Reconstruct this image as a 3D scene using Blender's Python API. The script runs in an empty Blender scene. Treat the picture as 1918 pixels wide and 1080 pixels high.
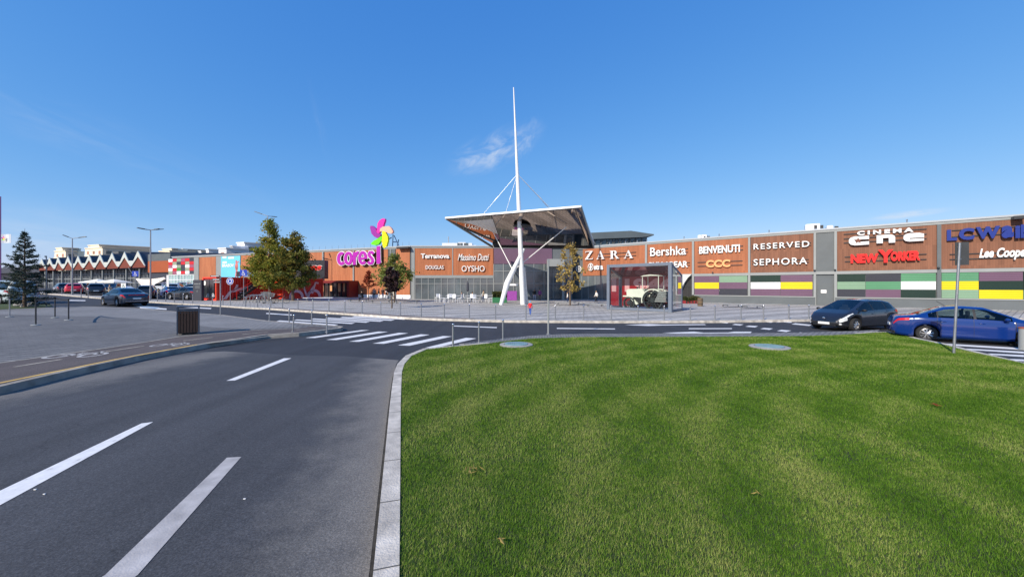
import bpy, bmesh, math, random
import numpy as np
from mathutils import Vector, Matrix

R = math.radians
rng = random.Random(7)
nrng = np.random.default_rng(11)
scene = bpy.context.scene
COL = scene.collection

# ------------------------------------------------------------------ camera
F, CX, HY, CH = 700.0, 959.0, 535.0, 2.0
cam = bpy.data.cameras.new("camera")
cam.sensor_width = 36.0
cam.lens = F / 1918 * 36
cam.shift_y = -5 / 1918
cam.clip_start = 0.05
cam.clip_end = 4000
cam_o = bpy.data.objects.new("camera", cam)
cam_o.location = (0, 0, CH)
cam_o.rotation_euler = (R(90), 0, 0)
COL.objects.link(cam_o)
scene.camera = cam_o

# ------------------------------------------------------------------ light, sky, exposure
ELEV = R(33)
AX, AY = -0.66, -0.75
to_sun = Vector((AX * math.cos(ELEV), AY * math.cos(ELEV), math.sin(ELEV)))
sun = bpy.data.lights.new("sun", 'SUN')
sun.energy = 4.4
sun.angle = R(0.5)
sun.color = (1.0, 0.89, 0.75)
sun_o = bpy.data.objects.new("sun", sun)
sun_o.rotation_euler = to_sun.to_track_quat('Z', 'Y').to_euler()
COL.objects.link(sun_o)

world = bpy.data.worlds.new("World")
scene.world = world
world.use_nodes = True
wt = world.node_tree
wt.nodes.clear()
def wn(t, **k):
    n = wt.nodes.new(t)
    for a, b in k.items():
        setattr(n, a, b)
    return n
sky = wn('ShaderNodeTexSky', sky_type='NISHITA', sun_disc=False, sun_elevation=ELEV,
         sun_rotation=math.atan2(AX, AY), altitude=600, air_density=1.0, dust_density=0.25, ozone_density=4.5)
wout = wn('ShaderNodeOutputWorld')
bg = wn('ShaderNodeBackground')
bg.inputs['Strength'].default_value = 0.15
tc = wn('ShaderNodeTexCoord')
# per channel response of the phone camera on the clear sky
sepc = wn('ShaderNodeSeparateColor'); comb = wn('ShaderNodeCombineColor')
wt.links.new(sky.outputs[0], sepc.inputs[0])
for ch, (g_, p_) in enumerate(((0.55, 1.12), (1.155, 0.65), (2.787, 0.31))):
    pw = wn('ShaderNodeMath', operation='POWER'); pw.inputs[1].default_value = p_
    ml = wn('ShaderNodeMath', operation='MULTIPLY'); ml.inputs[1].default_value = g_
    wt.links.new(sepc.outputs[ch], pw.inputs[0]); wt.links.new(pw.outputs[0], ml.inputs[0]); wt.links.new(ml.outputs[0], comb.inputs[ch])
last = comb.outputs[0]
def wisp(direction, rot, size, nscale, lo, hi, amount, lastc):
    d = Vector(direction).normalized()
    m = wn('ShaderNodeMapping', vector_type='TEXTURE')
    m.inputs['Location'].default_value = d
    m.inputs['Rotation'].default_value = (0, R(rot), 0)
    m.inputs['Scale'].default_value = size
    wt.links.new(tc.outputs['Generated'], m.inputs['Vector'])
    ln = wn('ShaderNodeVectorMath', operation='LENGTH')
    wt.links.new(m.outputs[0], ln.inputs[0])
    mr = wn('ShaderNodeMapRange', interpolation_type='SMOOTHSTEP')
    mr.inputs[1].default_value = 1.0; mr.inputs[2].default_value = 0.1
    wt.links.new(ln.outputs['Value'], mr.inputs[0])
    nz = wn('ShaderNodeTexNoise')
    nz.inputs['Scale'].default_value = nscale
    nz.inputs['Detail'].default_value = 8
    nz.inputs['Roughness'].default_value = 0.62
    nz.inputs['Distortion'].default_value = 0.7
    wt.links.new(m.outputs[0], nz.inputs['Vector'])
    r2 = wn('ShaderNodeMapRange', interpolation_type='SMOOTHSTEP')
    r2.inputs[1].default_value = lo; r2.inputs[2].default_value = hi
    wt.links.new(nz.outputs[0], r2.inputs[0])
    mu = wn('ShaderNodeMath', operation='MULTIPLY')
    wt.links.new(mr.outputs[0], mu.inputs[0]); wt.links.new(r2.outputs[0], mu.inputs[1])
    m2 = wn('ShaderNodeMath', operation='MULTIPLY')
    m2.inputs[1].default_value = amount
    wt.links.new(mu.outputs[0], m2.inputs[0])
    mix = wn('ShaderNodeMixRGB')
    mix.inputs['Color2'].default_value = (3.9, 4.3, 4.9, 1)
    wt.links.new(m2.outputs[0], mix.inputs['Fac'])
    wt.links.new(lastc, mix.inputs['Color1'])
    return mix.outputs[0]
def pdir(px, py):
    return ((px - CX) / F, 1.0, (HY - py) / F)
last = wisp(pdir(925, 282), -22, (0.15, 0.3, 0.05), 1.7, 0.36, 0.78, 0.8, last)
last = wisp(pdir(985, 262), -60, (0.07, 0.3, 0.035), 2.3, 0.42, 0.8, 0.3, last)
last = wisp(pdir(40, 440), 4, (0.30, 0.4, 0.07), 1.3, 0.34, 0.8, 0.45, last)
last = wisp(pdir(1698, 402), -3, (0.045, 0.3, 0.009), 1.5, 0.25, 0.6, 0.6, last)
last = wisp(pdir(600, 235), 88, (0.11, 0.3, 0.012), 1.5, 0.35, 0.8, 0.06, last)
last = wisp(pdir(160, 250), 25, (0.4, 0.4, 0.06), 1.5, 0.4, 0.8, 0.12, last)
wt.links.new(last, bg.inputs['Color'])
wt.links.new(bg.outputs[0], wout.inputs['Surface'])

vs = scene.view_settings
vs.view_transform = 'Standard'
vs.look = 'None'
vs.exposure = 0.3
vs.gamma = 1.0
vs.use_curve_mapping = False
scene.cycles.max_bounces = 6
scene.cycles.transparent_max_bounces = 12

# ------------------------------------------------------------------ terrain and picture helpers
S0, S1, SK = 38.0, 110.0, 0.0185
def hgt(x, y):
    s = -0.8 * x + 0.6 * y
    return SK * (min(max(s, S0), S1) - S0)
def gp(px, py, z0=0.0):
    """ground point (terrain + z0) seen at a photograph pixel"""
    kx, kz = (px - CX) / F, (HY - py) / F
    ys = np.arange(1.0, 260.0, 0.02)
    zs = CH + kz * ys
    s = -0.8 * kx * ys + 0.6 * ys
    hs = SK * (np.clip(s, S0, S1) - S0) + z0
    i = int(np.argmax(zs <= hs))
    if zs[i] > hs[i]:
        i = len(ys) - 1
    y = float(ys[i])
    return (kx * y, y)
def gp3(px, py, z0=0.0):
    x, y = gp(px, py, z0)
    return Vector((x, y, hgt(x, y) + z0))
def at(px, py, Y):
    return Vector(((px - CX) / F * Y, Y, CH + (HY - py) / F * Y))

# ------------------------------------------------------------------ materials
def lin(c):
    return tuple(((v / 255) / 12.92 if v / 255 <= 0.04045 else ((v / 255 + 0.055) / 1.055) ** 2.4) for v in c)
MATS = {}
def M(name, col, rough=0.6, metal=0.0, var=0.12, scale=4.0, bump=0.0, bscale=None, coat=0.0, spec=0.5, stretch=None):
    if name in MATS:
        return MATS[name]
    m = bpy.data.materials.new(name)
    m.use_nodes = True
    t = m.node_tree
    b = t.nodes['Principled BSDF']
    b.inputs['Roughness'].default_value = rough
    b.inputs['Metallic'].default_value = metal
    b.inputs['Coat Weight'].default_value = coat
    b.inputs['Specular IOR Level'].default_value = spec
    co = t.nodes.new('ShaderNodeTexCoord')
    src = co.outputs['Object']
    if stretch:
        mp = t.nodes.new('ShaderNodeMapping')
        mp.inputs['Scale'].default_value = stretch
        t.links.new(src, mp.inputs[0]); src = mp.outputs[0]
    nz = t.nodes.new('ShaderNodeTexNoise')
    nz.inputs['Scale'].default_value = scale
    nz.inputs['Detail'].default_value = 5
    t.links.new(src, nz.inputs['Vector'])
    rp = t.nodes.new('ShaderNodeValToRGB')
    rp.color_ramp.elements[0].position = 0.3
    rp.color_ramp.elements[1].position = 0.7
    rp.color_ramp.elements[0].color = (*[max(0, c * (1 - var)) for c in col], 1)
    rp.color_ramp.elements[1].color = (*[min(1, c * (1 + var)) for c in col], 1)
    t.links.new(nz.outputs[0], rp.inputs[0])
    t.links.new(rp.outputs[0], b.inputs['Base Color'])
    if bump:
        n2 = t.nodes.new('ShaderNodeTexNoise')
        n2.inputs['Scale'].default_value = bscale or scale * 6
        n2.inputs['Detail'].default_value = 4
        t.links.new(src, n2.inputs['Vector'])
        bp = t.nodes.new('ShaderNodeBump')
        bp.inputs['Strength'].default_value = bump
        bp.inputs['Distance'].default_value = 0.02
        t.links.new(n2.outputs[0], bp.inputs['Height'])
        t.links.new(bp.outputs[0], b.inputs['Normal'])
    MATS[name] = m
    return m
def nt(name):
    m = bpy.data.materials.new(name); m.use_nodes = True
    MATS[name] = m
    t = m.node_tree
    return m, t, t.nodes['Principled BSDF']
def N(t, typ, **k):
    n = t.nodes.new(typ)
    for a, b in k.items():
        if a.startswith('i_'):
            key = a[2:]
            key = int(key) if key.isdigit() else key.replace('_', ' ')
            n.inputs[key].default_value = b
        else:
            setattr(n, a, b)
    return n
def ramp(t, src, stops):
    r = t.nodes.new('ShaderNodeValToRGB')
    e = r.color_ramp.elements
    while len(e) < len(stops):
        e.new(0.5)
    for el, (p, c) in zip(e, stops):
        el.position = p; el.color = (*c, 1)
    t.links.new(src, r.inputs[0])
    return r.outputs[0]

# asphalt, two ages, with aggregate speckle, patches and dust along kerbs
def asphalt(name, base, speck, dust_lines):
    m, t, b = nt(name)
    co = N(t, 'ShaderNodeTexCoord')
    big = N(t, 'ShaderNodeTexNoise', i_Scale=0.55, i_Detail=6, i_Roughness=0.65)
    t.links.new(co.outputs['Object'], big.inputs['Vector'])
    c1 = ramp(t, big.outputs[0], [(0.3, [v * 0.86 for v in base]), (0.72, [v * 1.16 for v in base])])
    fine = N(t, 'ShaderNodeTexNoise', i_Scale=62, i_Detail=4, i_Roughness=0.85)
    t.links.new(co.outputs['Object'], fine.inputs['Vector'])
    c2 = ramp(t, fine.outputs[0], [(0.36, (0.42,) * 3), (0.5, (0.95,) * 3), (0.64, (speck * 1.1,) * 3)])
    mul = N(t, 'ShaderNodeMixRGB', blend_type='MULTIPLY'); mul.inputs[0].default_value = 0.75
    t.links.new(c1, mul.inputs[1]); t.links.new(c2, mul.inputs[2])
    col = mul.outputs[0]
    # long smears along the driving direction
    mp = N(t, 'ShaderNodeMapping'); mp.inputs['Scale'].default_value = (2.2, 0.16, 1); mp.inputs['Rotation'].default_value = (0, 0, R(-14))
    t.links.new(co.outputs['Object'], mp.inputs[0])
    sm = N(t, 'ShaderNodeTexNoise', i_Scale=1.1, i_Detail=5)
    t.links.new(mp.outputs[0], sm.inputs['Vector'])
    c3 = ramp(t, sm.outputs[0], [(0.35, (0.84,) * 3), (0.65, (1.12,) * 3)])
    mu2 = N(t, 'ShaderNodeMixRGB', blend_type='MULTIPLY'); mu2.inputs[0].default_value = 1
    t.links.new(col, mu2.inputs[1]); t.links.new(c3, mu2.inputs[2]); col = mu2.outputs[0]
    # small dark spots and coarse stone
    v2 = N(t, 'ShaderNodeTexVoronoi', feature='F1', i_Scale=3.1, i_Randomness=1.0)
    t.links.new(co.outputs['Object'], v2.inputs['Vector'])
    sp_ = ramp(t, v2.outputs['Distance'], [(0.02, (0.55,) * 3), (0.075, (1, 1, 1))])
    cs = N(t, 'ShaderNodeTexNoise', i_Scale=26, i_Detail=4, i_Roughness=0.75)
    t.links.new(co.outputs['Object'], cs.inputs['Vector'])
    cs_ = ramp(t, cs.outputs[0], [(0.32, (0.8,) * 3), (0.5, (1.0,) * 3), (0.7, (1.28,) * 3)])
    for extra in (sp_, cs_):
        mq = N(t, 'ShaderNodeMixRGB', blend_type='MULTIPLY'); mq.inputs[0].default_value = 1
        t.links.new(col, mq.inputs[1]); t.links.new(extra, mq.inputs[2]); col = mq.outputs[0]
    # cracks
    if dust_lines:
        vo = N(t, 'ShaderNodeTexVoronoi', feature='DISTANCE_TO_EDGE', i_Scale=0.42)
        wv = N(t, 'ShaderNodeTexNoise', i_Scale=2.2, i_Detail=4)
        t.links.new(co.outputs['Object'], wv.inputs['Vector'])
        wadd = N(t, 'ShaderNodeMixRGB', blend_type='ADD'); wadd.inputs[0].default_value = 0.5
        t.links.new(co.outputs['Object'], wadd.inputs[1]); t.links.new(wv.outputs['Color'], wadd.inputs[2])
        t.links.new(wadd.outputs[0], vo.inputs['Vector'])
        cr = ramp(t, vo.outputs['Distance'], [(0.0, (0.62,) * 3), (0.006, (1, 1, 1))])
        gate = N(t, 'ShaderNodeTexNoise', i_Scale=0.35, i_Detail=2)
        t.links.new(co.outputs['Object'], gate.inputs['Vector'])
        gr = N(t, 'ShaderNodeMapRange'); gr.inputs[1].default_value = 0.52; gr.inputs[2].default_value = 0.62
        t.links.new(gate.outputs[0], gr.inputs[0])
        mk = N(t, 'ShaderNodeMixRGB', blend_type='MULTIPLY')
        t.links.new(gr.outputs[0], mk.inputs[0]); t.links.new(col, mk.inputs[1]); t.links.new(cr, mk.inputs[2])
        col = mk.outputs[0]
    for (p0, p1, w, amt, dcol) in dust_lines:
        d = Vector((p1[0] - p0[0], p1[1] - p0[1])).normalized()
        n = (-d.y, d.x)
        dot = N(t, 'ShaderNodeVectorMath', operation='DOT_PRODUCT')
        dot.inputs[1].default_value = (n[0], n[1], 0)
        t.links.new(co.outputs['Object'], dot.inputs[0])
        sub = N(t, 'ShaderNodeMath', operation='SUBTRACT'); sub.inputs[1].default_value = n[0] * p0[0] + n[1] * p0[1]
        t.links.new(dot.outputs['Value'], sub.inputs[0])
        ab = N(t, 'ShaderNodeMath', operation='ABSOLUTE'); t.links.new(sub.outputs[0], ab.inputs[0])
        nd = N(t, 'ShaderNodeTexNoise', i_Scale=1.3, i_Detail=6, i_Roughness=0.7)
        t.links.new(co.outputs['Object'], nd.inputs['Vector'])
        ml = N(t, 'ShaderNodeMath', operation='MULTIPLY_ADD'); ml.inputs[1].default_value = w * 1.6; ml.inputs[2].default_value = -w * 0.8
        t.links.new(nd.outputs[0], ml.inputs[0])
        ad = N(t, 'ShaderNodeMath', operation='ADD'); t.links.new(ab.outputs[0], ad.inputs[0]); t.links.new(ml.outputs[0], ad.inputs[1])
        mr = N(t, 'ShaderNodeMapRange', interpolation_type='SMOOTHSTEP')
        mr.inputs[1].default_value = w; mr.inputs[2].default_value = 0.0; mr.inputs[3].default_value = 0; mr.inputs[4].default_value = amt
        t.links.new(ad.outputs[0], mr.inputs[0])
        mx = N(t, 'ShaderNodeMixRGB'); mx.inputs[2].default_value = (*dcol, 1)
        mm = N(t, 'ShaderNodeMixRGB', blend_type='MULTIPLY'); mm.inputs[0].default_value = 0.6; mm.inputs[1].default_value = (*dcol, 1)
        t.links.new(c2, mm.inputs[2]); t.links.new(mm.outputs[0], mx.inputs[2])
        t.links.new(mr.outputs[0], mx.inputs[0]); t.links.new(col, mx.inputs[1]); col = mx.outputs[0]
    t.links.new(col, b.inputs['Base Color'])
    b.inputs['Roughness'].default_value = 0.82
    bp = N(t, 'ShaderNodeBump', i_Strength=0.55, i_Distance=0.012)
    t.links.new(fine.outputs[0], bp.inputs['Height']); t.links.new(bp.outputs[0], b.inputs['Normal'])
    return m

def pavers(name, c1, c2, mortar, bw, bh, rot, bands=None):
    m, t, b = nt(name)
    co = N(t, 'ShaderNodeTexCoord')
    mp = N(t, 'ShaderNodeMapping'); mp.inputs['Rotation'].default_value = (0, 0, R(rot))
    t.links.new(co.outputs['Object'], mp.inputs[0])
    br = N(t, 'ShaderNodeTexBrick', i_Scale=1.0, i_Mortar_Size=0.02, i_Brick_Width=bw, i_Row_Height=bh, i_Bias=0.0)
    br.inputs['Color1'].default_value = (*c1, 1); br.inputs['Color2'].default_value = (*c2, 1); br.inputs['Mortar'].default_value = (*mortar, 1)
    t.links.new(mp.outputs[0], br.inputs['Vector'])
    nz = N(t, 'ShaderNodeTexNoise', i_Scale=0.35, i_Detail=6, i_Roughness=0.65)
    t.links.new(co.outputs['Object'], nz.inputs['Vector'])
    st = ramp(t, nz.outputs[0], [(0.3, (0.74,) * 3), (0.7, (1.18,) * 3)])
    mu = N(t, 'ShaderNodeMixRGB', blend_type='MULTIPLY'); mu.inputs[0].default_value = 1
    t.links.new(br.outputs[0], mu.inputs[1]); t.links.new(st, mu.inputs[2])
    col = mu.outputs[0]
    f = N(t, 'ShaderNodeTexNoise', i_Scale=38, i_Detail=3, i_Roughness=0.7)
    t.links.new(co.outputs['Object'], f.inputs['Vector'])
    fr = ramp(t, f.outputs[0], [(0.3, (0.8,) * 3), (0.7, (1.15,) * 3)])
    m2 = N(t, 'ShaderNodeMixRGB', blend_type='MULTIPLY'); m2.inputs[0].default_value = 1
    t.links.new(col, m2.inputs[1]); t.links.new(fr, m2.inputs[2]); col = m2.outputs[0]
    if bands:
        ang, period, dark = bands
        mb_ = N(t, 'ShaderNodeMapping'); mb_.inputs['Rotation'].default_value = (0, 0, R(ang))
        t.links.new(co.outputs['Object'], mb_.inputs[0])
        wv = N(t, 'ShaderNodeTexWave', wave_type='BANDS', bands_direction='X', i_Scale=0.31416 / period, i_Distortion=0.25)
        t.links.new(mb_.outputs[0], wv.inputs['Vector'])
        wr = ramp(t, wv.outputs[0], [(0.52, (dark,) * 3), (0.6, (1.1,) * 3)])
        m3 = N(t, 'ShaderNodeMixRGB', blend_type='MULTIPLY'); m3.inputs[0].default_value = 1
        t.links.new(col, m3.inputs[1]); t.links.new(wr, m3.inputs[2]); col = m3.outputs[0]
    t.links.new(col, b.inputs['Base Color'])
    b.inputs['Roughness'].default_value = 0.85
    bp = N(t, 'ShaderNodeBump', i_Strength=0.5, i_Distance=0.01)
    t.links.new(br.outputs['Fac'], bp.inputs['Height']); bp.invert = True
    t.links.new(bp.outputs[0], b.inputs['Normal'])
    return m

def cladding(name, c1, c2, ubias):
    """thin vertical boards; object x,y are world, so boards run across both through x*ubias[0]+y*ubias[1]"""
    m, t, b = nt(name)
    co = N(t, 'ShaderNodeTexCoord')
    dot = N(t, 'ShaderNodeVectorMath', operation='DOT_PRODUCT'); dot.inputs[1].default_value = (ubias[0], ubias[1], 0)
    t.links.new(co.outputs['Object'], dot.inputs[0])
    sep = N(t, 'ShaderNodeSeparateXYZ'); t.links.new(co.outputs['Object'], sep.inputs[0])
    sc = N(t, 'ShaderNodeMath', operation='MULTIPLY'); sc.inputs[1].default_value = 1 / 0.14
    t.links.new(dot.outputs['Value'], sc.inputs[0])
    fl = N(t, 'ShaderNodeMath', operation='FLOOR'); t.links.new(sc.outputs[0], fl.inputs[0])
    fr = N(t, 'ShaderNodeMath', operation='FRACT'); t.links.new(sc.outputs[0], fr.inputs[0])
    zr = N(t, 'ShaderNodeMath', operation='MULTIPLY'); zr.inputs[1].default_value = 0.55
    t.links.new(sep.outputs['Z'], zr.inputs[0])
    zf = N(t, 'ShaderNodeMath', operation='FLOOR'); t.links.new(zr.outputs[0], zf.inputs[0])
    cb = N(t, 'ShaderNodeCombineXYZ'); t.links.new(fl.outputs[0], cb.inputs[0]); t.links.new(zf.outputs[0], cb.inputs[1])
    wnz = N(t, 'ShaderNodeTexWhiteNoise', noise_dimensions='2D'); t.links.new(cb.outputs[0], wnz.inputs['Vector'])
    c = ramp(t, wnz.outputs['Value'], [(0.0, c1), (1.0, c2)])
    g = N(t, 'ShaderNodeMapRange'); g.inputs[1].default_value = 0.02; g.inputs[2].default_value = 0.14; g.inputs[3].default_value = 0.62; g.inputs[4].default_value = 1.0
    t.links.new(fr.outputs[0], g.inputs[0])
    mu = N(t, 'ShaderNodeMixRGB', blend_type='MULTIPLY'); mu.inputs[0].default_value = 1
    t.links.new(c, mu.inputs[1]); t.links.new(g.outputs[0], mu.inputs[2])
    nz = N(t, 'ShaderNodeTexNoise', i_Scale=0.9, i_Detail=6, i_Roughness=0.6)
    mp = N(t, 'ShaderNodeMapping'); mp.inputs['Scale'].default_value = (1, 1, 0.25)
    t.links.new(co.outputs['Object'], mp.inputs[0]); t.links.new(mp.outputs[0], nz.inputs['Vector'])
    st = ramp(t, nz.outputs[0], [(0.3, (0.86,) * 3), (0.7, (1.12,) * 3)])
    m2 = N(t, 'ShaderNodeMixRGB', blend_type='MULTIPLY'); m2.inputs[0].default_value = 1
    t.links.new(mu.outputs[0], m2.inputs[1]); t.links.new(st, m2.inputs[2])
    t.links.new(m2.outputs[0], b.inputs['Base Color'])
    b.inputs['Roughness'].default_value = 0.7
    return m

def leafmat(name, stops, trans=0.25):
    m, t, b = nt(name)
    ge = N(t, 'ShaderNodeNewGeometry')
    co = N(t, 'ShaderNodeTexCoord')
    nz = N(t, 'ShaderNodeTexNoise', i_Scale=0.8, i_Detail=3)
    t.links.new(co.outputs['Object'], nz.inputs['Vector'])
    ad = N(t, 'ShaderNodeMath', operation='MULTIPLY_ADD'); ad.inputs[1].default_value = 0.55
    t.links.new(ge.outputs['Random Per Island'], ad.inputs[0])
    sc = N(t, 'ShaderNodeMath', operation='MULTIPLY_ADD'); sc.inputs[1].default_value = 0.9; sc.inputs[2].default_value = -0.2
    t.links.new(nz.outputs[0], sc.inputs[0]); t.links.new(sc.outputs[0], ad.inputs[2])
    c = ramp(t, ad.outputs[0], stops)
    t.links.new(c, b.inputs['Base Color'])
    b.inputs['Roughness'].default_value = 0.6
    b.inputs['Specular IOR Level'].default_value = 0.25
    tr = N(t, 'ShaderNodeBsdfTranslucent'); t.links.new(c, tr.inputs['Color'])
    mx = N(t, 'ShaderNodeMixShader', i_0=trans)
    t.links.new(b.outputs[0], mx.inputs[1]); t.links.new(tr.outputs[0], mx.inputs[2])
    t.links.new(mx.outputs[0], t.nodes['Material Output'].inputs['Surface'])
    return m

def glass(name, tint, see=0.5, rough=0.02):
    m, t, b = nt(name)
    b = N(t, 'ShaderNodeBsdfGlossy'); b.inputs['Color'].default_value = (0.9, 0.93, 0.95, 1); b.inputs['Roughness'].default_value = rough
    tr = N(t, 'ShaderNodeBsdfTransparent'); tr.inputs[0].default_value = (*tint, 1)
    lw = N(t, 'ShaderNodeFresnel', i_IOR=1.5)
    mr = N(t, 'ShaderNodeMapRange'); mr.inputs[3].default_value = 0.0; mr.inputs[4].default_value = see
    t.links.new(lw.outputs[0], mr.inputs[0])
    mx = N(t, 'ShaderNodeMixShader')
    t.links.new(mr.outputs[0], mx.inputs[0]); t.links.new(tr.outputs[0], mx.inputs[1]); t.links.new(b.outputs[0], mx.inputs[2])
    t.links.new(mx.outputs[0], t.nodes['Material Output'].inputs['Surface'])
    return m

def carpaint(name, col, rough=0.32):
    return M(name, col, rough=rough, metal=0.0, var=0.05, scale=2, coat=1.0, spec=0.5)

m_white = M('white_paint', (0.78, 0.78, 0.76), 0.45, var=0.06)
m_letter = M('letter_white', (0.80, 0.80, 0.78), 0.4, var=0.03)
m_grey = M('grey_metal', lin((92, 98, 100)), 0.45, var=0.07, scale=1.2)
m_grey2 = M('grey_render', lin((96, 102, 105)), 0.8, var=0.10, scale=0.6, bump=0.1)
m_lgrey = M('light_grey_panel', lin((142, 146, 145)), 0.5, var=0.06, scale=1.0)
m_steel = M('galvanised_steel', (0.34, 0.35, 0.36), 0.42, metal=0.7, var=0.14, scale=9)
m_dark = M('dark_metal', (0.025, 0.027, 0.03), 0.45, var=0.15)
m_black = M('black_plastic', (0.012, 0.012, 0.013), 0.5, var=0.2)
m_char = M('charcoal_panel', lin((58, 60, 70)), 0.5, var=0.06, scale=1)
m_conc = M('concrete', (0.30, 0.30, 0.29), 0.9, var=0.16, scale=2.5, bump=0.3, bscale=40)
m_kerb = M('kerb_concrete', (0.50, 0.465, 0.41), 0.9, var=0.30, scale=4.5, bump=0.4, bscale=60)
m_red = M('container_red', lin((205, 30, 20)), 0.45, var=0.10, scale=1.5)
m_redo = M('container_orange_red', lin((235, 72, 45)), 0.45, var=0.08, scale=1.5)
m_glassdark = M('dark_glass', (0.02, 0.025, 0.03), 0.06, var=0.3, scale=0.5, spec=0.8)
m_chrome = M('chrome', (0.7, 0.7, 0.72), 0.15, metal=1.0, var=0.05)
m_rubber = M('tyre_rubber', (0.018, 0.018, 0.019), 0.8, var=0.2)
m_bark = M('bark', (0.12, 0.085, 0.06), 0.9, var=0.3, scale=6, bump=0.5)
m_wood = M('brown_wood', lin((62, 44, 34)), 0.75, var=0.3, scale=5, stretch=(6, 6, 0.6))
m_cream = M('cream_wall', lin((236, 226, 200)), 0.8, var=0.05, scale=0.2)
m_bwhite = M('white_wall', lin((236, 238, 240)), 0.8, var=0.05, scale=0.2)
m_bgrey = M('grey_wall', lin((150, 150, 152)), 0.8, var=0.08, scale=0.2)
m_navy = M('navy_letter', lin((0, 40, 128)), 0.4, var=0.05)
m_signred = M('red_letter', lin((235, 25, 20)), 0.4, var=0.05)
m_orange = M('peach_letter', lin((250, 170, 110)), 0.4, var=0.04)
m_signblue = M('sign_blue', lin((16, 60, 170)), 0.4, var=0.05)
m_skin = M('skin', lin((205, 155, 125)), 0.6, var=0.06)
m_glass = glass('clear_glass', (0.88, 0.91, 0.91), 0.9)
m_carglass = glass('car_glass', (0.52, 0.62, 0.60), 1.0)
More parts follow.
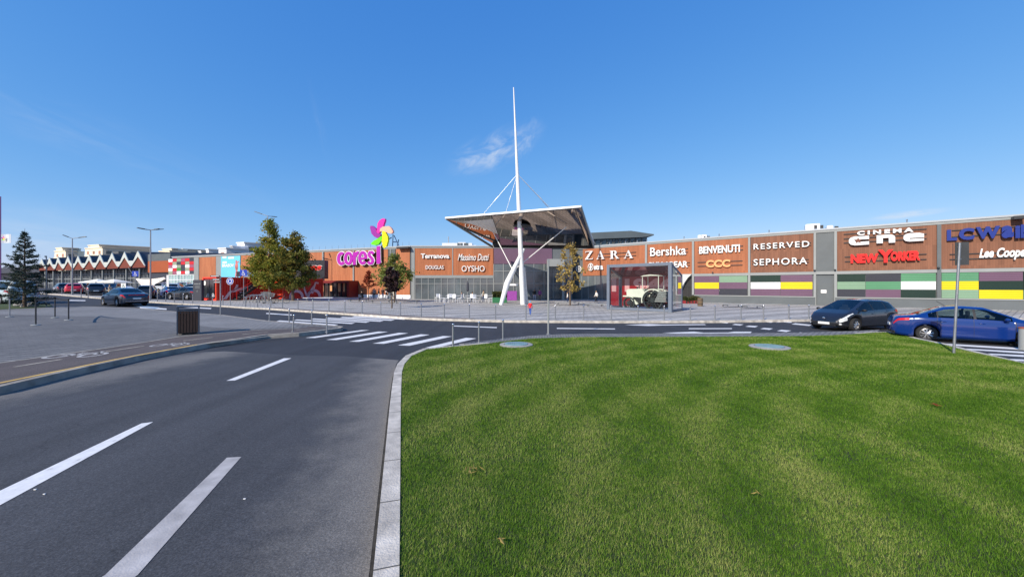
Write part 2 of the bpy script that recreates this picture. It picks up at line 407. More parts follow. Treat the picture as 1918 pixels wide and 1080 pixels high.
# ------------------------------------------------------------------ mesh builder
class MB:
    def __init__(self):
        self.v = []; self.f = []; self.m = []; self.mi = 0
    def add(self, vs, fs):
        o = len(self.v)
        self.v += [tuple(p) for p in vs]
        for f in fs:
            self.f.append(tuple(o + i for i in f)); self.m.append(self.mi)
    def hexa(self, p):
        self.add(p, [(0, 3, 2, 1), (4, 5, 6, 7), (0, 1, 5, 4), (1, 2, 6, 5), (2, 3, 7, 6), (3, 0, 4, 7)])
    def box(self, c, s, rz=0.0, mat=None):
        x, y, z = s[0] / 2, s[1] / 2, s[2] / 2
        rot = mat or Matrix.Rotation(rz, 3, 'Z')
        ps = [rot @ Vector(q) + Vector(c) for q in ((-x, -y, -z), (x, -y, -z), (x, y, -z), (-x, y, -z), (-x, -y, z), (x, -y, z), (x, y, z), (-x, y, z))]
        self.hexa(ps)
    def rbox(self, c, s, b, rz=0.0):
        """box with chamfered vertical and top edges"""
        x, y, z = s[0] / 2, s[1] / 2, s[2] / 2
        rot = Matrix.Rotation(rz, 3, 'Z')
        def ring(ix, zz):
            X, Y = x - ix, y - ix
            return [(-X + b, -Y, zz), (X - b, -Y, zz), (X, -Y + b, zz), (X, Y - b, zz), (X - b, Y, zz), (-X + b, Y, zz), (-X, Y - b, zz), (-X, -Y + b, zz)]
        rings = ring(b * .6, -z) + ring(0, -z + b * .6) + ring(0, z - b * .6) + ring(b * .6, z)
        vs = [rot @ Vector(q) + Vector(c) for q in rings]
        fs = []
        for k in range(3):
            for i in range(8):
                j = (i + 1) % 8
                fs.append((k * 8 + i, k * 8 + j, k * 8 + 8 + j, k * 8 + 8 + i))
        fs.append(tuple(range(7, -1, -1))); fs.append(tuple(range(24, 32)))
        self.add(vs, fs)
    def quad(self, a, b, c, d):
        self.add([a, b, c, d], [(0, 1, 2, 3)])
    def tube(self, p, q, r0, r1=None, n=8, caps=True):
        p, q = Vector(p), Vector(q)
        r1 = r0 if r1 is None else r1
        d = (q - p)
        if d.length < 1e-6: return
        d.normalize()
        a = d.orthogonal().normalized(); b = d.cross(a)
        vs = []
        for pt, r in ((p, r0), (q, r1)):
            for i in range(n):
                t = 2 * math.pi * i / n
                vs.append(pt + a * math.cos(t) * r + b * math.sin(t) * r)
        fs = [(i, (i + 1) % n, n + (i + 1) % n, n + i) for i in range(n)]
        if caps:
            fs += [tuple(range(n - 1, -1, -1)), tuple(range(n, 2 * n))]
        self.add(vs, fs)
    def path(self, pts, r, n=6):
        for a, b in zip(pts[:-1], pts[1:]):
            self.tube(a, b, r, r, n)
    def lathe(self, prof, c=(0, 0, 0), n=16, axis='Z', caps=True):
        vs = []; fs = []
        for (r, z) in prof:
            for i in range(n):
                t = 2 * math.pi * i / n
                a, b = r * math.cos(t), r * math.sin(t)
                if axis == 'Z': p = (a, b, z)
                elif axis == 'Y': p = (a, z, b)
                else: p = (z, a, b)
                vs.append((p[0] + c[0], p[1] + c[1], p[2] + c[2]))
        for k in range(len(prof) - 1):
            for i in range(n):
                j = (i + 1) % n
                fs.append((k * n + i, k * n + j, (k + 1) * n + j, (k + 1) * n + i))
        if caps:
            fs.append(tuple(range(n - 1, -1, -1))); fs.append(tuple((len(prof) - 1) * n + i for i in range(n)))
        self.add(vs, fs)
    def ball(self, c, r, n=10, m=6):
        rx, ry, rz = (r, r, r) if not hasattr(r, '__len__') else r
        vs = [(c[0], c[1], c[2] - rz)]
        for k in range(1, m):
            a = math.pi * k / m - math.pi / 2
            for i in range(n):
                t = 2 * math.pi * i / n
                vs.append((c[0] + rx * math.cos(a) * math.cos(t), c[1] + ry * math.cos(a) * math.sin(t), c[2] + rz * math.sin(a)))
        vs.append((c[0], c[1], c[2] + rz))
        fs = [(0, 1 + (i + 1) % n, 1 + i) for i in range(n)]
        for k in range(m - 2):
            for i in range(n):
                j = (i + 1) % n
                fs.append((1 + k * n + i, 1 + k * n + j, 1 + (k + 1) * n + j, 1 + (k + 1) * n + i))
        e = len(vs) - 1
        fs += [(e, 1 + (m - 2) * n + i, 1 + (m - 2) * n + (i + 1) % n) for i in range(n)]
        self.add(vs, fs)
    def prism(self, pts, fn, d0, d1, cap0=True):
        """2-D outline pts, fn(a,b,d)->point, extruded from depth d0 (front) to d1"""
        n = len(pts)
        vs = [fn(a, b, d0) for a, b in pts] + [fn(a, b, d1) for a, b in pts]
        fs = [tuple(range(n))] + [tuple(range(2 * n - 1, n - 1, -1))]
        fs += [(i, n + i, n + (i + 1) % n, (i + 1) % n) for i in range(n)]
        self.add(vs, fs)
    def build(self, name, mats, parent=None, smooth=False, angle=40, world=True):
        me = bpy.data.meshes.new(name)
        vs = self.v
        if parent is not None and world:
            M_ = parent.matrix_basis.inverted()
            vs = [tuple(M_ @ Vector(p)) for p in vs]
        me.from_pydata(vs, [], self.f)
        mats = mats if isinstance(mats, (list, tuple)) else [mats]
        for q in mats: me.materials.append(q)
        if len(mats) > 1:
            me.polygons.foreach_set('material_index', self.m)
        bm = bmesh.new(); bm.from_mesh(me)
        bmesh.ops.recalc_face_normals(bm, faces=bm.faces)
        bm.to_mesh(me); bm.free()
        if smooth:
            me.polygons.foreach_set('use_smooth', [True] * len(me.polygons))
            me.set_sharp_from_angle(angle=R(angle))
        me.update()
        o = bpy.data.objects.new(name, me)
        COL.objects.link(o)
        if parent is not None: o.parent = parent
        return o

def tag(o, label=None, cat=None, group=None, kind=None):
    if label: o['label'] = label
    if cat: o['category'] = cat
    if group: o['group'] = group
    if kind: o['kind'] = kind
    return o
def thing(name, label, cat, loc=(0, 0, 0), rz=0.0, group=None, scale=1.0):
    o = bpy.data.objects.new(name, None)
    o.empty_display_size = 0.2
    o.location = loc; o.rotation_euler = (0, 0, rz); o.scale = (scale,) * 3
    COL.objects.link(o)
    o.matrix_basis  # basis is derived from loc/rot/scale
    return tag(o, label, cat, group)
def copy_tree(o, parent=None):
    c = o.copy(); COL.objects.link(c)
    c.parent = parent
    for ch in list(o.children):
        copy_tree(ch, c)
    return c

def cut_sheet(bm):
    for s in (S0, S1):
        co = Vector((-0.8 * s, 0.6 * s, 0))
        bmesh.ops.bisect_plane(bm, geom=bm.verts[:] + bm.edges[:] + bm.faces[:], plane_co=co, plane_no=Vector((-0.8, 0.6, 0)))
def sheet(name, polys, zoff, mat, thick=0.0, kind='structure', parent=None):
    """flat pieces laid on the terrain, zoff above it; polys is a list of outlines in metres"""
    bm = bmesh.new()
    for pts in polys:
        vs = [bm.verts.new((x, y, 0)) for x, y in pts]
        bm.faces.new(vs)
    bmesh.ops.triangulate(bm, faces=bm.faces[:])
    cut_sheet(bm)
    if thick:
        ret = bmesh.ops.extrude_face_region(bm, geom=bm.faces[:])
        top = set(e for e in ret['geom'] if isinstance(e, bmesh.types.BMVert))
        for v in bm.verts:
            v.co.z = hgt(v.co.x, v.co.y) + zoff - (0 if v in top else thick)
    else:
        for v in bm.verts:
            v.co.z = hgt(v.co.x, v.co.y) + zoff
    bmesh.ops.recalc_face_normals(bm, faces=bm.faces)
    if not thick:
        for f in bm.faces:
            if f.normal.z < 0: f.normal_flip()
    me = bpy.data.meshes.new(name); bm.to_mesh(me); bm.free()
    me.materials.append(mat)
    o = bpy.data.objects.new(name, me); COL.objects.link(o)
    if kind: o['kind'] = kind
    return o
def offset_line(pts, d):
    out = []
    for i, p in enumerate(pts):
        a = Vector(pts[max(0, i - 1)]); b = Vector(pts[min(len(pts) - 1, i + 1)])
        t = (b - a).normalized()
        out.append((p[0] - t.y * d, p[1] + t.x * d))
    return out
def ribbon(pts, w, side=1):
    """list of quads along a polyline, w wide to its left (side 1) or right (-1)"""
    q = offset_line(pts, w * side)
    return [[pts[i], pts[i + 1], q[i + 1], q[i]] for i in range(len(pts) - 1)]
def px_list(l, z0=0.0):
    return [gp(a, b, z0) for a, b in l]

# text outlines as a mesh, normalised to its own box
def text(s, bold=0.0, ext=0.03, shear=0.0, space=1.0):
    cu = bpy.data.curves.new('t', 'FONT')
    cu.body = s; cu.offset = bold; cu.extrude = ext; cu.shear = shear; cu.space_character = space; cu.resolution_u = 4
    ob = bpy.data.objects.new('t', cu); COL.objects.link(ob)
    dg = bpy.context.evaluated_depsgraph_get()
    dg.update()
    me = bpy.data.meshes.new_from_object(ob.evaluated_get(dg))
    vs = [v.co.copy() for v in me.vertices]
    fs = [tuple(p.vertices) for p in me.polygons]
    bpy.data.objects.remove(ob); bpy.data.curves.remove(cu); bpy.data.meshes.remove(me)
    x0 = min(v.x for v in vs); x1 = max(v.x for v in vs)
    y0 = min(v.y for v in vs); y1 = max(v.y for v in vs)
    vs = [((v.x - x0) / (x1 - x0), (v.y - y0) / (y1 - y0), v.z / max(ext, 1e-6) * 0.5 + 0.5) for v in vs]
    return vs, fs, (x1 - x0) / (y1 - y0)

class Wall:
    """vertical plane through two ground points; u along it, o out of it toward the camera"""
    def __init__(s, a, b):
        s.a = Vector((a[0], a[1], 0)); s.b = Vector((b[0], b[1], 0))
        s.L = (s.b - s.a).length
        s.d = (s.b - s.a) / s.L
        s.n = Vector((s.d.y, -s.d.x, 0))
        if s.n.dot(-s.a) < 0: s.n = -s.n
    def u(s, px):
        k = (px - CX) / F
        return (k * s.a.y - s.a.x) / (s.d.x - k * s.d.y)
    def z(s, px, py):
        Y = s.a.y + s.u(px) * s.d.y
        return CH + (HY - py) / F * Y
    def uz(s, px, py):
        return (s.u(px), s.z(px, py))
    def p(s, u, z, o=0.0):
        q = s.a + s.d * u + s.n * o
        return Vector((q.x, q.y, z))
    def box(s, mb, u0, u1, z0, z1, o0, o1):
        mb.hexa([s.p(u0, z0, o1), s.p(u1, z0, o1), s.p(u1, z0, o0), s.p(u0, z0, o0), s.p(u0, z1, o1), s.p(u1, z1, o1), s.p(u1, z1, o0), s.p(u0, z1, o0)])
    def text(s, mb, T, px0, px1, yt, yb, o0, o1):
        """yt/yb are picture rows at the middle of the word"""
        pm = (px0 + px1) / 2
        u0, u1, zt, zb = s.u(px0), s.u(px1), s.z(pm, yt), s.z(pm, yb)
        vs, fs, _ = T
        mb.add([s.p(u0 + (u1 - u0) * a, zb + (zt - zb) * b, o0 + (o1 - o0) * c) for a, b, c in vs], fs)

# ================================================================== GROUND AND ROADS
kerbR = ((-0.99, 2.57), (-2.85, 9.0))
kerbL = ((-9.36, 6.83), (-8.2, 14.4))
DUST = (0.185, 0.175, 0.16)
m_asph_old = asphalt('asphalt_old', (0.054, 0.056, 0.062), 1.7, [(kerbR[0], kerbR[1], 1.15, 0.85, DUST), (kerbL[0], kerbL[1], 1.3, 0.75, DUST)])
m_asph_new = asphalt('asphalt_new', (0.034, 0.036, 0.043), 1.25, [])
m_asph_brown = asphalt('cycle_asphalt', (0.105, 0.085, 0.078), 1.3, [])
m_pav_near = pavers('plaza_pavers', (0.185, 0.182, 0.180), (0.140, 0.139, 0.140), (0.06, 0.06, 0.06), 0.30, 0.20, 12)
m_pav_far = pavers('far_plaza_pavers', (0.47, 0.455, 0.43), (0.40, 0.39, 0.37), (0.16, 0.16, 0.16), 0.6, 0.3, -35, bands=(62, 2.2, 0.8))
m_cobble = pavers('cobble', (0.30, 0.30, 0.29), (0.2, 0.2, 0.195), (0.09, 0.09, 0.09), 0.2, 0.12, 5)
m_mark, t_, b_ = nt('road_paint')
co_ = N(t_, 'ShaderNodeTexCoord'); n1_ = N(t_, 'ShaderNodeTexNoise', i_Scale=9, i_Detail=9, i_Roughness=.72); t_.links.new(co_.outputs['Object'], n1_.inputs['Vector'])
t_.links.new(ramp(t_, n1_.outputs[0], [(.30, (.30, .30, .30)), (.40, (.66, .66, .66)), (.7, (.80, .80, .79))]), b_.inputs['Base Color']); b_.inputs['Roughness'].default_value = .7
m_markold = M('road_paint_worn', (0.40, 0.385, 0.38), 0.8, var=0.24, scale=5, bump=0.2, bscale=70)
m_marky = M('road_paint_yellow', (0.62, 0.40, 0.10), 0.7, var=0.2, scale=5)
m_markf = M('road_paint_faded', (0.36, 0.33, 0.27), 0.8, var=0.3, scale=5)

# base: one sheet to the horizon with three terrain planes
base = [[(-1500, -300), (1500, -300), (1500, 2500), (-1500, 2500)]]
sheet('ground', base, -0.02, M('far_ground', (0.13, 0.13, 0.11), 0.9, var=0.3, scale=0.05))
road_poly = [(-95, -20), (70, -20), (70, 75), (-140, 75), (-140, 40)]
sheet('road', [road_poly], 0.0, m_asph_new)
oldp = px_list([(340, 661), (420, 658), (547, 665), (646, 667), (747, 674.5), (790, 679)])
sheet('old_road_surface', [oldp[:-1] + [gp(742, 682), gp(735, 720), gp(728, 760), gp(717, 850), gp(692, 1070), (-0.7, 1.5), (-0.1, -4), (-11.4, -4), (-11.4, 3), (-9.9, 6.0)]], 0.004, m_asph_old)

# near plaza, cycle lane and kerb, on the left
KE = px_list([(560, 623), (500, 626.5), (400, 641), (267, 664), (133, 693), (0, 724)], 0.15) + [(-10.3, 2.0), (-10.9, -4)]
far_edge = px_list([(97, 573), (177, 573.8), (267, 577), (414, 589), (500, 600), (531, 602.6), (578, 606), (620, 608.5), (643, 611), (638, 614), (606, 618)], 0.15)
plaza_poly = [(-75, 36)] + far_edge + KE + [(-40, -6), (-75, 0)]
sheet('near_plaza', [plaza_poly], 0.146, m_pav_near)
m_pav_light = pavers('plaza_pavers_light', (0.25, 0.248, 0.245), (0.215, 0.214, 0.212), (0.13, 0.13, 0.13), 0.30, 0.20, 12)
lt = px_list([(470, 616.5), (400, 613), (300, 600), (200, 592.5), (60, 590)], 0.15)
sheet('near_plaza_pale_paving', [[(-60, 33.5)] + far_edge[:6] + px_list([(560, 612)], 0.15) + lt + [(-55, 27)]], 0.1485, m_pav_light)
# kerb stones: top strip and a real 0.15 m face
kb = list(reversed(KE)) + list(reversed(far_edge))[0:0]
kb = KE[::-1]
m_kerb2 = M('kerb_concrete_shaded', (0.34, 0.31, 0.265), 0.95, var=0.3, scale=3.0, bump=0.4, bscale=60)  # kerb concrete darkened and warmed, the shade of its face put into the colour
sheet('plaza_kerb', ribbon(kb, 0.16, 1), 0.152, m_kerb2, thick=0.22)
tip = far_edge[::-1]
tipk = [KE[0]] + tip
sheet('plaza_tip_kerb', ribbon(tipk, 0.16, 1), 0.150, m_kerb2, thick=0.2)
lane_in = px_list([(560, 614.5), (467, 618.5), (334, 630.5), (200, 651), (0, 679)], 0.15)
lane_out = offset_line(KE, -0.2)
laneL = [(lane_in[-1][0] - 1.2, 2.0), (lane_in[-1][0] - 1.9, -4)]
bend = px_list([(585, 611), (606, 612), (612, 614.5)], 0.15)
lane_poly = bend[::-1] + lane_in + laneL + [(p[0], p[1]) for p in offset_line(KE, -0.18)[::-1]]
sheet('cycle_lane', [lane_poly], 0.1505, m_asph_brown)
sheet('cycle_lane_edge_line', ribbon(px_list([(560, 614.5), (467, 618.5), (334, 630.5), (200, 651), (0, 679)], 0.15) + laneL, 0.10, 1), 0.1545, M('edge_stone', (0.33, 0.31, 0.27), 0.9, var=0.2))
yl = px_list([(530, 626.3), (450, 635), (367, 645), (213, 673), (0, 716)], 0.15) + [(-10.75, 2.0), (-11.3, -4)]
sheet('cycle_lane_yellow_line', ribbon(yl[2:], 0.10, 1) , 0.1545, m_marky)
sheet('cycle_lane_pale_line', ribbon(yl[:3], 0.10, 1), 0.1545, m_markf)
dsh = []
for a, b in (((30, 687), (118, 673)), ((200, 658.5), (272, 648)), ((345, 638), (400, 632)), ((455, 626.3), (503, 621.5)), ((555, 618.5), (590, 616.8))):
    p = px_list([a, b], 0.15); dsh += ribbon(p, 0.09, 1)
sheet('cycle_lane_dashes', dsh, 0.1545, m_markf)

def bike_symbol(c, ang, L, W):
    """two ringed wheels and a frame, drawn as flat strips"""
    polys = []
    ca, sa = math.cos(ang), math.sin(ang)
    def T(u, v): return (c[0] + u * ca * L - v * sa * W, c[1] + u * sa * L + v * ca * W)
    for cu in (-0.3, 0.3):
        n = 14
        for i in range(n):
            a0, a1 = 2 * math.pi * i / n, 2 * math.pi * (i + 1) / n
            r0, r1 = 0.15, 0.215
            polys.append([T(cu + r0 * math.cos(a0), -0.1 + r0 * 1.5 * math.sin(a0)), T(cu + r1 * math.cos(a0), -0.1 + r1 * 1.5 * math.sin(a0)), T(cu + r1 * math.cos(a1), -0.1 + r1 * 1.5 * math.sin(a1)), T(cu + r0 * math.cos(a1), -0.1 + r0 * 1.5 * math.sin(a1))])
    def st(a, b, w=0.028):
        d = Vector((b[0] - a[0], b[1] - a[1])).normalized(); n = (-d.y * w, d.x * w)
        polys.append([T(a[0] + n[0], a[1] + n[1]), T(a[0] - n[0], a[1] - n[1]), T(b[0] - n[0], b[1] - n[1]), T(b[0] + n[0], b[1] + n[1])])
    for a, b in (((-.3, -.1), (-.1, .22)), ((-.1, .22), (.2, .25)), ((.2, .25), (.02, -.1)), ((.02, -.1), (-.13, .3)), ((-.3, -.1), (.02, -.1)), ((.3, -.1), (.18, .4)), ((.18, .4), (.1, .42)), ((-.2, .32), (-.06, .32))):
        st(a, b)
    return polys
for (px, py, a, L) in ((150, 664, 14, 1.2), (322, 645, 14, 0.95)):
    c = gp(px, py, 0.15)
    d = Vector(kerbL[1]) - Vector(kerbL[0])
    sheet('cycle_symbol', bike_symbol(c, R(a), L, L * 0.95), 0.1552, M('road_paint_dull', (0.42, 0.41, 0.40), 0.8, var=0.3, scale=9))

# white markings on the roads
def quads_px(l, z=0.0):
    return [px_list(q, z) for q in l]
sheet('lane_dashes', quads_px([[(0, 947), (0, 920), (265, 793.5), (287, 791)], [(424, 713.5), (440, 713), (546, 671), (532, 671)]]) + [[gp(0, 920), gp(0, 947), (-8.2, 2.2), (-8.45, 2.35)]], 0.008, m_mark)
sheet('worn_lane_dash', quads_px([[(425, 858.5), (452, 857.5), (258, 1079), (197, 1079)]]) + [[gp(197, 1079), gp(258, 1079), (-2.95, -0.5), (-3.2, -0.5)]], 0.008, m_markold)
def z1(l): return [(500 + a / 3.836, 540 + b / 3.836) for a, b in l]
zeb = [z1(q) for q in ([(275, 355), (345, 356), (735, 300), (680, 299)], [(425, 369), (500, 371), (870, 312), (800, 310)], [(590, 382), (660, 384), (1015, 322), (950, 319)],
                       [(760, 396), (840, 398), (1170, 333), (1105, 330)], [(940, 409), (1025, 412), (1330, 345), (1265, 342)], [(1135, 427), (1215, 427), (1505, 360), (1430, 355)])]
sheet('near_zebra_crossing', quads_px(zeb), 0.006, m_mark)
ends = [((90, 233), (500, 263)), ((215, 226), (620, 252)), ((335, 219), (725, 243)), ((440, 213), (825, 236)), ((545, 207), (905, 229)), ((630, 201), (1000, 221)), ((715, 196), (1085, 215)), ((800, 192), (1165, 209))]
zf = []
for (a, b), (c, d) in ends:
    zf.append(z1([(a, b - 3.2), (a - 22, b + 3.2), (c - 14, d + 3.2), (c + 14, d - 3.2)]))
sheet('far_zebra_crossing', quads_px(zf), 0.006, m_mark)
mk = [[(334, 573.3), (332, 575), (395, 578.6), (396, 576.6)], [(499, 585.8), (498, 587.6), (546, 590.6), (547, 588.8)], [(262, 574), (262, 576.8), (312, 580), (312, 577.6)],
      [(848, 609.5), (848, 611), (930, 614.2), (931, 612.6)], [(1043, 614), (1043, 615.6), (1152, 616.6), (1152, 615)],
      [(1170, 608.3), (1215, 606.6), (1240, 607.6), (1320, 607), (1322, 608.4), (1240, 609.3), (1215, 610.2)],
      [(1290, 614.6), (1290, 616.3), (1371, 616), (1371, 614.4)],
      [(1240, 623.2), (1300, 621), (1318, 623), (1364, 622.5), (1375, 621), (1408, 621), (1404, 625.5), (1366, 626), (1362, 624.6), (1318, 624.8), (1300, 625.6)],
      [(1346, 604), (1350, 602.6), (1366, 603.6), (1362, 605.4)], [(1371, 608), (1377, 606.5), (1393, 607.4), (1386, 609.4)], [(1396, 611.5), (1403, 609.7), (1420, 610.6), (1414, 613)],
      [(1424, 615.7), (1431, 614), (1448, 615), (1441, 617.5)], [(1455, 619.6), (1464, 617.6), (1482, 619), (1473, 621.6)], [(1490, 624), (1499, 622.2), (1515, 623.6), (1508, 626)],
      [(1430, 602.6), (1434, 601.6), (1448, 603), (1444, 604.2)], [(1452, 604), (1466, 601.6), (1482, 602.6), (1484, 604), (1478, 604.2), (1466, 603)], [(1482, 607), (1490, 605.2), (1520, 608.2), (1516, 610.2)],
      [(1186, 591.4), (1190, 589.6), (1214, 590.9), (1212, 592)],
      [(1762, 643), (1764, 645.8), (1918, 655.5), (1918, 652)], [(1806, 652.5), (1812, 655), (1918, 662), (1918, 658.5)], [(1850, 662), (1858, 664.5), (1918, 668.5), (1918, 665)], [(1886, 672), (1896, 675), (1918, 676.5), (1918, 673.2)],
      [(130, 561.5), (130, 563.2), (160, 563.6), (160, 562)]]
sheet('road_markings', quads_px(mk), 0.005, m_mark)
sheet('bay_blue_marking', quads_px([[(248, 570.5), (252, 573.6), (290, 578.5), (300, 575.6)]]), 0.007, M('bay_blue', lin((150, 168, 184)), 0.7, var=0.15, scale=4))

# far plaza, its kerb and the parking strip on the left
fk_px = [(-40, 545), (88, 549.5), (181, 557), (267, 563.5), (320, 567), (414, 572), (500, 577), (560, 581), (630, 585.5), (700, 590), (760, 594), (820, 596.5), (880, 598.2), (960, 600), (1151, 601), (1335, 600.4), (1523, 598), (1700, 596), (1918, 596)]
FK = px_list(fk_px, 0.12)
FK = [(-110, 62)] + FK + [(40, 22.5), (75, 20)]
sheet('far_plaza', [FK + [(75, 60), (60, 90), (-150, 120), (-160, 80)]], 0.12, m_pav_far)
sheet('far_kerb', ribbon(FK, 0.16, 1), 0.128, m_kerb, thick=0.2)
# bollard strip with brown brick edging
sheet('far_brick_edging', ribbon(offset_line(FK[7:14], 0.16), 0.7, 1), 0.1245, pavers('brick_edging', (0.24, 0.19, 0.165), (0.19, 0.15, 0.135), (0.12, 0.1, 0.09), 0.3, 0.15, 10))
lot = px_list([(-60, 543), (85, 546.5), (185, 553.6), (262, 559.5), (352, 563)], 0.12)
sheet('parking_lot', [[(-112, 66)] + lot + [(-37.5, 52), (-60, 80), (-150, 100)]], 0.1255, m_asph_new)

# lawn island with its kerb and cobbled strip
IN = [(748, 1080), (750, 850), (750.5, 760), (751.6, 720), (753, 696), (757.5, 681), (771, 666), (800, 653.4), (849, 648.5), (917, 642.5), (960, 637), (995, 633.5), (1085, 631), (1241, 630.5), (1367, 630), (1492, 629), (1560, 627.5), (1610, 624.5), (1640, 622.2), (1662, 622), (1680, 625), (1709, 632.6), (1764, 644), (1814, 657), (1918, 680)]
LZ = 0.12
INW = px_list(IN, LZ)
lawn_poly = [(0.25, -3)] + INW + [(16.5, 7.2), (19, 4), (19, -3)]
sheet('lawn_soil', [lawn_poly], LZ - 0.015, M('lawn_soil', (0.040, 0.062, 0.014), 0.95, var=0.4, scale=9, bump=0.6, bscale=120))
left_in = [(0.25, -3)] + INW[:8]
# kerb: outer line a fixed width from the grass
sheet('lawn_kerb', ribbon(left_in + INW[8:10], 0.165, 1), LZ + 0.004, m_kerb, thick=0.2)
right_in = INW[17:] + [(16.5, 7.2), (19, 4)]
sheet('lawn_kerb_right', ribbon(right_in, 0.16, 1), LZ + 0.004, m_kerb, thick=0.2)
OUT = px_list([(860, 643.5), (905, 638.5), (950, 632.5), (1000, 628), (1050, 625.5), (1100, 624.8), (1200, 624.4), (1350, 623.6), (1500, 622.4), (1600, 619.5), (1648, 617)], LZ)
strip = OUT + [INW[18], INW[17], INW[16], INW[15], INW[14], INW[13], INW[12], INW[11], INW[10], INW[9]]
sheet('cobble_strip', [strip], LZ - 0.001, m_cobble, thick=0.2)
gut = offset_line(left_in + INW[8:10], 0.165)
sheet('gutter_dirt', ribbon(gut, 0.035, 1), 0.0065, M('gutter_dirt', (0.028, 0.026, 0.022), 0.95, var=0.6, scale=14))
# joints cut the kerb into stones: thin dark gaps
joints = []
def kerb_joints(line, step, w, jw=0.012):
    acc = 0.0
    for i in range(len(line) - 1):
        a, b = Vector(line[i]), Vector(line[i + 1]); L = (b - a).length; d = (b - a) / L; n = Vector((-d.y, d.x))
        s = step - acc
        while s < L:
            p = a + d * s
            joints.append([tuple(p), tuple(p + d * jw), tuple(p + d * jw + n * w), tuple(p + n * w)]); s += step
        acc = (acc + L) % step
kerb_joints(left_in + INW[8:10], 0.8, 0.165)
sheet('lawn_kerb_joints', joints, LZ + 0.0055, M('kerb_joint', (0.10, 0.10, 0.095), 0.9))
joints = []
kerb_joints(kb, 0.8, 0.16)
sheet('plaza_kerb_joints', joints, 0.1535, MATS['kerb_joint'])
# conifer bed
bed = [gp(x, y, 0.15) for x, y in ((-60, 582), (10, 579), (60, 577), (100, 574.5), (95, 571), (20, 569), (-60, 571))]
sheet('grass_bed', [bed], 0.16, M('bed_grass', (0.05, 0.075, 0.02), 0.95, var=0.4, scale=8, bump=0.8, bscale=60))

# ================================================================== THE MALL
WL = Wall((-64, 70.5), (-13.9, 51.3))        # left, orange cladding
WC = Wall((-13.9, 51.3), (8.3, 51.3))        # centre
WR = Wall((8.3, 51.3), (56, 15.0))           # placeholder, refitted below
WR = Wall((11.7 - 3.0, 51.0 + 2.42), (11.7 + 27.6 * 1.5, 51.0 - 22.3 * 1.5))
TOPZ = 7.5
clad_o = cladding('orange_cladding', lin((184, 114, 74)), lin((172, 102, 64)), (WL.d.x, WL.d.y))
clad_c = cladding('terracotta_cladding', lin((178, 108, 68)), lin((166, 98, 60)), (1, 0))
clad_r = cladding('brown_cladding', lin((134, 88, 64)), lin((118, 76, 54)), (WR.d.x, WR.d.y))
clad_z = cladding('rust_cladding', lin((168, 102, 66)), lin((155, 92, 58)), (WR.d.x, WR.d.y))

mall = thing('shopping_mall', 'long shopping mall clad in orange and brown boards behind the plaza', 'building', (0, 51.3, 0))
mb = MB()
# body, behind the cladding
for W, a, b, z in ((WL, 0, WL.L, 0), (WC, 0, WC.L, 0), (WR, -1.0, WR.L, 0)):
    W.box(mb, a, b, -0.6, TOPZ - 0.15, -6.0, -0.05)
mb.build('wall', m_grey2, mall)
mb = MB()
for W, a, b in ((WL, -0.1, WL.L), (WC, 0, WC.L), (WR, 0.0, WR.L)):
    W.box(mb, a, b, TOPZ - 0.15, TOPZ, -6.2, 0.16)
mb.build('roof_edge', M('roof_trim', lin((170, 175, 178)), 0.4, var=0.05, scale=0.6), mall)
mb = MB()
for W, a, b in ((WL, 0, WL.L), (WC, 0, WC.L), (WR, 0.1, WR.L)):
    W.box(mb, a, b, TOPZ - 0.36, TOPZ - 0.152, -0.05, 0.10)
mb.build('frieze', m_lgrey, mall)
mb = MB()
for W, a, b in ((WR, WR.u(1200), WR.L),):
    W.box(mb, a, b, 3.10, 3.38, -0.05, 0.10)
mb.build('middle_band', m_lgrey, mall)

def clad(W, p0, p1, z0, z1, mat, o=0.06):
    b = MB(); u0, u1 = W.u(p0), W.u(p1)
    W.box(b, u0, u1, z0, z1, -0.04, o)
    return b.build('cladding_panel', mat, mall)
for p0, p1 in ((374, 405), (452, 604), (608.5, 661.5), (665, 727), (742, 768)):
    clad(WL, p0, p1, 0.1 if p0 < 600 else 0.75, TOPZ - 0.37, clad_o)
b = MB(); WL.box(b, WL.u(665), WL.u(769), 0, 0.74, -0.04, 0.05); b.build('plinth', m_bwhite, mall)
def strip_on(W, p0, p1, z0, z1, o0, o1, mat, name):
    b = MB(); W.box(b, W.u(p0), W.u(p1), z0, z1, o0, o1); return b.build(name, mat, mall)
for p0, p1 in ((364, 373), (405.5, 415)): strip_on(WL, p0, p1, 0, TOPZ - 0.37, -0.04, 0.08, m_lgrey, 'pillar')
for px in (606, 663.2): strip_on(WL, px - 1.2, px + 1.2, 0.2, TOPZ - 0.37, -0.02, 0.16, m_lgrey, 'downpipe')
strip_on(WL, 728, 741, 0, TOPZ - 0.37, -0.04, 0.07, m_grey, 'pillar')
strip_on(WL, 732, 733.2, 0, TOPZ - 0.37, 0.07, 0.13, m_lgrey, 'downpipe')
# chequered corner of red, green, grey and white panels
chk = ["WRGMRC", "RGCRGR", "MWGCWM", "WRVCGR", "GMWRWC"]
cm = {'W': m_bwhite, 'R': M('chk_red', lin((205, 30, 40)), 0.5, var=0.05), 'G': M('chk_sage', lin((150, 160, 135)), 0.5, var=0.05), 'M': M('chk_mauve', lin((160, 85, 110)), 0.5, var=0.05),
      'C': m_char, 'V': M('chk_green', lin((70, 140, 60)), 0.5, var=0.05)}
keys = list(cm)
b = MB(); u0, u1 = WL.u(316.5), WL.u(364); za, zb_ = 4.15, 7.05
for r, row in enumerate(chk):
    for c, ch in enumerate(row):
        b.mi = keys.index(ch)
        WL.box(b, u0 + (u1 - u0) * c / 6, u0 + (u1 - u0) * (c + 1) / 6 - 0.03, zb_ - (zb_ - za) * (r + 1) / 5 + 0.03, zb_ - (zb_ - za) * r / 5, -0.04, 0.08)
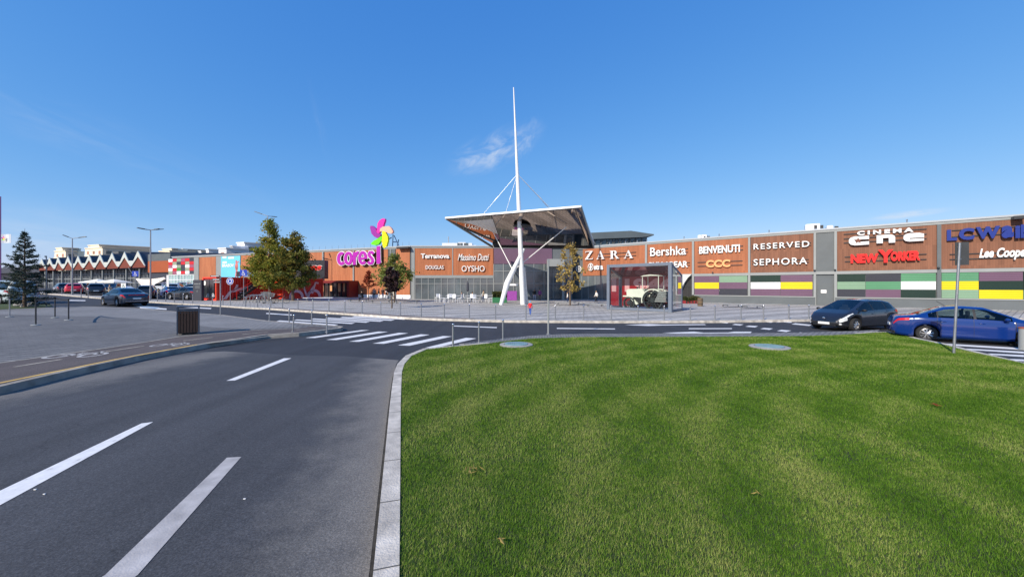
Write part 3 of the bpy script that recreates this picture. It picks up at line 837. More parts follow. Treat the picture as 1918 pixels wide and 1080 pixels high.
b.build('chequered_panel', [cm[k] for k in keys], mall)
b = MB(); WL.box(b, u0, u1, 0.3, 4.0, -0.04, 0.02); b.build('shop_window', M('pale_glass', lin((150, 178, 176)), 0.12, var=0.25, scale=0.8, spec=0.8), mall)
b = MB()
for i in range(9):
    WL.box(b, u0 + (u1 - u0) * i / 8 - 0.04, u0 + (u1 - u0) * i / 8 + 0.04, 0.3, 4.05, 0.02, 0.09)
for z in (1.9, 3.1, 4.05): WL.box(b, u0, u1, z - 0.05, z + 0.05, 0.02, 0.10)
b.build('window_mullion', m_bwhite, mall)

# centre: boards, mauve panel and the glass entrance
u = WC.u
clad(WC, 777.5, 847, 3.45, TOPZ - 0.37, clad_c); clad(WC, 849, 924, 3.45, TOPZ - 0.37, clad_c)
strip_on(WC, 771, 777, 0, TOPZ - 0.37, -0.04, 0.10, m_lgrey, 'pillar')
strip_on(WC, 847.2, 848.8, 3.4, TOPZ - 0.37, -0.02, 0.10, m_lgrey, 'pillar')
b = MB(); WC.box(b, u(925), u(1034), 5.0, TOPZ - 0.37, -0.04, 0.05); b.build('mauve_panel', M('mauve_panel', lin((104, 78, 98)), 0.5, var=0.06, scale=0.5), mall)
strip_on(WC, 777.5, 924, 3.05, 3.44, -0.04, 0.09, m_lgrey, 'middle_band')
b = MB(); WC.box(b, u(778), u(1070), 0.1, 3.04, -0.045, -0.01); WC.box(b, u(925), u(1070), 3.04, 4.99, -0.045, -0.01)
b.build('entrance_glass', M('entrance_glass', lin((92, 100, 104)), 0.08, var=0.35, scale=0.35, spec=0.7), mall)
b = MB()
for i in range(13):
    px = 778 + i * 12.2
    WC.box(b, u(px) - 0.04, u(px) + 0.04, 0.1, 3.04, -0.01, 0.05)
for px in (925, 943, 962, 981, 1000, 1019, 1036, 1053, 1069):
    WC.box(b, u(px) - 0.05, u(px) + 0.05, 0.1, 4.99, -0.01, 0.06)
for z in (2.3, 4.0): WC.box(b, u(925), u(1069), z - 0.05, z + 0.05, -0.01, 0.055)
WC.box(b, u(778), u(924), 2.25, 2.33, -0.01, 0.045)
b.build('entrance_mullion', m_lgrey, mall)
b = MB(); WC.box(b, u(1024), u(1055), 4.6, 5.6, 0.02, 1.1); WC.box(b, u(1024), u(1027), 0.1, 4.6, 0.02, 1.1); WC.box(b, u(1051), u(1055), 0.1, 4.6, 0.02, 1.1)
b.build('entrance_portal', m_lgrey, mall)
# right wing
clad(WR, 1092, 1208.5, 3.40, TOPZ - 0.37, clad_z)
pil = [(1208.7, 1212.6), (1296.5, 1300.5), (1401.5, 1405.5), (1524, 1528.5), (1562.5, 1567.5), (1754.5, 1762.5)]
for i, (p0, p1) in enumerate(pil): strip_on(WR, p0, p1, 0.1 if i > 2 else 0.95, TOPZ - 0.37, -0.02, 0.13, m_lgrey if i < 5 else m_grey, 'pillar')
for (p0, p1), mt in zip(((1213, 1296), (1301, 1401), (1406, 1523.5), (1568, 1754), (1763, 2020)), (clad_z, clad_z, clad_r, clad_r, clad_r)):
    clad(WR, p0, p1, 3.39, TOPZ - 0.37, mt)
b = MB(); WR.box(b, WR.u(1529), WR.u(1562), 3.38, TOPZ - 0.37, -0.04, 0.02); b.build('grey_bay', m_grey, mall)
b = MB(); WR.box(b, WR.u(1531), WR.u(1560), 0.1, 2.25, -0.04, 0.03); b.build('service_door', m_grey, mall)
b = MB(); WR.box(b, WR.u(1537.5), WR.u(1548), WR.z(1543, 548.5), WR.z(1543, 542.5), 0.03, 0.05); b.build('door_notice', m_white, mall)
pc = {'p': M('panel_purple', lin((106, 78, 100)), 0.4, var=0.05, scale=0.6), 'm': M('panel_mint', lin((126, 158, 130)), 0.4, var=0.05, scale=0.6), 'y': M('panel_yellow', lin((226, 200, 10)), 0.4, var=0.05, scale=0.6),
      'c': M('panel_charcoal', lin((50, 52, 62)), 0.4, var=0.05, scale=0.6), 'd': M('panel_dark_green', lin((8, 44, 34)), 0.4, var=0.08, scale=0.6), 'w': M('panel_white', lin((238, 242, 240)), 0.4, var=0.03, scale=0.6), 'g': M('panel_green', lin((84, 142, 104)), 0.4, var=0.05, scale=0.6)}
pk = list(pc)
def panels(cols, rows):
    b = MB(); n = len(rows)
    z1_, z0_ = 3.08, 0.97
    for c in range(len(cols) - 1):
        ua, ub = WR.u(cols[c]), WR.u(cols[c + 1])
        for r in range(n):
            b.mi = pk.index(rows[r][c])
            for q in range(5):
                zt_, zb2 = z1_ - (z1_ - z0_) * (r + q / 5) / n, z1_ - (z1_ - z0_) * (r + (q + 1) / 5) / n
                WR.box(b, ua + 0.012, ub - 0.012, zb2 + 0.008, zt_ - 0.004, -0.04, 0.05 + 0.004 * (q % 2))
    b.build('coloured_panel', [pc[k] for k in pk], mall)
panels((1301, 1347, 1400), ('pm', 'yp', 'pc'))
panels((1406, 1462, 1522), ('dp', 'wy', 'pp'))
panels((1568, 1621, 1687, 1753), ('dcg', 'mgw', 'cpd'))
panels((1763, 1833, 1916, 2000), ('gpd', 'ydd', 'myg'))
b = MB()
WR.box(b, WR.u(1301), WR.u(1527), 0.86, 0.96, -0.02, 0.25); WR.box(b, WR.u(1564), WR.L, 0.86, 0.96, -0.02, 0.25)
b.build('plinth_cap', m_lgrey, mall)
b = MB(); WR.box(b, WR.u(1301), WR.u(1527), -0.3, 0.86, -0.02, 0.2); WR.box(b, WR.u(1564), WR.L, -0.3, 0.86, -0.02, 0.2)
b.build('plinth', m_grey2, mall)
# white curved cladding beside the dark side entrance
b = MB()
arc = [(1150, 514), (1298, 514)]
prof = [WR.uz(1296.5, 514), WR.uz(1290, 520), WR.uz(1283, 530), WR.uz(1278, 542), WR.uz(1275, 556), WR.uz(1274, 568), WR.uz(1140, 568), WR.uz(1140, 512)]
b.prism(prof, lambda a, z, o: WR.p(a, z, o), 0.5, 0.02)
b.build('curved_cladding', M('white_cladding', lin((222, 222, 216)), 0.5, var=0.05, scale=0.5), mall)
b = MB(); WR.box(b, WR.u(1272), WR.u(1297), 0.0, 3.08, -0.04, 0.01); b.build('side_entrance', m_black, mall)
b = MB()
for px in (1280, 1288): WR.box(b, WR.u(px) - .03, WR.u(px) + .03, 0, 3.0, 0.01, 0.05)
WR.box(b, WR.u(1274), WR.u(1297), 1.95, 2.02, 0.01, 0.05)
b.build('side_entrance_frame', m_dark, mall)
b = MB(); WR.box(b, WR.u(1084), WR.u(1140), 0.1, 3.38, -0.04, 0.0); b.build('shop_window', MATS['entrance_glass'], mall)
b = MB()
for px in (1090, 1102, 1115, 1128): WR.box(b, WR.u(px) - .04, WR.u(px) + .04, 0.1, 3.38, 0.0, 0.06)
b.build('window_mullion', m_lgrey, mall)
# flood lamps and cameras along the bands
for px in (1335, 1525.5, 1563.5, 1756):
    q = MB(); c = WR.p(WR.u(px + 0.5), 3.5, 0.25)
    q.ball(c, (0.09, 0.09, 0.08)); q.box(WR.p(WR.u(px + 0.5), 3.5, 0.15), (0.06, 0.06, 0.06)); q.build('wall_camera', m_dark, mall)
for W, px in ((WL, 757), (WR, 1900)):
    q = MB(); W.box(q, W.u(px - 8), W.u(px + 14), TOPZ - 0.42, TOPZ - 0.18, 0.17, 0.75); q.build('flood_lamp_rail', m_dark, mall)
# roof rods
for px in range(586, 768, 12):
    q = MB(); W = WL; p = W.p(W.u(px), TOPZ, 0.0); q.tube(p, p + Vector((0, 0, 0.55)), 0.02, 0.012, 5); q.build('roof_rod', m_steel, mall)
for px in (1140, 1170, 1192, 1210, 1280, 1312, 1346, 1440, 1700):
    q = MB(); p = WR.p(WR.u(px), TOPZ, -0.3); q.tube(p, p + Vector((0, 0, 0.25)), 0.05, 0.04, 6); q.ball(p + Vector((0, 0, 0.27)), 0.07, 6, 4); q.build('roof_vent', m_steel, mall)
# roof units
def roof_unit(px, py0, py1, w, Y, label, mat):
    c = at(px, py1, Y); top = at(px, py0, Y).z
    t = thing('roof_unit', label, 'roof unit', (c.x, c.y, c.z))
    b = MB(); b.rbox((c.x, c.y, (c.z + top) / 2), (w, 1.6, top - c.z), 0.08, -0.6); b.build('casing', mat, t)
    b = MB()
    for k in range(3): b.box((c.x + (k - 1) * w * .27, c.y - 0.86, (c.z + top) / 2), (w * .2, 0.04, (top - c.z) * .5), -0.6)
    b.build('grille', m_dark, t)
roof_unit(1521, 421, 433, 1.2, 39.5, 'pale box unit on the roof left of the tall grey bay', m_bwhite)
roof_unit(1553, 424, 432, 0.5, 38, 'small pale roof unit right of the box unit above the grey bay', m_bwhite)
roof_unit(1317, 441, 452, 1.0, 46, 'small white unit on the roof above the peach three letter sign', m_bwhite)
t = thing('roof_plant_room', 'white stepped plant room on the roof behind the canopy left corner', 'roof unit', at(860, 465, 66))
b = MB(); Y = 66
for x0, x1, y0 in ((828, 858, 455), (858, 872, 453.5), (872, 884, 455), (884, 892, 459), (818, 828, 461)):
    p, q = at(x0, y0, Y), at(x1, 470, Y); b.box(((p.x + q.x) / 2, Y + 1.5, (p.z + q.z) / 2), (q.x - p.x, 3, p.z - q.z))
b.build('block', m_bwhite, t)
b = MB()
for x0, x1 in ((856.5, 861), (862, 866.5), (869, 877)):
    p, q = at(x0, 455, Y), at(x1, 461, Y); b.box(((p.x + q.x) / 2, Y - 0.02, (p.z + q.z) / 2), (q.x - p.x, 0.06, p.z - q.z))
b.build('louvre', m_grey, t)
b = MB(); p = at(839, 455, Y); b.tube((p.x, Y + .5, p.z), (p.x, Y + .5, p.z + 1.2), 0.08, 0.08, 6); b.build('flue', m_steel, t)

# rooftop pavilion with a dark oversailing roof, right of the canopy
t = thing('roof_pavilion', 'dark flat-roofed glazed pavilion standing on the mall roof beside the canopy', 'pavilion', at(1165, 462, 62))
Y = 62
def bx(b, x0, x1, y0, y1, Y0, Y1):
    p, q = at(x0, y0, Y0), at(x1, y1, Y0); b.box(((p.x + q.x) / 2, (Y0 + Y1) / 2, (p.z + q.z) / 2), (q.x - p.x, Y1 - Y0, p.z - q.z))
b = MB()
o_ = [(1050, 438), (1110, 435.5), (1182, 432), (1225, 438.5), (1225, 440.5), (1203, 444), (1050, 450)]
b.prism(o_, lambda a, z, d: Vector(((a - CX) / F * Y, Y + d, CH + (HY - z) / F * Y)), 0, 10)
b.build('roof', M('pavilion_roof', lin((84, 94, 98)), 0.6, var=0.12, scale=0.4), t)
b = MB(); bx(b, 1050, 1212, 445, 470, Y + 0.8, Y + 8); b.build('glazing', M('pavilion_glass', lin((70, 84, 92)), 0.1, var=0.4, scale=0.9, spec=0.8), t)
b = MB()
for px in range(1060, 1214, 11): bx(b, px - .5, px + .5, 444, 470, Y + 0.6, Y + 0.8)
for k in range(12):
    p = at(1064 + k * 12, 458, Y + .65); q = at(1072 + k * 12, 446, Y + .65); b.tube(p, q, 0.07, 0.07, 5)
b.build('frame', m_grey, t)

# ------------------------------------------------------------------ shop signs
def sign(label, W, word, px0, px1, yt, yb, mat, bold=0.0, shear=0.0, rails=None, group='shop signs on the mall front', space=1.0, railpx=None, parts=None, o=0.16):
    c = W.p(W.u((px0 + px1) / 2), W.z((px0 + px1) / 2, yb), 0.1)
    t = thing('shop_sign', label, 'sign', c, 0, group)
    if word:
        b = MB(); W.text(b, text(word, bold, 0.03, shear, space), px0, px1, yt, yb, o, o + 0.10); b.build('lettering', mat, t)
    if parts: parts(t)
    if rails:
        b = MB(); r0, r1 = railpx or (px0 - 3, px1 + 3)
        for y in rails:
            z = W.z((px0 + px1) / 2, y); W.box(b, W.u(r0), W.u(r1), z - 0.035, z + 0.035, 0.06, o - 0.02)
        b.build('mounting_rail', m_dark, t)
    return t
sign('upper of two thin white capital letter signs left of the tall grey bay', WR, 'RESERVED', 1412, 1516, 454, 465, m_letter, 0.012, space=1.25, rails=(457.5, 462))
sign('lower of two thin white capital letter signs left of the tall grey bay', WR, 'SEPHORA', 1412, 1512, 483.5, 496, m_letter, 0.010, space=1.2, rails=(487.5, 492.5))
sign('white lower case sign with one capital, above the tractor case right corner', WR, 'Bershka', 1219, 1286, 462, 478.5, m_letter, 0.012, rails=(468, 474))
sign('bold white sign half hidden behind the top of the tractor case', WR, 'PULL&BEAR', 1217, 1289.5, 490, 501.5, m_letter, 0.03, rails=(493, 498))
sign('bold narrow white capital sign right above the peach three letter sign', WR, 'BENVENUTI', 1310.5, 1386.5, 460, 474, m_letter, 0.03, rails=(463, 470), railpx=(1308, 1392))
sign('peach coloured sign of three round letters on two dark rails', WR, 'CCC', 1323, 1368.5, 486.5, 500.5, m_orange, 0.05, rails=(490, 497.5), railpx=(1307, 1391))
def ny_parts(t):
    b = MB(); WR.text(b, text('Y', 0.05), 1643.5, 1672, 468, 492, 0.24, 0.42); b.build('lettering', m_signred, t)
sign('red sign with jagged letters and a tall Y on brown boards', WR, 'NEW', 1593, 1645, 475.5, 492.5, m_signred, 0.06, rails=(480, 489), railpx=(1582, 1735), parts=lambda t: (ny_parts(t), (lambda b: (WR.text(b, text('ORKER', 0.06), 1667, 1722, 470.5, 488.5, 0.22, 0.36), b.build('lettering', m_signred, t)))(MB())))
def lc_parts(t):
    b = MB(); WR.text(b, text('C', 0.06), 1793.5, 1822, 428, 450, 0.22, 0.40); b.build('lettering', m_navy, t); b = MB(); WR.text(b, text('W', 0.05), 1825, 1870, 425, 447.5, 0.22, 0.40); b.build('lettering', m_navy, t); b = MB(); WR.text(b, text('a', 0.07), 1872.5, 1895, 423.5, 446.5, 0.22, 0.40); b.build('lettering', m_navy, t); b = MB(); WR.text(b, text('ikiki', 0.05), 1897.5, 1975, 420, 445, 0.22, 0.40); b.build('lettering', m_navy, t)
sign('large blue lettering at the right edge of the photo', WR, 'L', 1772, 1791, 430.5, 451, m_navy, 0.06, rails=(432, 444), railpx=(1782, 1960), parts=lc_parts)
sign('white slanted script sign under the large blue lettering', WR, 'Lee Cooper', 1832, 1928, 464, 487, m_letter, 0.035, 0.28, rails=(473, 483), railpx=(1778, 1935))
def cine_parts(t):
    b = MB()
    def blk(px0, px1, yt, yb, pts):
        b = MB()
        pm = (px0 + px1) / 2; u0, u1, zt, zb = WR.u(px0), WR.u(px1), WR.z(pm, yt), WR.z(pm, yb)
        b.prism([(u0 + (u1 - u0) * a, zb + (zt - zb) * c) for a, c in pts], lambda a, z, o: WR.p(a, z, o), 0.36, 0.22)
        b.build('lettering', m_letter, t)
    cc = [(1, .62), (1, .98), (.30, 1), (.1, .9), (0, .68), (0, .32), (.1, .1), (.3, 0), (1, .02), (1, .38), (.36, .36), (.30, .5), (.36, .64)]
    blk(1589.5, 1627, 443, 459.5, cc)
    blk(1641, 1675.5, 440, 455.5, [(0, 0), (0, .98), (.75, .98), (.92, .88), (1, .66), (1, 0), (.66, 0), (.66, .6), (.34, .6), (.34, 0)])
    blk(1691, 1729, 437, 452.5, [(1, .42), (.30, .42), (.30, .30), (1, .30), (1, .02), (.3, 0), (.1, .1), (0, .32), (0, .68), (.1, .9), (.3, 1), (.78, .98), (1, .84)])
    b = MB(); st = []
    uc, zc = WR.u(1606.5), WR.z(1606.5, 451)
    for k in range(10):
        r = 0.30 if k % 2 == 0 else 0.12; a = math.pi / 2 + k * math.pi / 5; st.append((uc + r * math.cos(a), zc + r * math.sin(a)))
    b.prism(st, lambda a, z, o: WR.p(a, z, o), 0.40, 0.2); b.build('star', M('star_brown', lin((110, 60, 42)), 0.5), t)
sign('white cinema sign with a star in its first round letter', WR, 'CINEMA', 1605, 1710, 430, 438, m_letter, 0.05, space=1.5, rails=(434, 443, 451), railpx=(1580, 1735), parts=cine_parts)
def zara_parts(t):
    b = MB()
    def poly(px0, px1, pts, b):
        yt, yb = 470.5 + (1098 - px0) * 0.022, 486 + (1098 - px0) * 0.030
        pm = (px0 + px1) / 2; u0, u1, zt, zb = WR.u(px0), WR.u(px1), WR.z(pm, yt), WR.z(pm, yb)
        b.prism([(u0 + (u1 - u0) * a, zb + (zt - zb) * c) for a, c in pts], lambda a, z, o: WR.p(a, z, o), 0.34, 0.2)
    Z = [[(0.05, 1), (1, 1), (1, .93), (.05, .93)], [(.05, .929), (.05, .76), (.10, .929)], [(.68, .929), (.97, .929), (.30, .071), (.01, .071)], [(0, .07), (1, .07), (1, 0), (0, 0)], [(1, .071), (1, .26), (.93, .071)]]
    A = [[(.46, 1), (.54, 1), (.92, .06), (.70, .06), (.44, .88)], [(.43, .86), (.46, .80), (.16, .06), (.10, .06)], [(.245, .36), (.66, .36), (.68, .30), (.225, .30)], [(0, .058), (.28, .058), (.28, 0), (0, 0)], [(.58, .058), (1, .058), (1, 0), (.58, 0)]]
    bowl = [(.36, .995), (.58, .99), (.74, .93), (.80, .77), (.76, .62), (.62, .53), (.36, .50), (.36, .55), (.50, .58), (.58, .66), (.59, .78), (.56, .88), (.46, .94), (.36, .945)]
    Rr = [[(.12, .94), (.36, .94), (.36, .06), (.12, .06)], [(0, 1), (.359, 1), (.359, .945), (0, .945)], bowl, [(.50, .52), (.64, .525), (1, .06), (.76, .06)], [(0, .058), (.46, .058), (.46, 0), (0, 0)], [(.72, .058), (1.08, .058), (1.08, 0), (.72, 0)]]
    for L_, a, c in ((Z, 1098, 1112), (A, 1119, 1134), (Rr, 1144, 1160), (A, 1170, 1187.5)):
        b = MB()
        for q in L_: poly(a, c, q, b)
        b.build('lettering', m_letter, t)
sign('white serif sign of four widely spaced capitals right of the entrance', WR, None, 1098, 1187, 470, 486, m_letter, rails=(475, 481), railpx=(1120, 1192), parts=zara_parts)
def astra(t):
    b = MB(); uc, zc = WR.u(1108), WR.z(1108, 500)
    ring = []
    for k in range(20):
        a0, a1 = 2 * math.pi * k / 20, 2 * math.pi * (k + 1) / 20
        WR_p = lambda r, a: WR.p(uc + r * math.cos(a) * 0.8, zc + r * math.sin(a), 0.2)
        b.prism([(r * math.cos(a), r * math.sin(a)) for r, a in ((0.42, a0), (0.52, a0), (0.52, a1), (0.42, a1))], lambda x, y, o: WR.p(uc + x * .8, zc + y, o), 0.3, 0.2)
    b.prism([(-.05, -.35), (.1, -.3), (.25, 0), (.1, .3), (.12, .62), (0, .4), (-.2, 0)], lambda x, y, o: WR.p(uc + x * .8, zc + y, o), 0.33, 0.22)
    b.build('flame_emblem', m_letter, t)
sign('white sign with a ringed flame emblem, below the four serif capitals', WR, 'stra', 1114, 1131, 495.5, 505, m_letter, 0.04, parts=astra)
b = MB(); uc, zc = WR.u(1085.5), WR.z(1085.5, 503.5)
t = thing('shop_sign', 'round white mesh emblem on the wall behind the pale tree', 'sign', WR.p(uc, zc, 0.1), 0, 'shop signs on the mall front')
for k in range(18):
    a0, a1 = 2 * math.pi * k / 18, 2 * math.pi * (k + 1) / 18
    b.prism([(r * math.cos(a), r * math.sin(a)) for r, a in ((0.34, a0), (0.44, a0), (0.44, a1), (0.34, a1))], lambda x, y, o: WR.p(uc + x, zc + y, o), 0.3, 0.2)
for a in (0.5, 1.6, 2.6):
    b.tube(WR.p(uc + .35 * math.cos(a), zc + .35 * math.sin(a), .25), WR.p(uc - .35 * math.cos(a), zc - .35 * math.sin(a), .25), 0.035, n=5)
b.build('emblem', m_letter, t)
sign('bold white sign on the upper left of the terrace boards, beside the pillar', WC, 'Terranova', 789, 842, 475, 484, m_letter, 0.03)
sign('small thin white sign on the lower left of the terrace boards', WC, 'DOUGLAS', 798, 831.5, 497, 504, m_letter, 0.01)
sign('slanted white script sign on the upper right of the terrace boards', WC, 'Massimo Dutti', 858, 916, 475.5, 488, m_letter, 0.006, 0.35)
sign('white sign of five wide capitals below the slanted script, over the terrace', WC, 'OYSHO', 865, 908, 497.5, 508.5, m_letter, 0.005)
# big purple lettering on the left wall
m_purple = M('letter_purple', lin((178, 28, 168)), 0.35, var=0.04)
t = thing('mall_name_sign', 'large purple lettering with white edges on the orange wall', 'sign', WL.p(WL.u(677), WL.z(677, 496), 0.1))
def ribbon_letter(b, W, pts, wpx, o0, o1, closed=False):
    """thick stroke along picture points, laid on the wall"""
    n = len(pts); Lf, Rt = [], []
    for i, p in enumerate(pts):
        a = Vector(pts[(i - 1) % n] if closed or i else p); c = Vector(pts[(i + 1) % n] if closed or i < n - 1 else p)
        t_ = (c - a).normalized(); q = Vector((-t_.y, t_.x)) * wpx / 2
        Lf.append((p[0] + q.x, p[1] + q.y)); Rt.append((p[0] - q.x, p[1] - q.y))
    vs = []
    for l, r_ in zip(Lf, Rt):
        for (x, y), o in ((l, o1), (r_, o1), (r_, o0), (l, o0)):
            vs.append(W.p(W.u(x), W.z(677, y), o))
    fs = []; m_ = n if closed else n - 1
    for i in range(m_):
        j = (i + 1) % n
        for k in range(4): fs.append((i * 4 + k, i * 4 + (k + 1) % 4, j * 4 + (k + 1) % 4, j * 4 + k))
    if not closed: fs += [(0, 1, 2, 3), tuple((n - 1) * 4 + k for k in (3, 2, 1, 0))]
    b.add(vs, fs)
def earc(cx, cy, rx, ry, a0, a1, n=16):
    return [(cx + rx * math.cos(R(a0 + (a1 - a0) * k / n)), cy - ry * math.sin(R(a0 + (a1 - a0) * k / n))) for k in range(n + 1)]
GL = [[(earc(645, 483.5, 5.6, 10, 55, 318), 0)], [(earc(658, 483.5, 5.6, 10, 0, 337.5, 15), 1)], [([(669, 472.5), (669, 484), (669, 496)], 0), (earc(675.5, 482, 4.2, 8.4, 172, 70, 8), 0)],
      [(earc(684.5, 483.5, 5.8, 10, -12, 318, 18), 0), ([(681.5, 485), (687.5, 484.4)], 0)], [([(704.5, 477), (701.5, 473.6), (697.5, 474), (696, 477.5), (698, 481.5), (702, 485.5), (703.4, 489.5), (701.5, 493.6), (697.5, 494), (694.6, 491)], 0)]]
def wletters(mat, nm, wpx, o0, o1):
    for strokes in GL:
        b = MB()
        for k, (pts, cl_) in enumerate(strokes): ribbon_letter(b, WL, pts, wpx * (0.75 if k and len(pts) < 4 else 1), o0 + .004 * k, o1 + .004 * k, bool(cl_))
        b.build(nm, mat, t)
wletters(m_purple, 'lettering', 5.4, 0.52, 0.58)
wletters(m_letter, 'letter_edge', 8.0, 0.46, 0.515)
wletters(m_dark, 'letter_side', 6.4, 0.12, 0.455)
def istroke(mat, nm, g, o0, o1):
    b = MB()
    q = [(710.5 - g, 463), (713, 461.5 - g), (717 + g, 461 - g), (717.5 + g, 487), (718.5 + g, 492), (715, 494.5 + g), (710.5 - g, 494 + g), (710.5 - g, 484)]
    b.prism([WL.uz(x, y) for x, y in q], lambda a, z, o: WL.p(a, z, o), o1, o0); b.build(nm, mat, t)
istroke(m_purple, 'lettering', 0, 0.52, 0.58); istroke(m_letter, 'letter_edge', 0.7, 0.47, 0.515); istroke(m_dark, 'letter_side', 0.4, 0.12, 0.465)

# pinwheel on a steel stand above the roof edge
t = thing('pinwheel_sign', 'five petal pinwheel sign in pink, purple, peach, yellow and green on the roof', 'sign', WL.p(WL.u(722), TOPZ, 0))
def pz(l): return [WL.uz(600 + a * .2037, 380 + b_ * .2037) for a, b_ in l]
pet = [('pink', (236, 40, 160), [(520, 275), (530, 190), (548, 160), (578, 143), (597, 146), (597, 165), (582, 205), (583, 222), (560, 238), (548, 276), (530, 282)]),
       ('purple', (150, 40, 150), [(462, 228), (466, 212), (482, 211), (515, 235), (524, 272), (560, 290), (556, 306), (532, 326), (500, 310), (476, 282)]),
       ('peach', (255, 180, 150), [(555, 238), (580, 219), (635, 215), (655, 230), (672, 258), (670, 276), (655, 283), (605, 268), (582, 262), (554, 264)]),
       ('yellow', (250, 240, 0), [(575, 265), (592, 258), (604, 268), (626, 310), (628, 348), (615, 395), (600, 416), (586, 410), (571, 345), (577, 310)]),
       ('green', (110, 235, 20), [(573, 305), (579, 330), (545, 380), (512, 390), (480, 384), (475, 372), (495, 352), (528, 334)])]
for i, (nm, c, l) in enumerate(pet):
    b = MB(); b.prism(pz(l), lambda a, z, o: WL.p(a, z, o), 0.10 + 0.03 * i, -0.25 + 0.03 * i)
    q = b.build('petal', M('petal_' + nm, lin(c), 0.35, var=0.03), t); q['label'] = nm + ' petal'
b = MB()
for x0, y0, x1, y1, oo in ((731, 438, 730, 463, -.6), (733, 440, 743, 462, -.6), (730.5, 452, 737, 452, -.6), (730, 462, 733, 446, -1.6), (712, 462, 716, 452, -.3), (716, 452, 730, 444, -.4)):
    b.tube(WL.p(WL.u(x0), WL.z(x0, y0), oo), WL.p(WL.u(x1), WL.z(x1, y1), oo), 0.07, n=6)
b.build('stand', M('stand_blue', lin((40, 70, 110)), 0.5), t)
# light blue banner on the left wall
t = thing('wall_banner', 'light blue BRASOV banner with a sports player on the orange wall', 'banner', WL.p(WL.u(434), 2.5, 0.1))
b = MB(); WL.box(b, WL.u(415.5), WL.u(451.5), 2.6, TOPZ - 0.4, 0.06, 0.14); b.build('sheet', M('banner_blue', lin((110, 200, 232)), 0.6, var=0.06, scale=0.5), t)
b = MB(); WL.text(b, text('BRASOV', 0.04), 418, 440, 494, 500, 0.14, 0.16)
for px0, px1, y in ((418.5, 426, 481.5), (429, 440, 483), (418.5, 426.5, 491)):
    WL.box(b, WL.u(px0), WL.u(px1), WL.z(430, y) - .16, WL.z(430, y) + .16, 0.14, 0.16)
b.build('lettering', m_letter, t)
b = MB()
pl = [(442, 519), (443.3, 507), (441.8, 500), (442, 496), (443.2, 493.5), (442.8, 489), (444, 487), (445.4, 488), (445.8, 490), (450, 488.5), (450, 490), (446.6, 492.5), (447.6, 498), (446.6, 505), (447.4, 519), (445.6, 519), (444.8, 509), (443.8, 519)]
b.prism([WL.uz(x, y) for x, y in pl], lambda a, z, o: WL.p(a, z, o), 0.16, 0.14); b.build('player_print', M('player_print', lin((190, 110, 105)), 0.6, var=0.5, scale=2.5), t)

# ================================================================== MARKET HALL WITH ZIGZAG ROOF
WM = Wall((-109, 88), (-74.5, 75.5))
def zz(l): return [WM.uz(x, y) for x, y in l]
def zx(a, b_): return (a / 1571 * 320, 380 + b_ / 1080 * 220)
t = thing('market_hall', 'low market hall with a white zigzag roof edge over brown gables and glass', 'building', WM.p(WM.L / 2, 1.2, 0))
tips = [(355, 607), (430, 605), (510, 606), (590, 604), (680, 601), (775, 598), (877, 596), (980, 592), (1095, 587), (1212, 582), (1345, 578)]
peaks = [(395, 512), (465, 500), (543, 492), (635, 486), (728, 484), (830, 474), (930, 468), (1040, 457), (1155, 448), (1278, 440)]
outer = [tips[0]]
for k in range(10): outer += [peaks[k], tips[k + 1]]
inner = []
for k in range(10):
    # inside edge of the fascia: same zigzag lowered, clipped to the tips
    if k == 0: inner.append((tips[0][0] + 8, tips[0][1] - 4))
b = MB()
for k in range(10):
    p, a, c = peaks[k], tips[k], tips[k + 1]
    w = 52
    # left limb and right limb of each peak, 52 px (zoomed) deep
    b.prism(zz([zx(*q) for q in (a, (p[0], p[1]), (p[0], p[1] + w), (a[0] + 7, a[1] - 1))]), lambda u_, z, o: WM.p(u_, z, o), 0.2, 0.06)
    b.prism(zz([zx(*q) for q in ((p[0], p[1]), c, (c[0] - 7, c[1] - 1), (p[0], p[1] + w))]), lambda u_, z, o: WM.p(u_, z, o), 0.203, 0.063)
    if k < 9:
        n_ = peaks[k + 1]
        # white lower V between two peaks
        y = (p[1] * .38 + c[1] * .62)
        b.prism(zz([zx(*q) for q in ((p[0] + (c[0] - p[0]) * .62, y), (n_[0] - (n_[0] - c[0]) * .62, y), (c[0], c[1]))]), lambda u_, z, o: WM.p(u_, z, o), 0.19, 0.07)
b.build('zigzag_fascia', M('fascia_white', lin((192, 198, 192)), 0.6, var=0.06, scale=0.3), t)
b = MB()
for k in range(10):
    p, a, c = peaks[k], tips[k], tips[k + 1]
    b.prism(zz([zx(*q) for q in ((p[0], p[1] + 20), (c[0] - 8, c[1] - 8), (c[0] - 8, c[1] + 14), (a[0] + 8, a[1] + 14), (a[0] + 8, a[1] - 8))]), lambda u_, z, o: WM.p(u_, z, o), 0.05, -0.3)
b.build('gable', M('gable_brown', lin((116, 52, 34)), 0.7, var=0.12, scale=0.4), t)
# folded roof behind the fascia
b = MB()
for k in range(10):
    p, a, c = peaks[k], tips[k], tips[k + 1]
    for e, f_ in ((a, p), (p, c)):
        A, B = WM.uz(*zx(*e)), WM.uz(*zx(*f_))
        b.quad(WM.p(A[0], A[1] - .2, 0), WM.p(B[0], B[1] - .2, 0), WM.p(B[0], B[1] + .6, -22), WM.p(A[0], A[1] + 1.2, -22))
b.build('folded_roof', M('roof_slate', lin((74, 78, 86)), 0.7, var=0.12, scale=0.3), t)
b = MB(); WM.box(b, WM.u(60), WM.u(318), 6.5, 8.2, -9, -8); b.build('rear_roof', MATS['roof_slate'], t)
b = MB()
zb0 = 1.2
WM.box(b, WM.u(60), WM.u(318), zb0 - .5, 5.6, -3.0, -2.0)
b.build('glazing', M('hall_glass', lin((58, 64, 72)), 0.35, var=0.4, scale=0.4, spec=0.4), t)
b = MB()
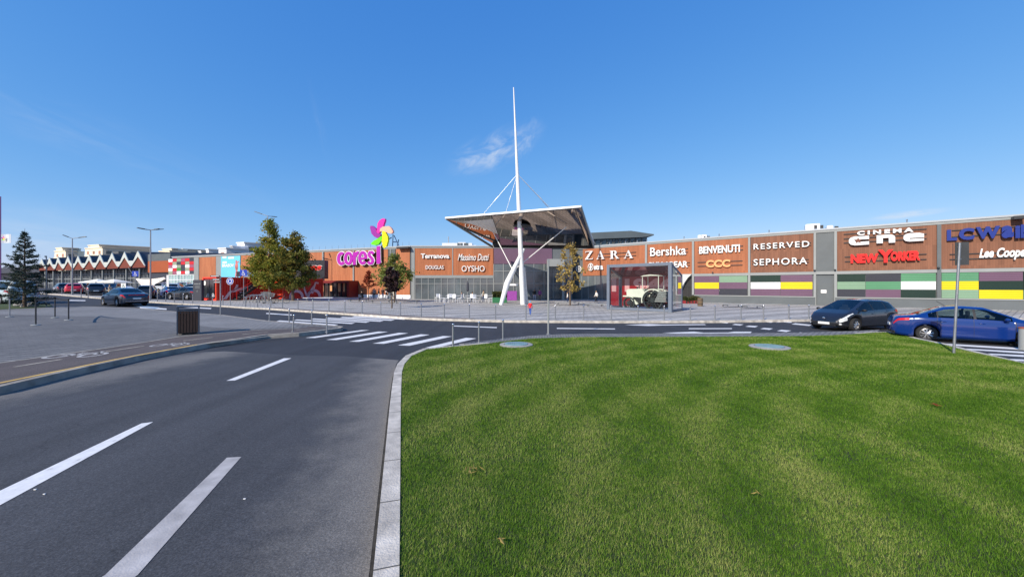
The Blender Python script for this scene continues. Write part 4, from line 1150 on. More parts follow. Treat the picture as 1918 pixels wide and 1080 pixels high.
for z in (2.6, 3.6, 4.6): WM.box(b, WM.u(60), WM.u(318), z - .07, z + .07, -2.0, -1.9)
for k in range(40): WM.box(b, WM.u(62 + k * 6.4) - .05, WM.u(62 + k * 6.4) + .05, zb0, 5.6, -2.0, -1.92)
b.build('mullion', M('mullion_grey', lin((150, 156, 160)), 0.5), t)
for a in (388, 400, 464, 545, 630, 720, 815, 917, 1020, 1135, 1257):
    p = zx(a, 600); c = WM.p(WM.u(p[0]), 0, -0.5)
    b = MB(); b.tube((c.x, c.y, zb0 - .4), (c.x, c.y, 5.8), 0.17, n=10); b.build('column', m_lgrey, t, smooth=True)
b = MB(); WM.box(b, WM.u(-60), WM.u(74), 5.2, 6.6, -3, 0); b.build('flat_roof', m_char, t)
b = MB(); WM.box(b, WM.u(-60), WM.u(70), zb0 - .5, 5.2, -5, -2.5); b.build('glazing', MATS['hall_glass'], t)
b = MB(); WM.box(b, WM.u(277), WM.u(319), 4.65, 6.9, -0.6, 0.0); b.build('brown_panel', M('hall_brown', lin((160, 78, 36)), 0.7, var=0.08, scale=0.5), t)
b = MB(); WM.box(b, WM.u(277), WM.u(319), 6.91, 8.3, -2, 0.0); b.build('parapet', m_grey, t)
b = MB(); WM.box(b, WM.u(277), WM.u(319), zb0 - .3, 4.6, -0.8, -0.3); b.build('dark_bay', m_char, t)
b = MB()
for z in (2.6, 3.3): WM.box(b, WM.u(277), WM.u(319), z - .06, z + .06, -0.3, 0.3)
b.build('canopy_rail', m_lgrey, t)

# ================================================================== APARTMENT BLOCKS FAR BEHIND
def block(label, Y, boxes, yaw=0.5):
    """boxes: (x0, x1, ytop, ybottom, depth offset, material key); the lit side face is a wall of its own"""
    x = sum(q[0] + q[1] for q in boxes) / (2 * len(boxes))
    c = at(x, 520, Y)
    t = thing('apartment_building', label, 'building', c, 0, 'apartment blocks on the skyline')
    for (x0, x1, y0, y1, do, face, side, split) in boxes:
        YY = Y + do
        p, q, s = at(x0, y0, YY), at(x1, 526, YY), at(split, y0, YY)
        D = 12
        # left face turned to the sun, right face turned away
        A = Vector((p.x, YY + (s.x - p.x) * 0.35, 0)); B = Vector((s.x, YY, 0)); Cc = Vector((q.x, YY + (q.x - s.x) * 0.9, 0))
        zt, zb = p.z, q.z - 8
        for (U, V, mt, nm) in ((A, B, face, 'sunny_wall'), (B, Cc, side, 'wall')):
            if (V - U).length < 0.3: continue
            b = MB(); W = Wall(U, V); W.box(b, 0, W.L, zb, zt, -6, 0); W.box(b, -.15, W.L + .15, zt, zt + .35, -6.1, 0.25); b.build(nm, mt, t)
            # windows and balcony slots by storey
            z = zt - 1.1; b = MB(); n = max(1, int(W.L / 3.4))
            while z > zt - 10:
                for k in range(n):
                    uu = W.L * (k + .5) / n
                    W.box(b, uu - .8, uu + .8, z - 1.5, z - .1, 0.005, 0.03)
                z -= 2.9
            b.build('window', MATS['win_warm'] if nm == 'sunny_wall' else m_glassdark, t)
            if nm == 'sunny_wall':
                b = MB(); z = zt - 2.7
                while z > zt - 10:
                    W.box(b, W.L * .1, W.L * .9, z - .8, z, 0.02, 0.7); z -= 2.9
                b.build('balcony', mt, t)
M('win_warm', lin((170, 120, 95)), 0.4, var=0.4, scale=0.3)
m_side = M('shade_wall', lin((186, 174, 156)), 0.8, var=0.08, scale=0.2)  # wall tone for faces turned from the sun, shade put into the colour
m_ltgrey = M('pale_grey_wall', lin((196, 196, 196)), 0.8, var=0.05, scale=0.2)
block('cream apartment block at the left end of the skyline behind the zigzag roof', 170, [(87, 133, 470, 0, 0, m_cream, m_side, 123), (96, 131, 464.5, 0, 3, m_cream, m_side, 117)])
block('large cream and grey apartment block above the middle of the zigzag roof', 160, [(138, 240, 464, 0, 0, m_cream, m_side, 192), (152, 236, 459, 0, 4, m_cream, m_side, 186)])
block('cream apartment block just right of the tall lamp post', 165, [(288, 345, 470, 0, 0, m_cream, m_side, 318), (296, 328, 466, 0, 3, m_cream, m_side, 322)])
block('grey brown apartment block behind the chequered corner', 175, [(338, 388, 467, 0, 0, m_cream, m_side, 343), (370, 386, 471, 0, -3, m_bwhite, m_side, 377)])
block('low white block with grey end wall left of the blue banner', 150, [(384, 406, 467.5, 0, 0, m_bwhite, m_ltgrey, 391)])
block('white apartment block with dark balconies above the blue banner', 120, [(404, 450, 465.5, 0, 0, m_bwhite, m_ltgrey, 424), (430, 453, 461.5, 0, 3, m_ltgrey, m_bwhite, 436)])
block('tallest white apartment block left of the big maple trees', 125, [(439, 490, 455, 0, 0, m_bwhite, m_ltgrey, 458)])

# ================================================================== MAST WITH CANOPY
mast = thing('canopy_mast', 'tall leaning white mast carrying a tilted canopy with mirrored underside', 'canopy', (1.1, 37.5, hgt(1.1, 37.5) + .12))
base = Vector((1.1, 37.5, 0.1)); top = at(962, 164, 37.5)
def on(f): return base.lerp(top, f)
b = MB(); n = 16; pts = [(0, .26), (.15, .26), (.33, .225), (.55, .18), (.8, .10), (1, .045)]
for (f0, r0), (f1, r1) in zip(pts[:-1], pts[1:]): b.tube(on(f0), on(f1), r0, r1, 16, caps=True)
b.build('mast', m_white, mast, smooth=True)
FL, FR = at(834, 408, 38.4), at(1088.5, 386.5, 33.4)
BL, BR = at(922, 462, 48.5), at(1113, 463.5, 43.8)
nrm = (FR - FL).cross(BL - FL).normalized()
if nrm.z < 0: nrm = -nrm
# slab: thin rim, top sheet, faceted mirror underside
m_mir, tt, bb = nt('mirror_soffit')
bb.inputs['Base Color'].default_value = (0.44, 0.355, 0.30, 1); bb.inputs['Metallic'].default_value = 1.0; bb.inputs['Roughness'].default_value = 0.04
nz = N(tt, 'ShaderNodeTexNoise', i_Scale=0.5, i_Detail=2); co = N(tt, 'ShaderNodeTexCoord'); tt.links.new(co.outputs['Object'], nz.inputs['Vector'])
bp = N(tt, 'ShaderNodeBump', i_Strength=0.10, i_Distance=0.05); tt.links.new(nz.outputs[0], bp.inputs['Height']); tt.links.new(bp.outputs[0], bb.inputs['Normal'])
def can(a, c, h=0.0):
    return (FL * (1 - a) + FR * a) * (1 - c) + (BL * (1 - a) + BR * a) * c + nrm * h
b = MB(); b.hexa([can(0, 0, -.06), can(1, 0, -.06), can(1, 1, .50), can(0, 1, .50), can(0, 0, .06), can(1, 0, .06), can(1, 1, .64), can(0, 1, .64)])
b.build('roof_sheet', m_white, mast)
# mirror panels: left fold, main field, right fold
a1_, a2_ = 0.37, 0.96
I = {'FL': can(.006, .012, -.105), 'F1': can(a1_, .012, -.105), 'F2': can(a2_, .012, -.105), 'FR': can(.995, .012, -.105),
     'B0': can(.006, .99, .45), 'B1': can(.12, .97, .42), 'M1': can(.26, .5, -.42), 'M2': can(a2_, .5, -.42), 'E1': can(.10, .97, .02), 'E2': can(a2_, .97, .02), 'BR': can(.995, .99, -.105), 'L1': can(.25, .5, .15)}
for q in (['FL', 'F1', 'L1', 'B1', 'B0'], ['F1', 'F2', 'M2', 'M1'], ['M1', 'M2', 'E2', 'E1'], ['F2', 'FR', 'BR', 'E2', 'M2']):
    b = MB(); b.add([I[k] for k in q], [(0, k, k + 1) for k in range(1, len(q) - 1)]); b.build('mirror_panel', m_mir, mast)
b = MB(); b.add([I[k] for k in ('F1', 'M1', 'E1', 'B1', 'L1')], [(0, 1, 4), (1, 2, 3, 4)]); b.build('inner_fascia', m_grey, mast)
b = MB()
for k0, k1 in (('F1', 'M1'), ('M1', 'E1'), ('F2', 'M2'), ('M2', 'E2'), ('M1', 'M2'), ('E1', 'E2'), ('F1', 'F2')): b.tube(I[k0], I[k1], 0.03, n=5)
b.build('panel_joint', m_dark, mast)
b = MB(); b.hexa([can(0.006, .985, -.13), can(.995, .985, -.13), can(.995, 1, -.13), can(.006, 1, -.13), can(0.006, .985, .55), can(.995, .985, .55), can(.995, 1, .55), can(.006, 1, .55)]); b.build('back_rim', m_dark, mast)
b = MB(); b.hexa([can(0, -.004, -.09), can(1, -.004, -.09), can(1, .008, -.09), can(0, .008, -.09), can(0, -.004, .075), can(1, -.004, .075), can(1, .008, .075), can(0, .008, .075)])
b.build('front_rim', m_white, mast)
b = MB(); b.hexa([can(.994, 0.009, -.13), can(1.003, 0.009, -.13), can(1.003, 1, -.13), can(.994, 1, -.13), can(.994, 0.009, .13), can(1.003, 0.009, .13), can(1.003, 1, .13), can(.994, 1, .13)]); b.build('side_rim', m_lgrey, mast); b = MB()
b.hexa([can(-.003, 0.009, -.13), can(.006, 0.009, -.13), can(.006, 1, -.13), can(-.003, 1, -.13), can(-.003, 0.009, .13), can(.006, 0.009, .13), can(.006, 1, .13), can(-.003, 1, .13)])
b.build('side_rim', m_lgrey, mast)
k = on((13.2 - .1) / (top.z - .1))
for q in (can(.24, .10, .1), can(.43, .12, .1), can(.82, .18, .1), can(.84, .45, .1)):
    b = MB(); b.tube(k, q, 0.018, n=6); b.tube(k.lerp(q, .5), k.lerp(q, .6), 0.035, n=6); b.build('stay_cable', m_steel, mast)
c = on(.42); b = MB(); b.lathe([(0.34, -.10), (0.9, 0), (0.9, .12), (.34, .2)], at(978, 424, 38.2), 12); b.build('collar', m_dark, mast)
node = at(961, 507, 38.5)
for q in (can(.27, .32, -.5), can(.86, .30, -.5)):
    b = MB(); b.tube(node, q, 0.045, n=6); b.build('tie_rod', m_white, mast)
b = MB(); s0, s1, s2 = at(981, 466, 37.6), at(950, 530, 36.9), at(938, 569, 36.4)
s2.z = 0.1
b.tube(s0, s1, 0.16, .30, 12); b.tube(s1, s2, .30, .18, 12); b.build('raking_leg', m_white, mast, smooth=True)
b = MB(); s0, s1, s2 = at(980, 500, 38), at(981, 530, 38.6), at(986, 566, 39.2); s2.z = .1
b.tube(s0, s1, 0.22, .30, 12); b.tube(s1, s2, .30, .2, 12); b.build('raking_leg', m_white, mast, smooth=True)

# ================================================================== TRACTOR SHOWCASE
sa = math.atan2(-3.4, 3.7)
A0 = Vector((7.55, 29.8, 0.12)); A1 = Vector((11.25, 26.35, 0.12))
ax = (A1 - A0).normalized(); SL = (A1 - A0).length; ay = Vector((-ax.y, ax.x, 0))
if ay.y < 0: ay = -ay
SD = 2.35; ZF, ZB = 3.55, 2.72
def sp(u_, w, z): return A0 + ax * u_ + ay * w + Vector((0, 0, z))
sc_ = thing('display_case', 'grey framed glass display case with a red 1946 back wall', 'display case', A0 + ax * SL / 2)
def bar(b, p, q, w=.14): 
    d = (Vector(q) - Vector(p)); L = d.length; m = d.to_track_quat('Z', 'Y').to_matrix()
    # square section aligned with the case
    z = d.normalized(); x = ax if abs(z.dot(ax)) < .8 else ay; x = (x - z * z.dot(x)).normalized(); y = z.cross(x)
    h = w / 2
    P = [p + x * sx * h + y * sy * h for sx, sy in ((-1, -1), (1, -1), (1, 1), (-1, 1))]; Q = [v + d for v in P]
    b.hexa(P + Q)
b = MB()
h = .12
bar(b, sp(h, h, 0), sp(h, h, ZF), .24); bar(b, sp(SL - h, h, 0), sp(SL - h, h, ZF), .24)
bar(b, sp(h, SD - .08, 0), sp(h, SD - .08, ZB), .16); bar(b, sp(SL - h, SD - .08, 0), sp(SL - h, SD - .08, ZB), .16)
bar(b, sp(.25, h, ZF - .11), sp(SL - .25, h, ZF - .11), .22); bar(b, sp(.25, h, .1), sp(SL - .25, h, .1), .22)
for uu in (h, SL - h):
    bar(b, sp(uu, .25, ZF - .15), sp(uu, SD - .17, ZB - .06), .16); bar(b, sp(uu, .25, .1), sp(uu, SD - .17, .1), .18)
b.build('frame', M('frame_blue_grey', lin((104, 114, 128)), 0.5, var=0.06), sc_)
m_crim = M('crimson_panel', lin((158, 20, 32)), 0.35, var=0.12, scale=0.8)
b = MB(); b.hexa([sp(.2, SD - .1, .2), sp(SL - .2, SD - .1, .2), sp(SL - .2, SD - .04, .2), sp(.2, SD - .04, .2), sp(.2, SD - .1, ZB), sp(SL - .2, SD - .1, ZB), sp(SL - .2, SD - .04, ZB), sp(.2, SD - .04, ZB)])
b.build('back_panel', m_crim, sc_)
b = MB(); b.hexa([sp(.2, .2, ZF - .2), sp(SL - .2, .2, ZF - .2), sp(SL - .2, SD - .12, ZB - .1), sp(.2, SD - .12, ZB - .1), sp(.2, .2, ZF - .12), sp(SL - .2, .2, ZF - .12), sp(SL - .2, SD - .12, ZB - .02), sp(.2, SD - .12, ZB - .02)])
b.build('ceiling', M('crimson_gloss', lin((90, 10, 18)), 0.08, var=0.1, spec=0.9), sc_)
b = MB(); b.hexa([sp(.0, .0, .0), sp(SL, 0, 0), sp(SL, SD, 0), sp(0, SD, 0), sp(.02, .02, .06), sp(SL - .02, .02, .06), sp(SL - .02, SD - .02, .06), sp(.02, SD - .02, .06)])
b.build('floor_plate', m_char, sc_)
vs_, fs_, _ = text('1946', 0.05, 0.03, space=1.05)
b = MB(); b.add([sp(.45 + 4.0 * x, SD - .103 - .04 * (1 - z), 1.35 + 1.15 * y) for x, y, z in vs_], fs_); b.build('year_lettering', M('rose_letter', lin((225, 165, 168)), 0.5, var=0.05), sc_)
b = MB()
b.quad(sp(.24, .05, .2), sp(SL - .24, .05, .2), sp(SL - .24, .05, ZF - .22), sp(.24, .05, ZF - .22)); b.build('front_pane', m_glass, sc_)
b = MB(); b.quad(sp(SL - .06, .25, .2), sp(SL - .06, SD - .17, .2), sp(SL - .06, SD - .17, ZB - .15), sp(SL - .06, .25, ZF - .25)); b.build('side_pane', m_glass, sc_)
b = MB(); b.quad(sp(.06, .25, .2), sp(.06, SD - .17, .2), sp(.06, SD - .17, ZB - .15), sp(.06, .25, ZF - .25)); b.build('side_pane', m_glass, sc_)
b = MB(); b.hexa([sp(SL - .10, .9, 1.5), sp(SL - .10, 1.35, 1.5), sp(SL - .08, 1.35, 1.5), sp(SL - .08, .9, 1.5), sp(SL - .10, .9, 2.3), sp(SL - .10, 1.35, 2.3), sp(SL - .08, 1.35, 2.3), sp(SL - .08, .9, 2.3)]); b.build('notice', m_white, sc_)
b = MB()
for uu in (1.4, 2.9): b.hexa([sp(uu, .6, ZF - .32), sp(uu + .9, .6, ZF - .32), sp(uu + .9, .8, ZF - .36), sp(uu, .8, ZF - .36), sp(uu, .6, ZF - .22), sp(uu + .9, .6, ZF - .22), sp(uu + .9, .8, ZF - .27), sp(uu, .8, ZF - .27)])
b.build('lamp_fitting', m_white, sc_)
# the old tractor, nose to the left
tr = thing('vintage_tractor', 'old cream painted tractor with spoked iron wheels inside the glass case', 'tractor', sp(2.8, 1.1, .06))
m_trac = M('tractor_cream', lin((226, 230, 216)), 0.5, var=0.08, scale=2)
m_iron = M('iron_wheel', lin((44, 52, 54)), 0.6, var=0.2)
def tbox(b, u0, u1, w0, w1, z0, z1): b.hexa([sp(u0, w0, z0), sp(u1, w0, z0), sp(u1, w1, z0), sp(u0, w1, z0), sp(u0, w0, z1), sp(u1, w0, z1), sp(u1, w1, z1), sp(u0, w1, z1)])
def plate(b, pts, w0, w1): b.prism(pts, lambda a, z, w: sp(a, w, z), w0, w1)
b = MB(); plate(b, [(1.35, 1.02), (1.30, 1.5), (1.38, 1.6), (1.6, 1.64), (2.7, 1.66), (2.75, 1.62), (2.75, .95), (2.2, 1.0)], .75, 1.5); b.build('bonnet', m_trac, tr)
b = MB(); tbox(b, 1.9, 3.7, .85, 1.4, .55, .98); tbox(b, 1.5, 1.95, .95, 1.3, .6, 1.0); b.build('engine', m_dark, tr)
b = MB(); tbox(b, 1.08, 1.55, .6, 1.6, 1.02, 1.12); plate(b, [(1.5, 1.1), (1.72, 1.1), (2.35, .5), (2.2, .42)], .55, .72); b.build('front_bumper', m_trac, tr)
def wheel_local(r, wd, c_u, c_w, c_z, spokes, nm):
    b = MB(); seg = 28
    for (ra, rb, w0, w1) in ((r, r - .10, -wd / 2, wd / 2),):
        vs = []; fs = []
        for i in range(seg):
            a = 2 * math.pi * i / seg
            for rr, ww in ((ra, w0), (ra, w1), (rb, w1), (rb, w0)): vs.append(sp(c_u + rr * math.cos(a), c_w + ww, c_z + rr * math.sin(a)))
        for i in range(seg):
            j = (i + 1) % seg
            for k in range(4): fs.append((i * 4 + k, i * 4 + (k + 1) % 4, j * 4 + (k + 1) % 4, j * 4 + k))
        b.add(vs, fs)
    for i in range(spokes):
        a = 2 * math.pi * (i + .5) / spokes
        b.tube(sp(c_u + .1 * math.cos(a), c_w - .06, c_z + .1 * math.sin(a)), sp(c_u + (r - .08) * math.cos(a), c_w, c_z + (r - .08) * math.sin(a)), .032, n=5)
    b.tube(sp(c_u, c_w - wd * .6, c_z), sp(c_u, c_w + wd * .6, c_z), .15, n=12)
    return b.build(nm, m_iron, tr)
wheel_local(.72, .28, 3.55, .5, .78, 14, 'rear_wheel'); wheel_local(.72, .28, 3.55, 1.75, .78, 14, 'rear_wheel')
wheel_local(.48, .18, 1.62, .6, .54, 12, 'front_wheel'); wheel_local(.48, .18, 1.62, 1.65, .54, 12, 'front_wheel')
for w0 in (.32, 1.6):
    b = MB(); seg = 14
    pr = [(3.55 + (.86) * math.cos(a), .80 + .86 * math.sin(a)) for a in [math.pi * (1.08 - 1.0 * i / seg) for i in range(seg + 1)]]
    pi_ = [(3.55 + (.78) * math.cos(a), .80 + .78 * math.sin(a)) for a in [math.pi * (1.08 - 1.0 * i / seg) for i in range(seg + 1)]]
    for i in range(seg):
        b.prism([pr[i], pr[i + 1], pi_[i + 1], pi_[i]], lambda a, z, w: sp(a, w, z), w0, w0 + .36)
    b.build('mudguard', m_trac, tr)
b = MB(); plate(b, [(2.55, 2.58), (2.75, 2.66), (3.3, 2.72), (3.95, 2.66), (4.05, 2.60), (3.3, 2.64)], .5, 1.7); b.build('cab_roof', m_trac, tr)
b = MB()
for uu, ww in ((2.68, .6), (2.68, 1.6), (3.9, .6), (3.9, 1.6)): b.tube(sp(uu, ww, 1.6), sp(uu, ww, 2.62), .03, n=6)
b.build('cab_post', m_trac, tr)
b = MB(); b.tube(sp(2.2, 1.1, 1.6), sp(2.2, 1.1, 2.0), .04, n=8); b.tube(sp(2.05, 1.1, 1.64), sp(2.05, 1.1, 1.8), .06, n=8); b.build('exhaust', m_dark, tr)
b = MB(); tbox(b, 3.0, 3.5, .85, 1.35, 1.2, 1.3); tbox(b, 3.45, 3.53, .85, 1.35, 1.3, 1.7); b.tube(sp(2.75, 1.1, 1.5), sp(2.98, 1.1, 1.8), .025, n=6); b.build('seat', m_dark, tr)
b = MB()
for k in range(6):
    z = .7 + k * .14; tbox(b, 3.75 + .06 * k, 4.55 + .02 * (k % 3), .25, .30, z, z + .10); tbox(b, 3.95, 4.6 - .03 * (k % 2), .30, 1.9, z + .01, z + .07)
b.build('hay_rake', m_lgrey, tr)

# ================================================================== CONTAINERS
CT = R(68); ca_, sa_ = math.cos(CT), math.sin(CT)
def container(label, corner_px, L, H, orange_end=True):
    x, y = gp(*corner_px, 0.12); z0 = hgt(x, y) + .12
    t = thing('shipping_container', label, 'container', (x, y, z0))
    d = Vector((ca_, sa_, 0)); e = Vector((-sa_, ca_, 0)); o = Vector((x, y, z0))
    def P(u_, w, z): return o + d * u_ + e * w + Vector((0, 0, z))
    W_ = 2.44
    b = MB()   # corrugated long side and roof
    n = int(L / .28); vs = []; 
    for i in range(n * 4 + 1):
        uu = .12 + (L - .24) * i / (n * 4); off = (.02, .02, .055, .055)[i % 4]
        vs.append((uu, off))
    V = [P(u_, w, .15) for u_, w in vs] + [P(u_, w, H - .12) for u_, w in vs]; m_ = len(vs)
    b.add(V, [(i, i + 1, m_ + i + 1, m_ + i) for i in range(m_ - 1)])
    b.hexa([P(.1, .06, .1), P(L - .1, .06, .1), P(L - .1, W_ - .05, .1), P(.1, W_ - .05, .1), P(.1, .06, H - .06), P(L - .1, .06, H - .06), P(L - .1, W_ - .05, H - .06), P(.1, W_ - .05, H - .06)])
    b.build('body', m_red, t)
    b = MB()
    def br(p, q, w=.14):
        bar2(b, p, q, w, d, e)
    for uu in (.07, L - .07):
        for ww in (.07, W_ - .07): br(P(uu, ww, 0), P(uu, ww, H), .15)
        br(P(uu, .15, H - .07), P(uu, W_ - .15, H - .07)); br(P(uu, .15, .08), P(uu, W_ - .15, .08), .16)
    for ww in (.07, W_ - .07): br(P(.15, ww, H - .07), P(L - .15, ww, H - .07)); br(P(.15, ww, .08), P(L - .15, ww, .08), .16)
    b.build('corner_frame', m_redo, t)
    return t, P, d, e
def bar2(b, p, q, w, X, Yv):
    dd = Vector(q) - Vector(p); z = dd.normalized(); x = X if abs(z.dot(X)) < .8 else Yv
    x = (x - z * z.dot(x)).normalized(); y = z.cross(x); h = w / 2
    P = [Vector(p) + x * sx * h + y * sy * h for sx, sy in ((-1, -1), (1, -1), (1, 1), (-1, 1))]; b.hexa(P + [v + dd for v in P])
c1, P1, d1, e1 = container('red shipping container cafe with a glazed end and an outside stair', (405, 563), 6.0, 2.62)
b = MB(); b.hexa([P1(-.02, .3, .3), P1(.05, .3, .3), P1(.05, 2.14, .3), P1(-.02, 2.14, .3), P1(-.02, .3, 2.35), P1(.05, .3, 2.35), P1(.05, 2.14, 2.35), P1(-.02, 2.14, 2.35)]); b.build('glazed_end', m_glassdark, c1)
b = MB()
vsl = [P1(-.05, 1.95 + .22 * math.cos(a), 1.95 + .27 * math.sin(a)) for a in [2 * math.pi * k / 18 for k in range(18)]]; b.add(vsl, [tuple(range(18))]); b.build('round_decal', m_letter, c1)
b = MB(); b.hexa([P1(-.04, 1.15, .3), P1(-.02, 1.15, .3), P1(-.02, 1.22, .3), P1(-.04, 1.22, .3), P1(-.04, 1.15, 2.35), P1(-.02, 1.15, 2.35), P1(-.02, 1.22, 2.35), P1(-.04, 1.22, 2.35)])
b.hexa([P1(-.04, .3, 1.25), P1(-.02, .3, 1.25), P1(-.02, 1.14, 1.25), P1(-.04, 1.14, 1.25), P1(-.04, .3, 1.32), P1(-.02, .3, 1.32), P1(-.02, 1.14, 1.32), P1(-.04, 1.14, 1.32)]); b.build('window_frame', m_char, c1)
b = MB()
for w0 in (.5, 1.4): b.add([P1(-.045, w0 + .28 * math.cos(a), .42 + .42 * max(0, math.sin(a))) for a in [math.pi * k / 9 for k in range(10)]], [tuple(range(10))])
b.build('arch_decal', M('decal_grey', lin((160, 165, 168)), 0.6), c1)
def side_prism(b, P, pts, w=-.03, w1=.0): b.prism(pts, lambda a, z, o: P(a, o, z), w, w1)
m_dec = M('decal_pink', lin((226, 190, 192)), 0.6, var=0.04)
b = MB()   # running figure decal on the long side
for q in ([(.7, .15), (1.05, .15), (1.5, .85), (2.2, 1.0), (2.3, 1.75), (2.1, 1.8), (1.8, 1.15), (1.3, 1.0)], [(2.2, 1.0), (3.6, 1.35), (4.1, 1.75), (4.0, 1.9), (3.4, 1.6), (2.25, 1.35)], [(2.4, .9), (2.8, .5), (3.3, .62), (3.5, .95), (3.3, .95), (3.1, .8), (2.7, 1.0)], [(4.0, 1.9), (4.3, 2.3), (4.6, 2.3), (4.3, 1.8)]):
    side_prism(b, P1, q)
b.build('figure_decal', m_dec, c1)
# steel stair along the side
st = MB(); u0, u1 = 1.5, 5.1
for ww in (-.25, -1.05):
    st.hexa([P1(u0 - .15, ww - .03, 0), P1(u0 + .3, ww - .03, 0), P1(u0 + .3, ww + .03, 0), P1(u0 - .15, ww + .03, 0), P1(u1 - .3, ww - .03, 2.62), P1(u1 + .15, ww - .03, 2.62), P1(u1 + .15, ww + .03, 2.62), P1(u1 - .3, ww + .03, 2.62)])
st.build('stair_string', m_dark, c1)
st = MB()
for k in range(12):
    f = (k + .5) / 12; uu = u0 + (u1 - u0) * f; z = .05 + 2.55 * f
    st.hexa([P1(uu - .12, -1.0, z - .02), P1(uu + .14, -1.0, z - .02), P1(uu + .14, -.3, z - .02), P1(uu - .12, -.3, z - .02), P1(uu - .12, -1.0, z + .02), P1(uu + .14, -1.0, z + .02), P1(uu + .14, -.3, z + .02), P1(uu - .12, -.3, z + .02)])
st.build('stair_tread', m_grey, c1)
st = MB()
for ww in (-.25, -1.05):
    st.tube(P1(u0, ww, 1.0), P1(u1, ww, 3.45), .03, n=6)
    for f in (0, .33, .66, 1): st.tube(P1(u0 + (u1 - u0) * f, ww, .05 + 2.5 * f), P1(u0 + (u1 - u0) * f, ww, 1.0 + 2.45 * f), .025, n=6)
st.build('stair_rail', m_red, c1)
def board_on_roof(label, name, w0, w1, uu, z0, z1, mat):
    t = thing(name, label, 'sign', P1(uu, (w0 + w1) / 2, z0)); b = MB()
    b.hexa([P1(uu, w0, z0), P1(uu + .12, w0, z0), P1(uu + .12, w1, z0), P1(uu, w1, z0), P1(uu, w0, z1), P1(uu + .12, w0, z1), P1(uu + .12, w1, z1), P1(uu, w1, z1)]); b.build('board', mat, t)
    b = MB(); b.tube(P1(uu + .06, w0 + .2, 2.62), P1(uu + .06, w0 + .2, z0), .04); b.tube(P1(uu + .06, w1 - .2, 2.62), P1(uu + .06, w1 - .2, z0), .04); b.build('post', m_dark, t)
    return t
board_on_roof('small black box sign on the container roof', 'roof_sign', -1.3 + 2.2, 2.0 - .2, 3.2, 2.75, 3.35, m_dark)
t = board_on_roof('pale blue board with writing on the container roof beside the black box', 'roof_board', -1.2, .7, 3.4, 2.7, 3.4, M('board_blue', lin((110, 150, 190)), 0.6, var=0.15, scale=3))
b = MB()
for z, a, c in ((3.22, -.9, .3), (3.05, -.95, .35), (2.88, -.8, .1)): b.hexa([P1(3.38, a, z - .05), P1(3.399, a, z - .05), P1(3.399, c, z - .05), P1(3.38, c, z - .05), P1(3.38, a, z + .05), P1(3.399, a, z + .05), P1(3.399, c, z + .05), P1(3.38, c, z + .05)])
b.build('writing', M('board_navy', lin((40, 60, 110)), 0.6), t)
c2, P2, d2, e2 = container('red shipping container with a white bicycle drawing behind the maple trunks', (529, 560), 6.0, 2.62)
b = MB(); b.hexa([P2(-.02, .3, .3), P2(.05, .3, .3), P2(.05, 2.14, .3), P2(-.02, 2.14, .3), P2(-.02, .3, 2.35), P2(.05, .3, 2.35), P2(.05, 2.14, 2.35), P2(-.02, 2.14, 2.35)]); b.build('end_door', m_redo, c2)
b = MB()
def ringdec(P, cu, cz, r, w):
    for k in range(12):
        a0, a1 = math.pi * k / 12 * 1.15 - .1, math.pi * (k + 1) / 12 * 1.15 - .1
        side_prism(b, P, [(cu + r * math.cos(a0) * 1.1, cz + r * math.sin(a0)), (cu + r * math.cos(a1) * 1.1, cz + r * math.sin(a1)), (cu + (r - w) * math.cos(a1) * 1.1, cz + (r - w) * math.sin(a1)), (cu + (r - w) * math.cos(a0) * 1.1, cz + (r - w) * math.sin(a0))])
ringdec(P2, 1.9, .2, .95, .35); ringdec(P2, 4.5, .2, 1.0, .35)
for q in ([(1.2, 2.2), (3.0, 2.0), (3.1, 1.75), (2.3, 1.8), (1.4, 1.9)], [(2.7, 1.8), (2.95, 1.8), (3.5, .3), (3.25, .3)], [(4.1, .6), (4.35, .6), (4.9, 2.25), (4.6, 2.1)], [(3.3, .3), (3.55, .3), (4.55, 1.5), (4.4, 1.7)], [(4.6, 2.2), (5.2, 2.1), (5.2, 1.9), (4.7, 1.95)]):
    side_prism(b, P2, q)
b.build('bicycle_decal', m_dec, c2)
# dark sign box on top
t = thing('billboard', 'large dark box sign with red lettering behind the maples, above the red container', 'sign', at(574, 522, 49.5))
b = MB(); p, q = at(537, 523, 49.5), at(608, 487, 49.5); p.z = max(p.z, 2.92 + .02)
b.box(((p.x + q.x) / 2, 50.0, (p.z + q.z) / 2), (q.x - p.x, 1.0, q.z - p.z)); b.build('box', M('box_navy', lin((36, 40, 52)), 0.5, var=0.06, scale=0.5), t)
WV = Wall((-40, 49.5), (-20, 49.5))
b = MB()
for px in range(543, 607, 8): WV.box(b, WV.u(px) - .01, WV.u(px) + .01, p.z, q.z, 0.0, 0.015)
b.build('panel_seam', m_dark, t)
T_ = text('vegas', 0.05, 0.03, 0.2)
b = MB(); WV.text(b, text('vegas', 0.10, 0.03, 0.2), 557, 604, 496.5, 510, 0.02, 0.06); b.build('letter_edge', m_letter, t)
b = MB(); WV.text(b, T_, 558, 603, 497.3, 509.2, 0.061, 0.10); b.build('lettering', m_signred, t)
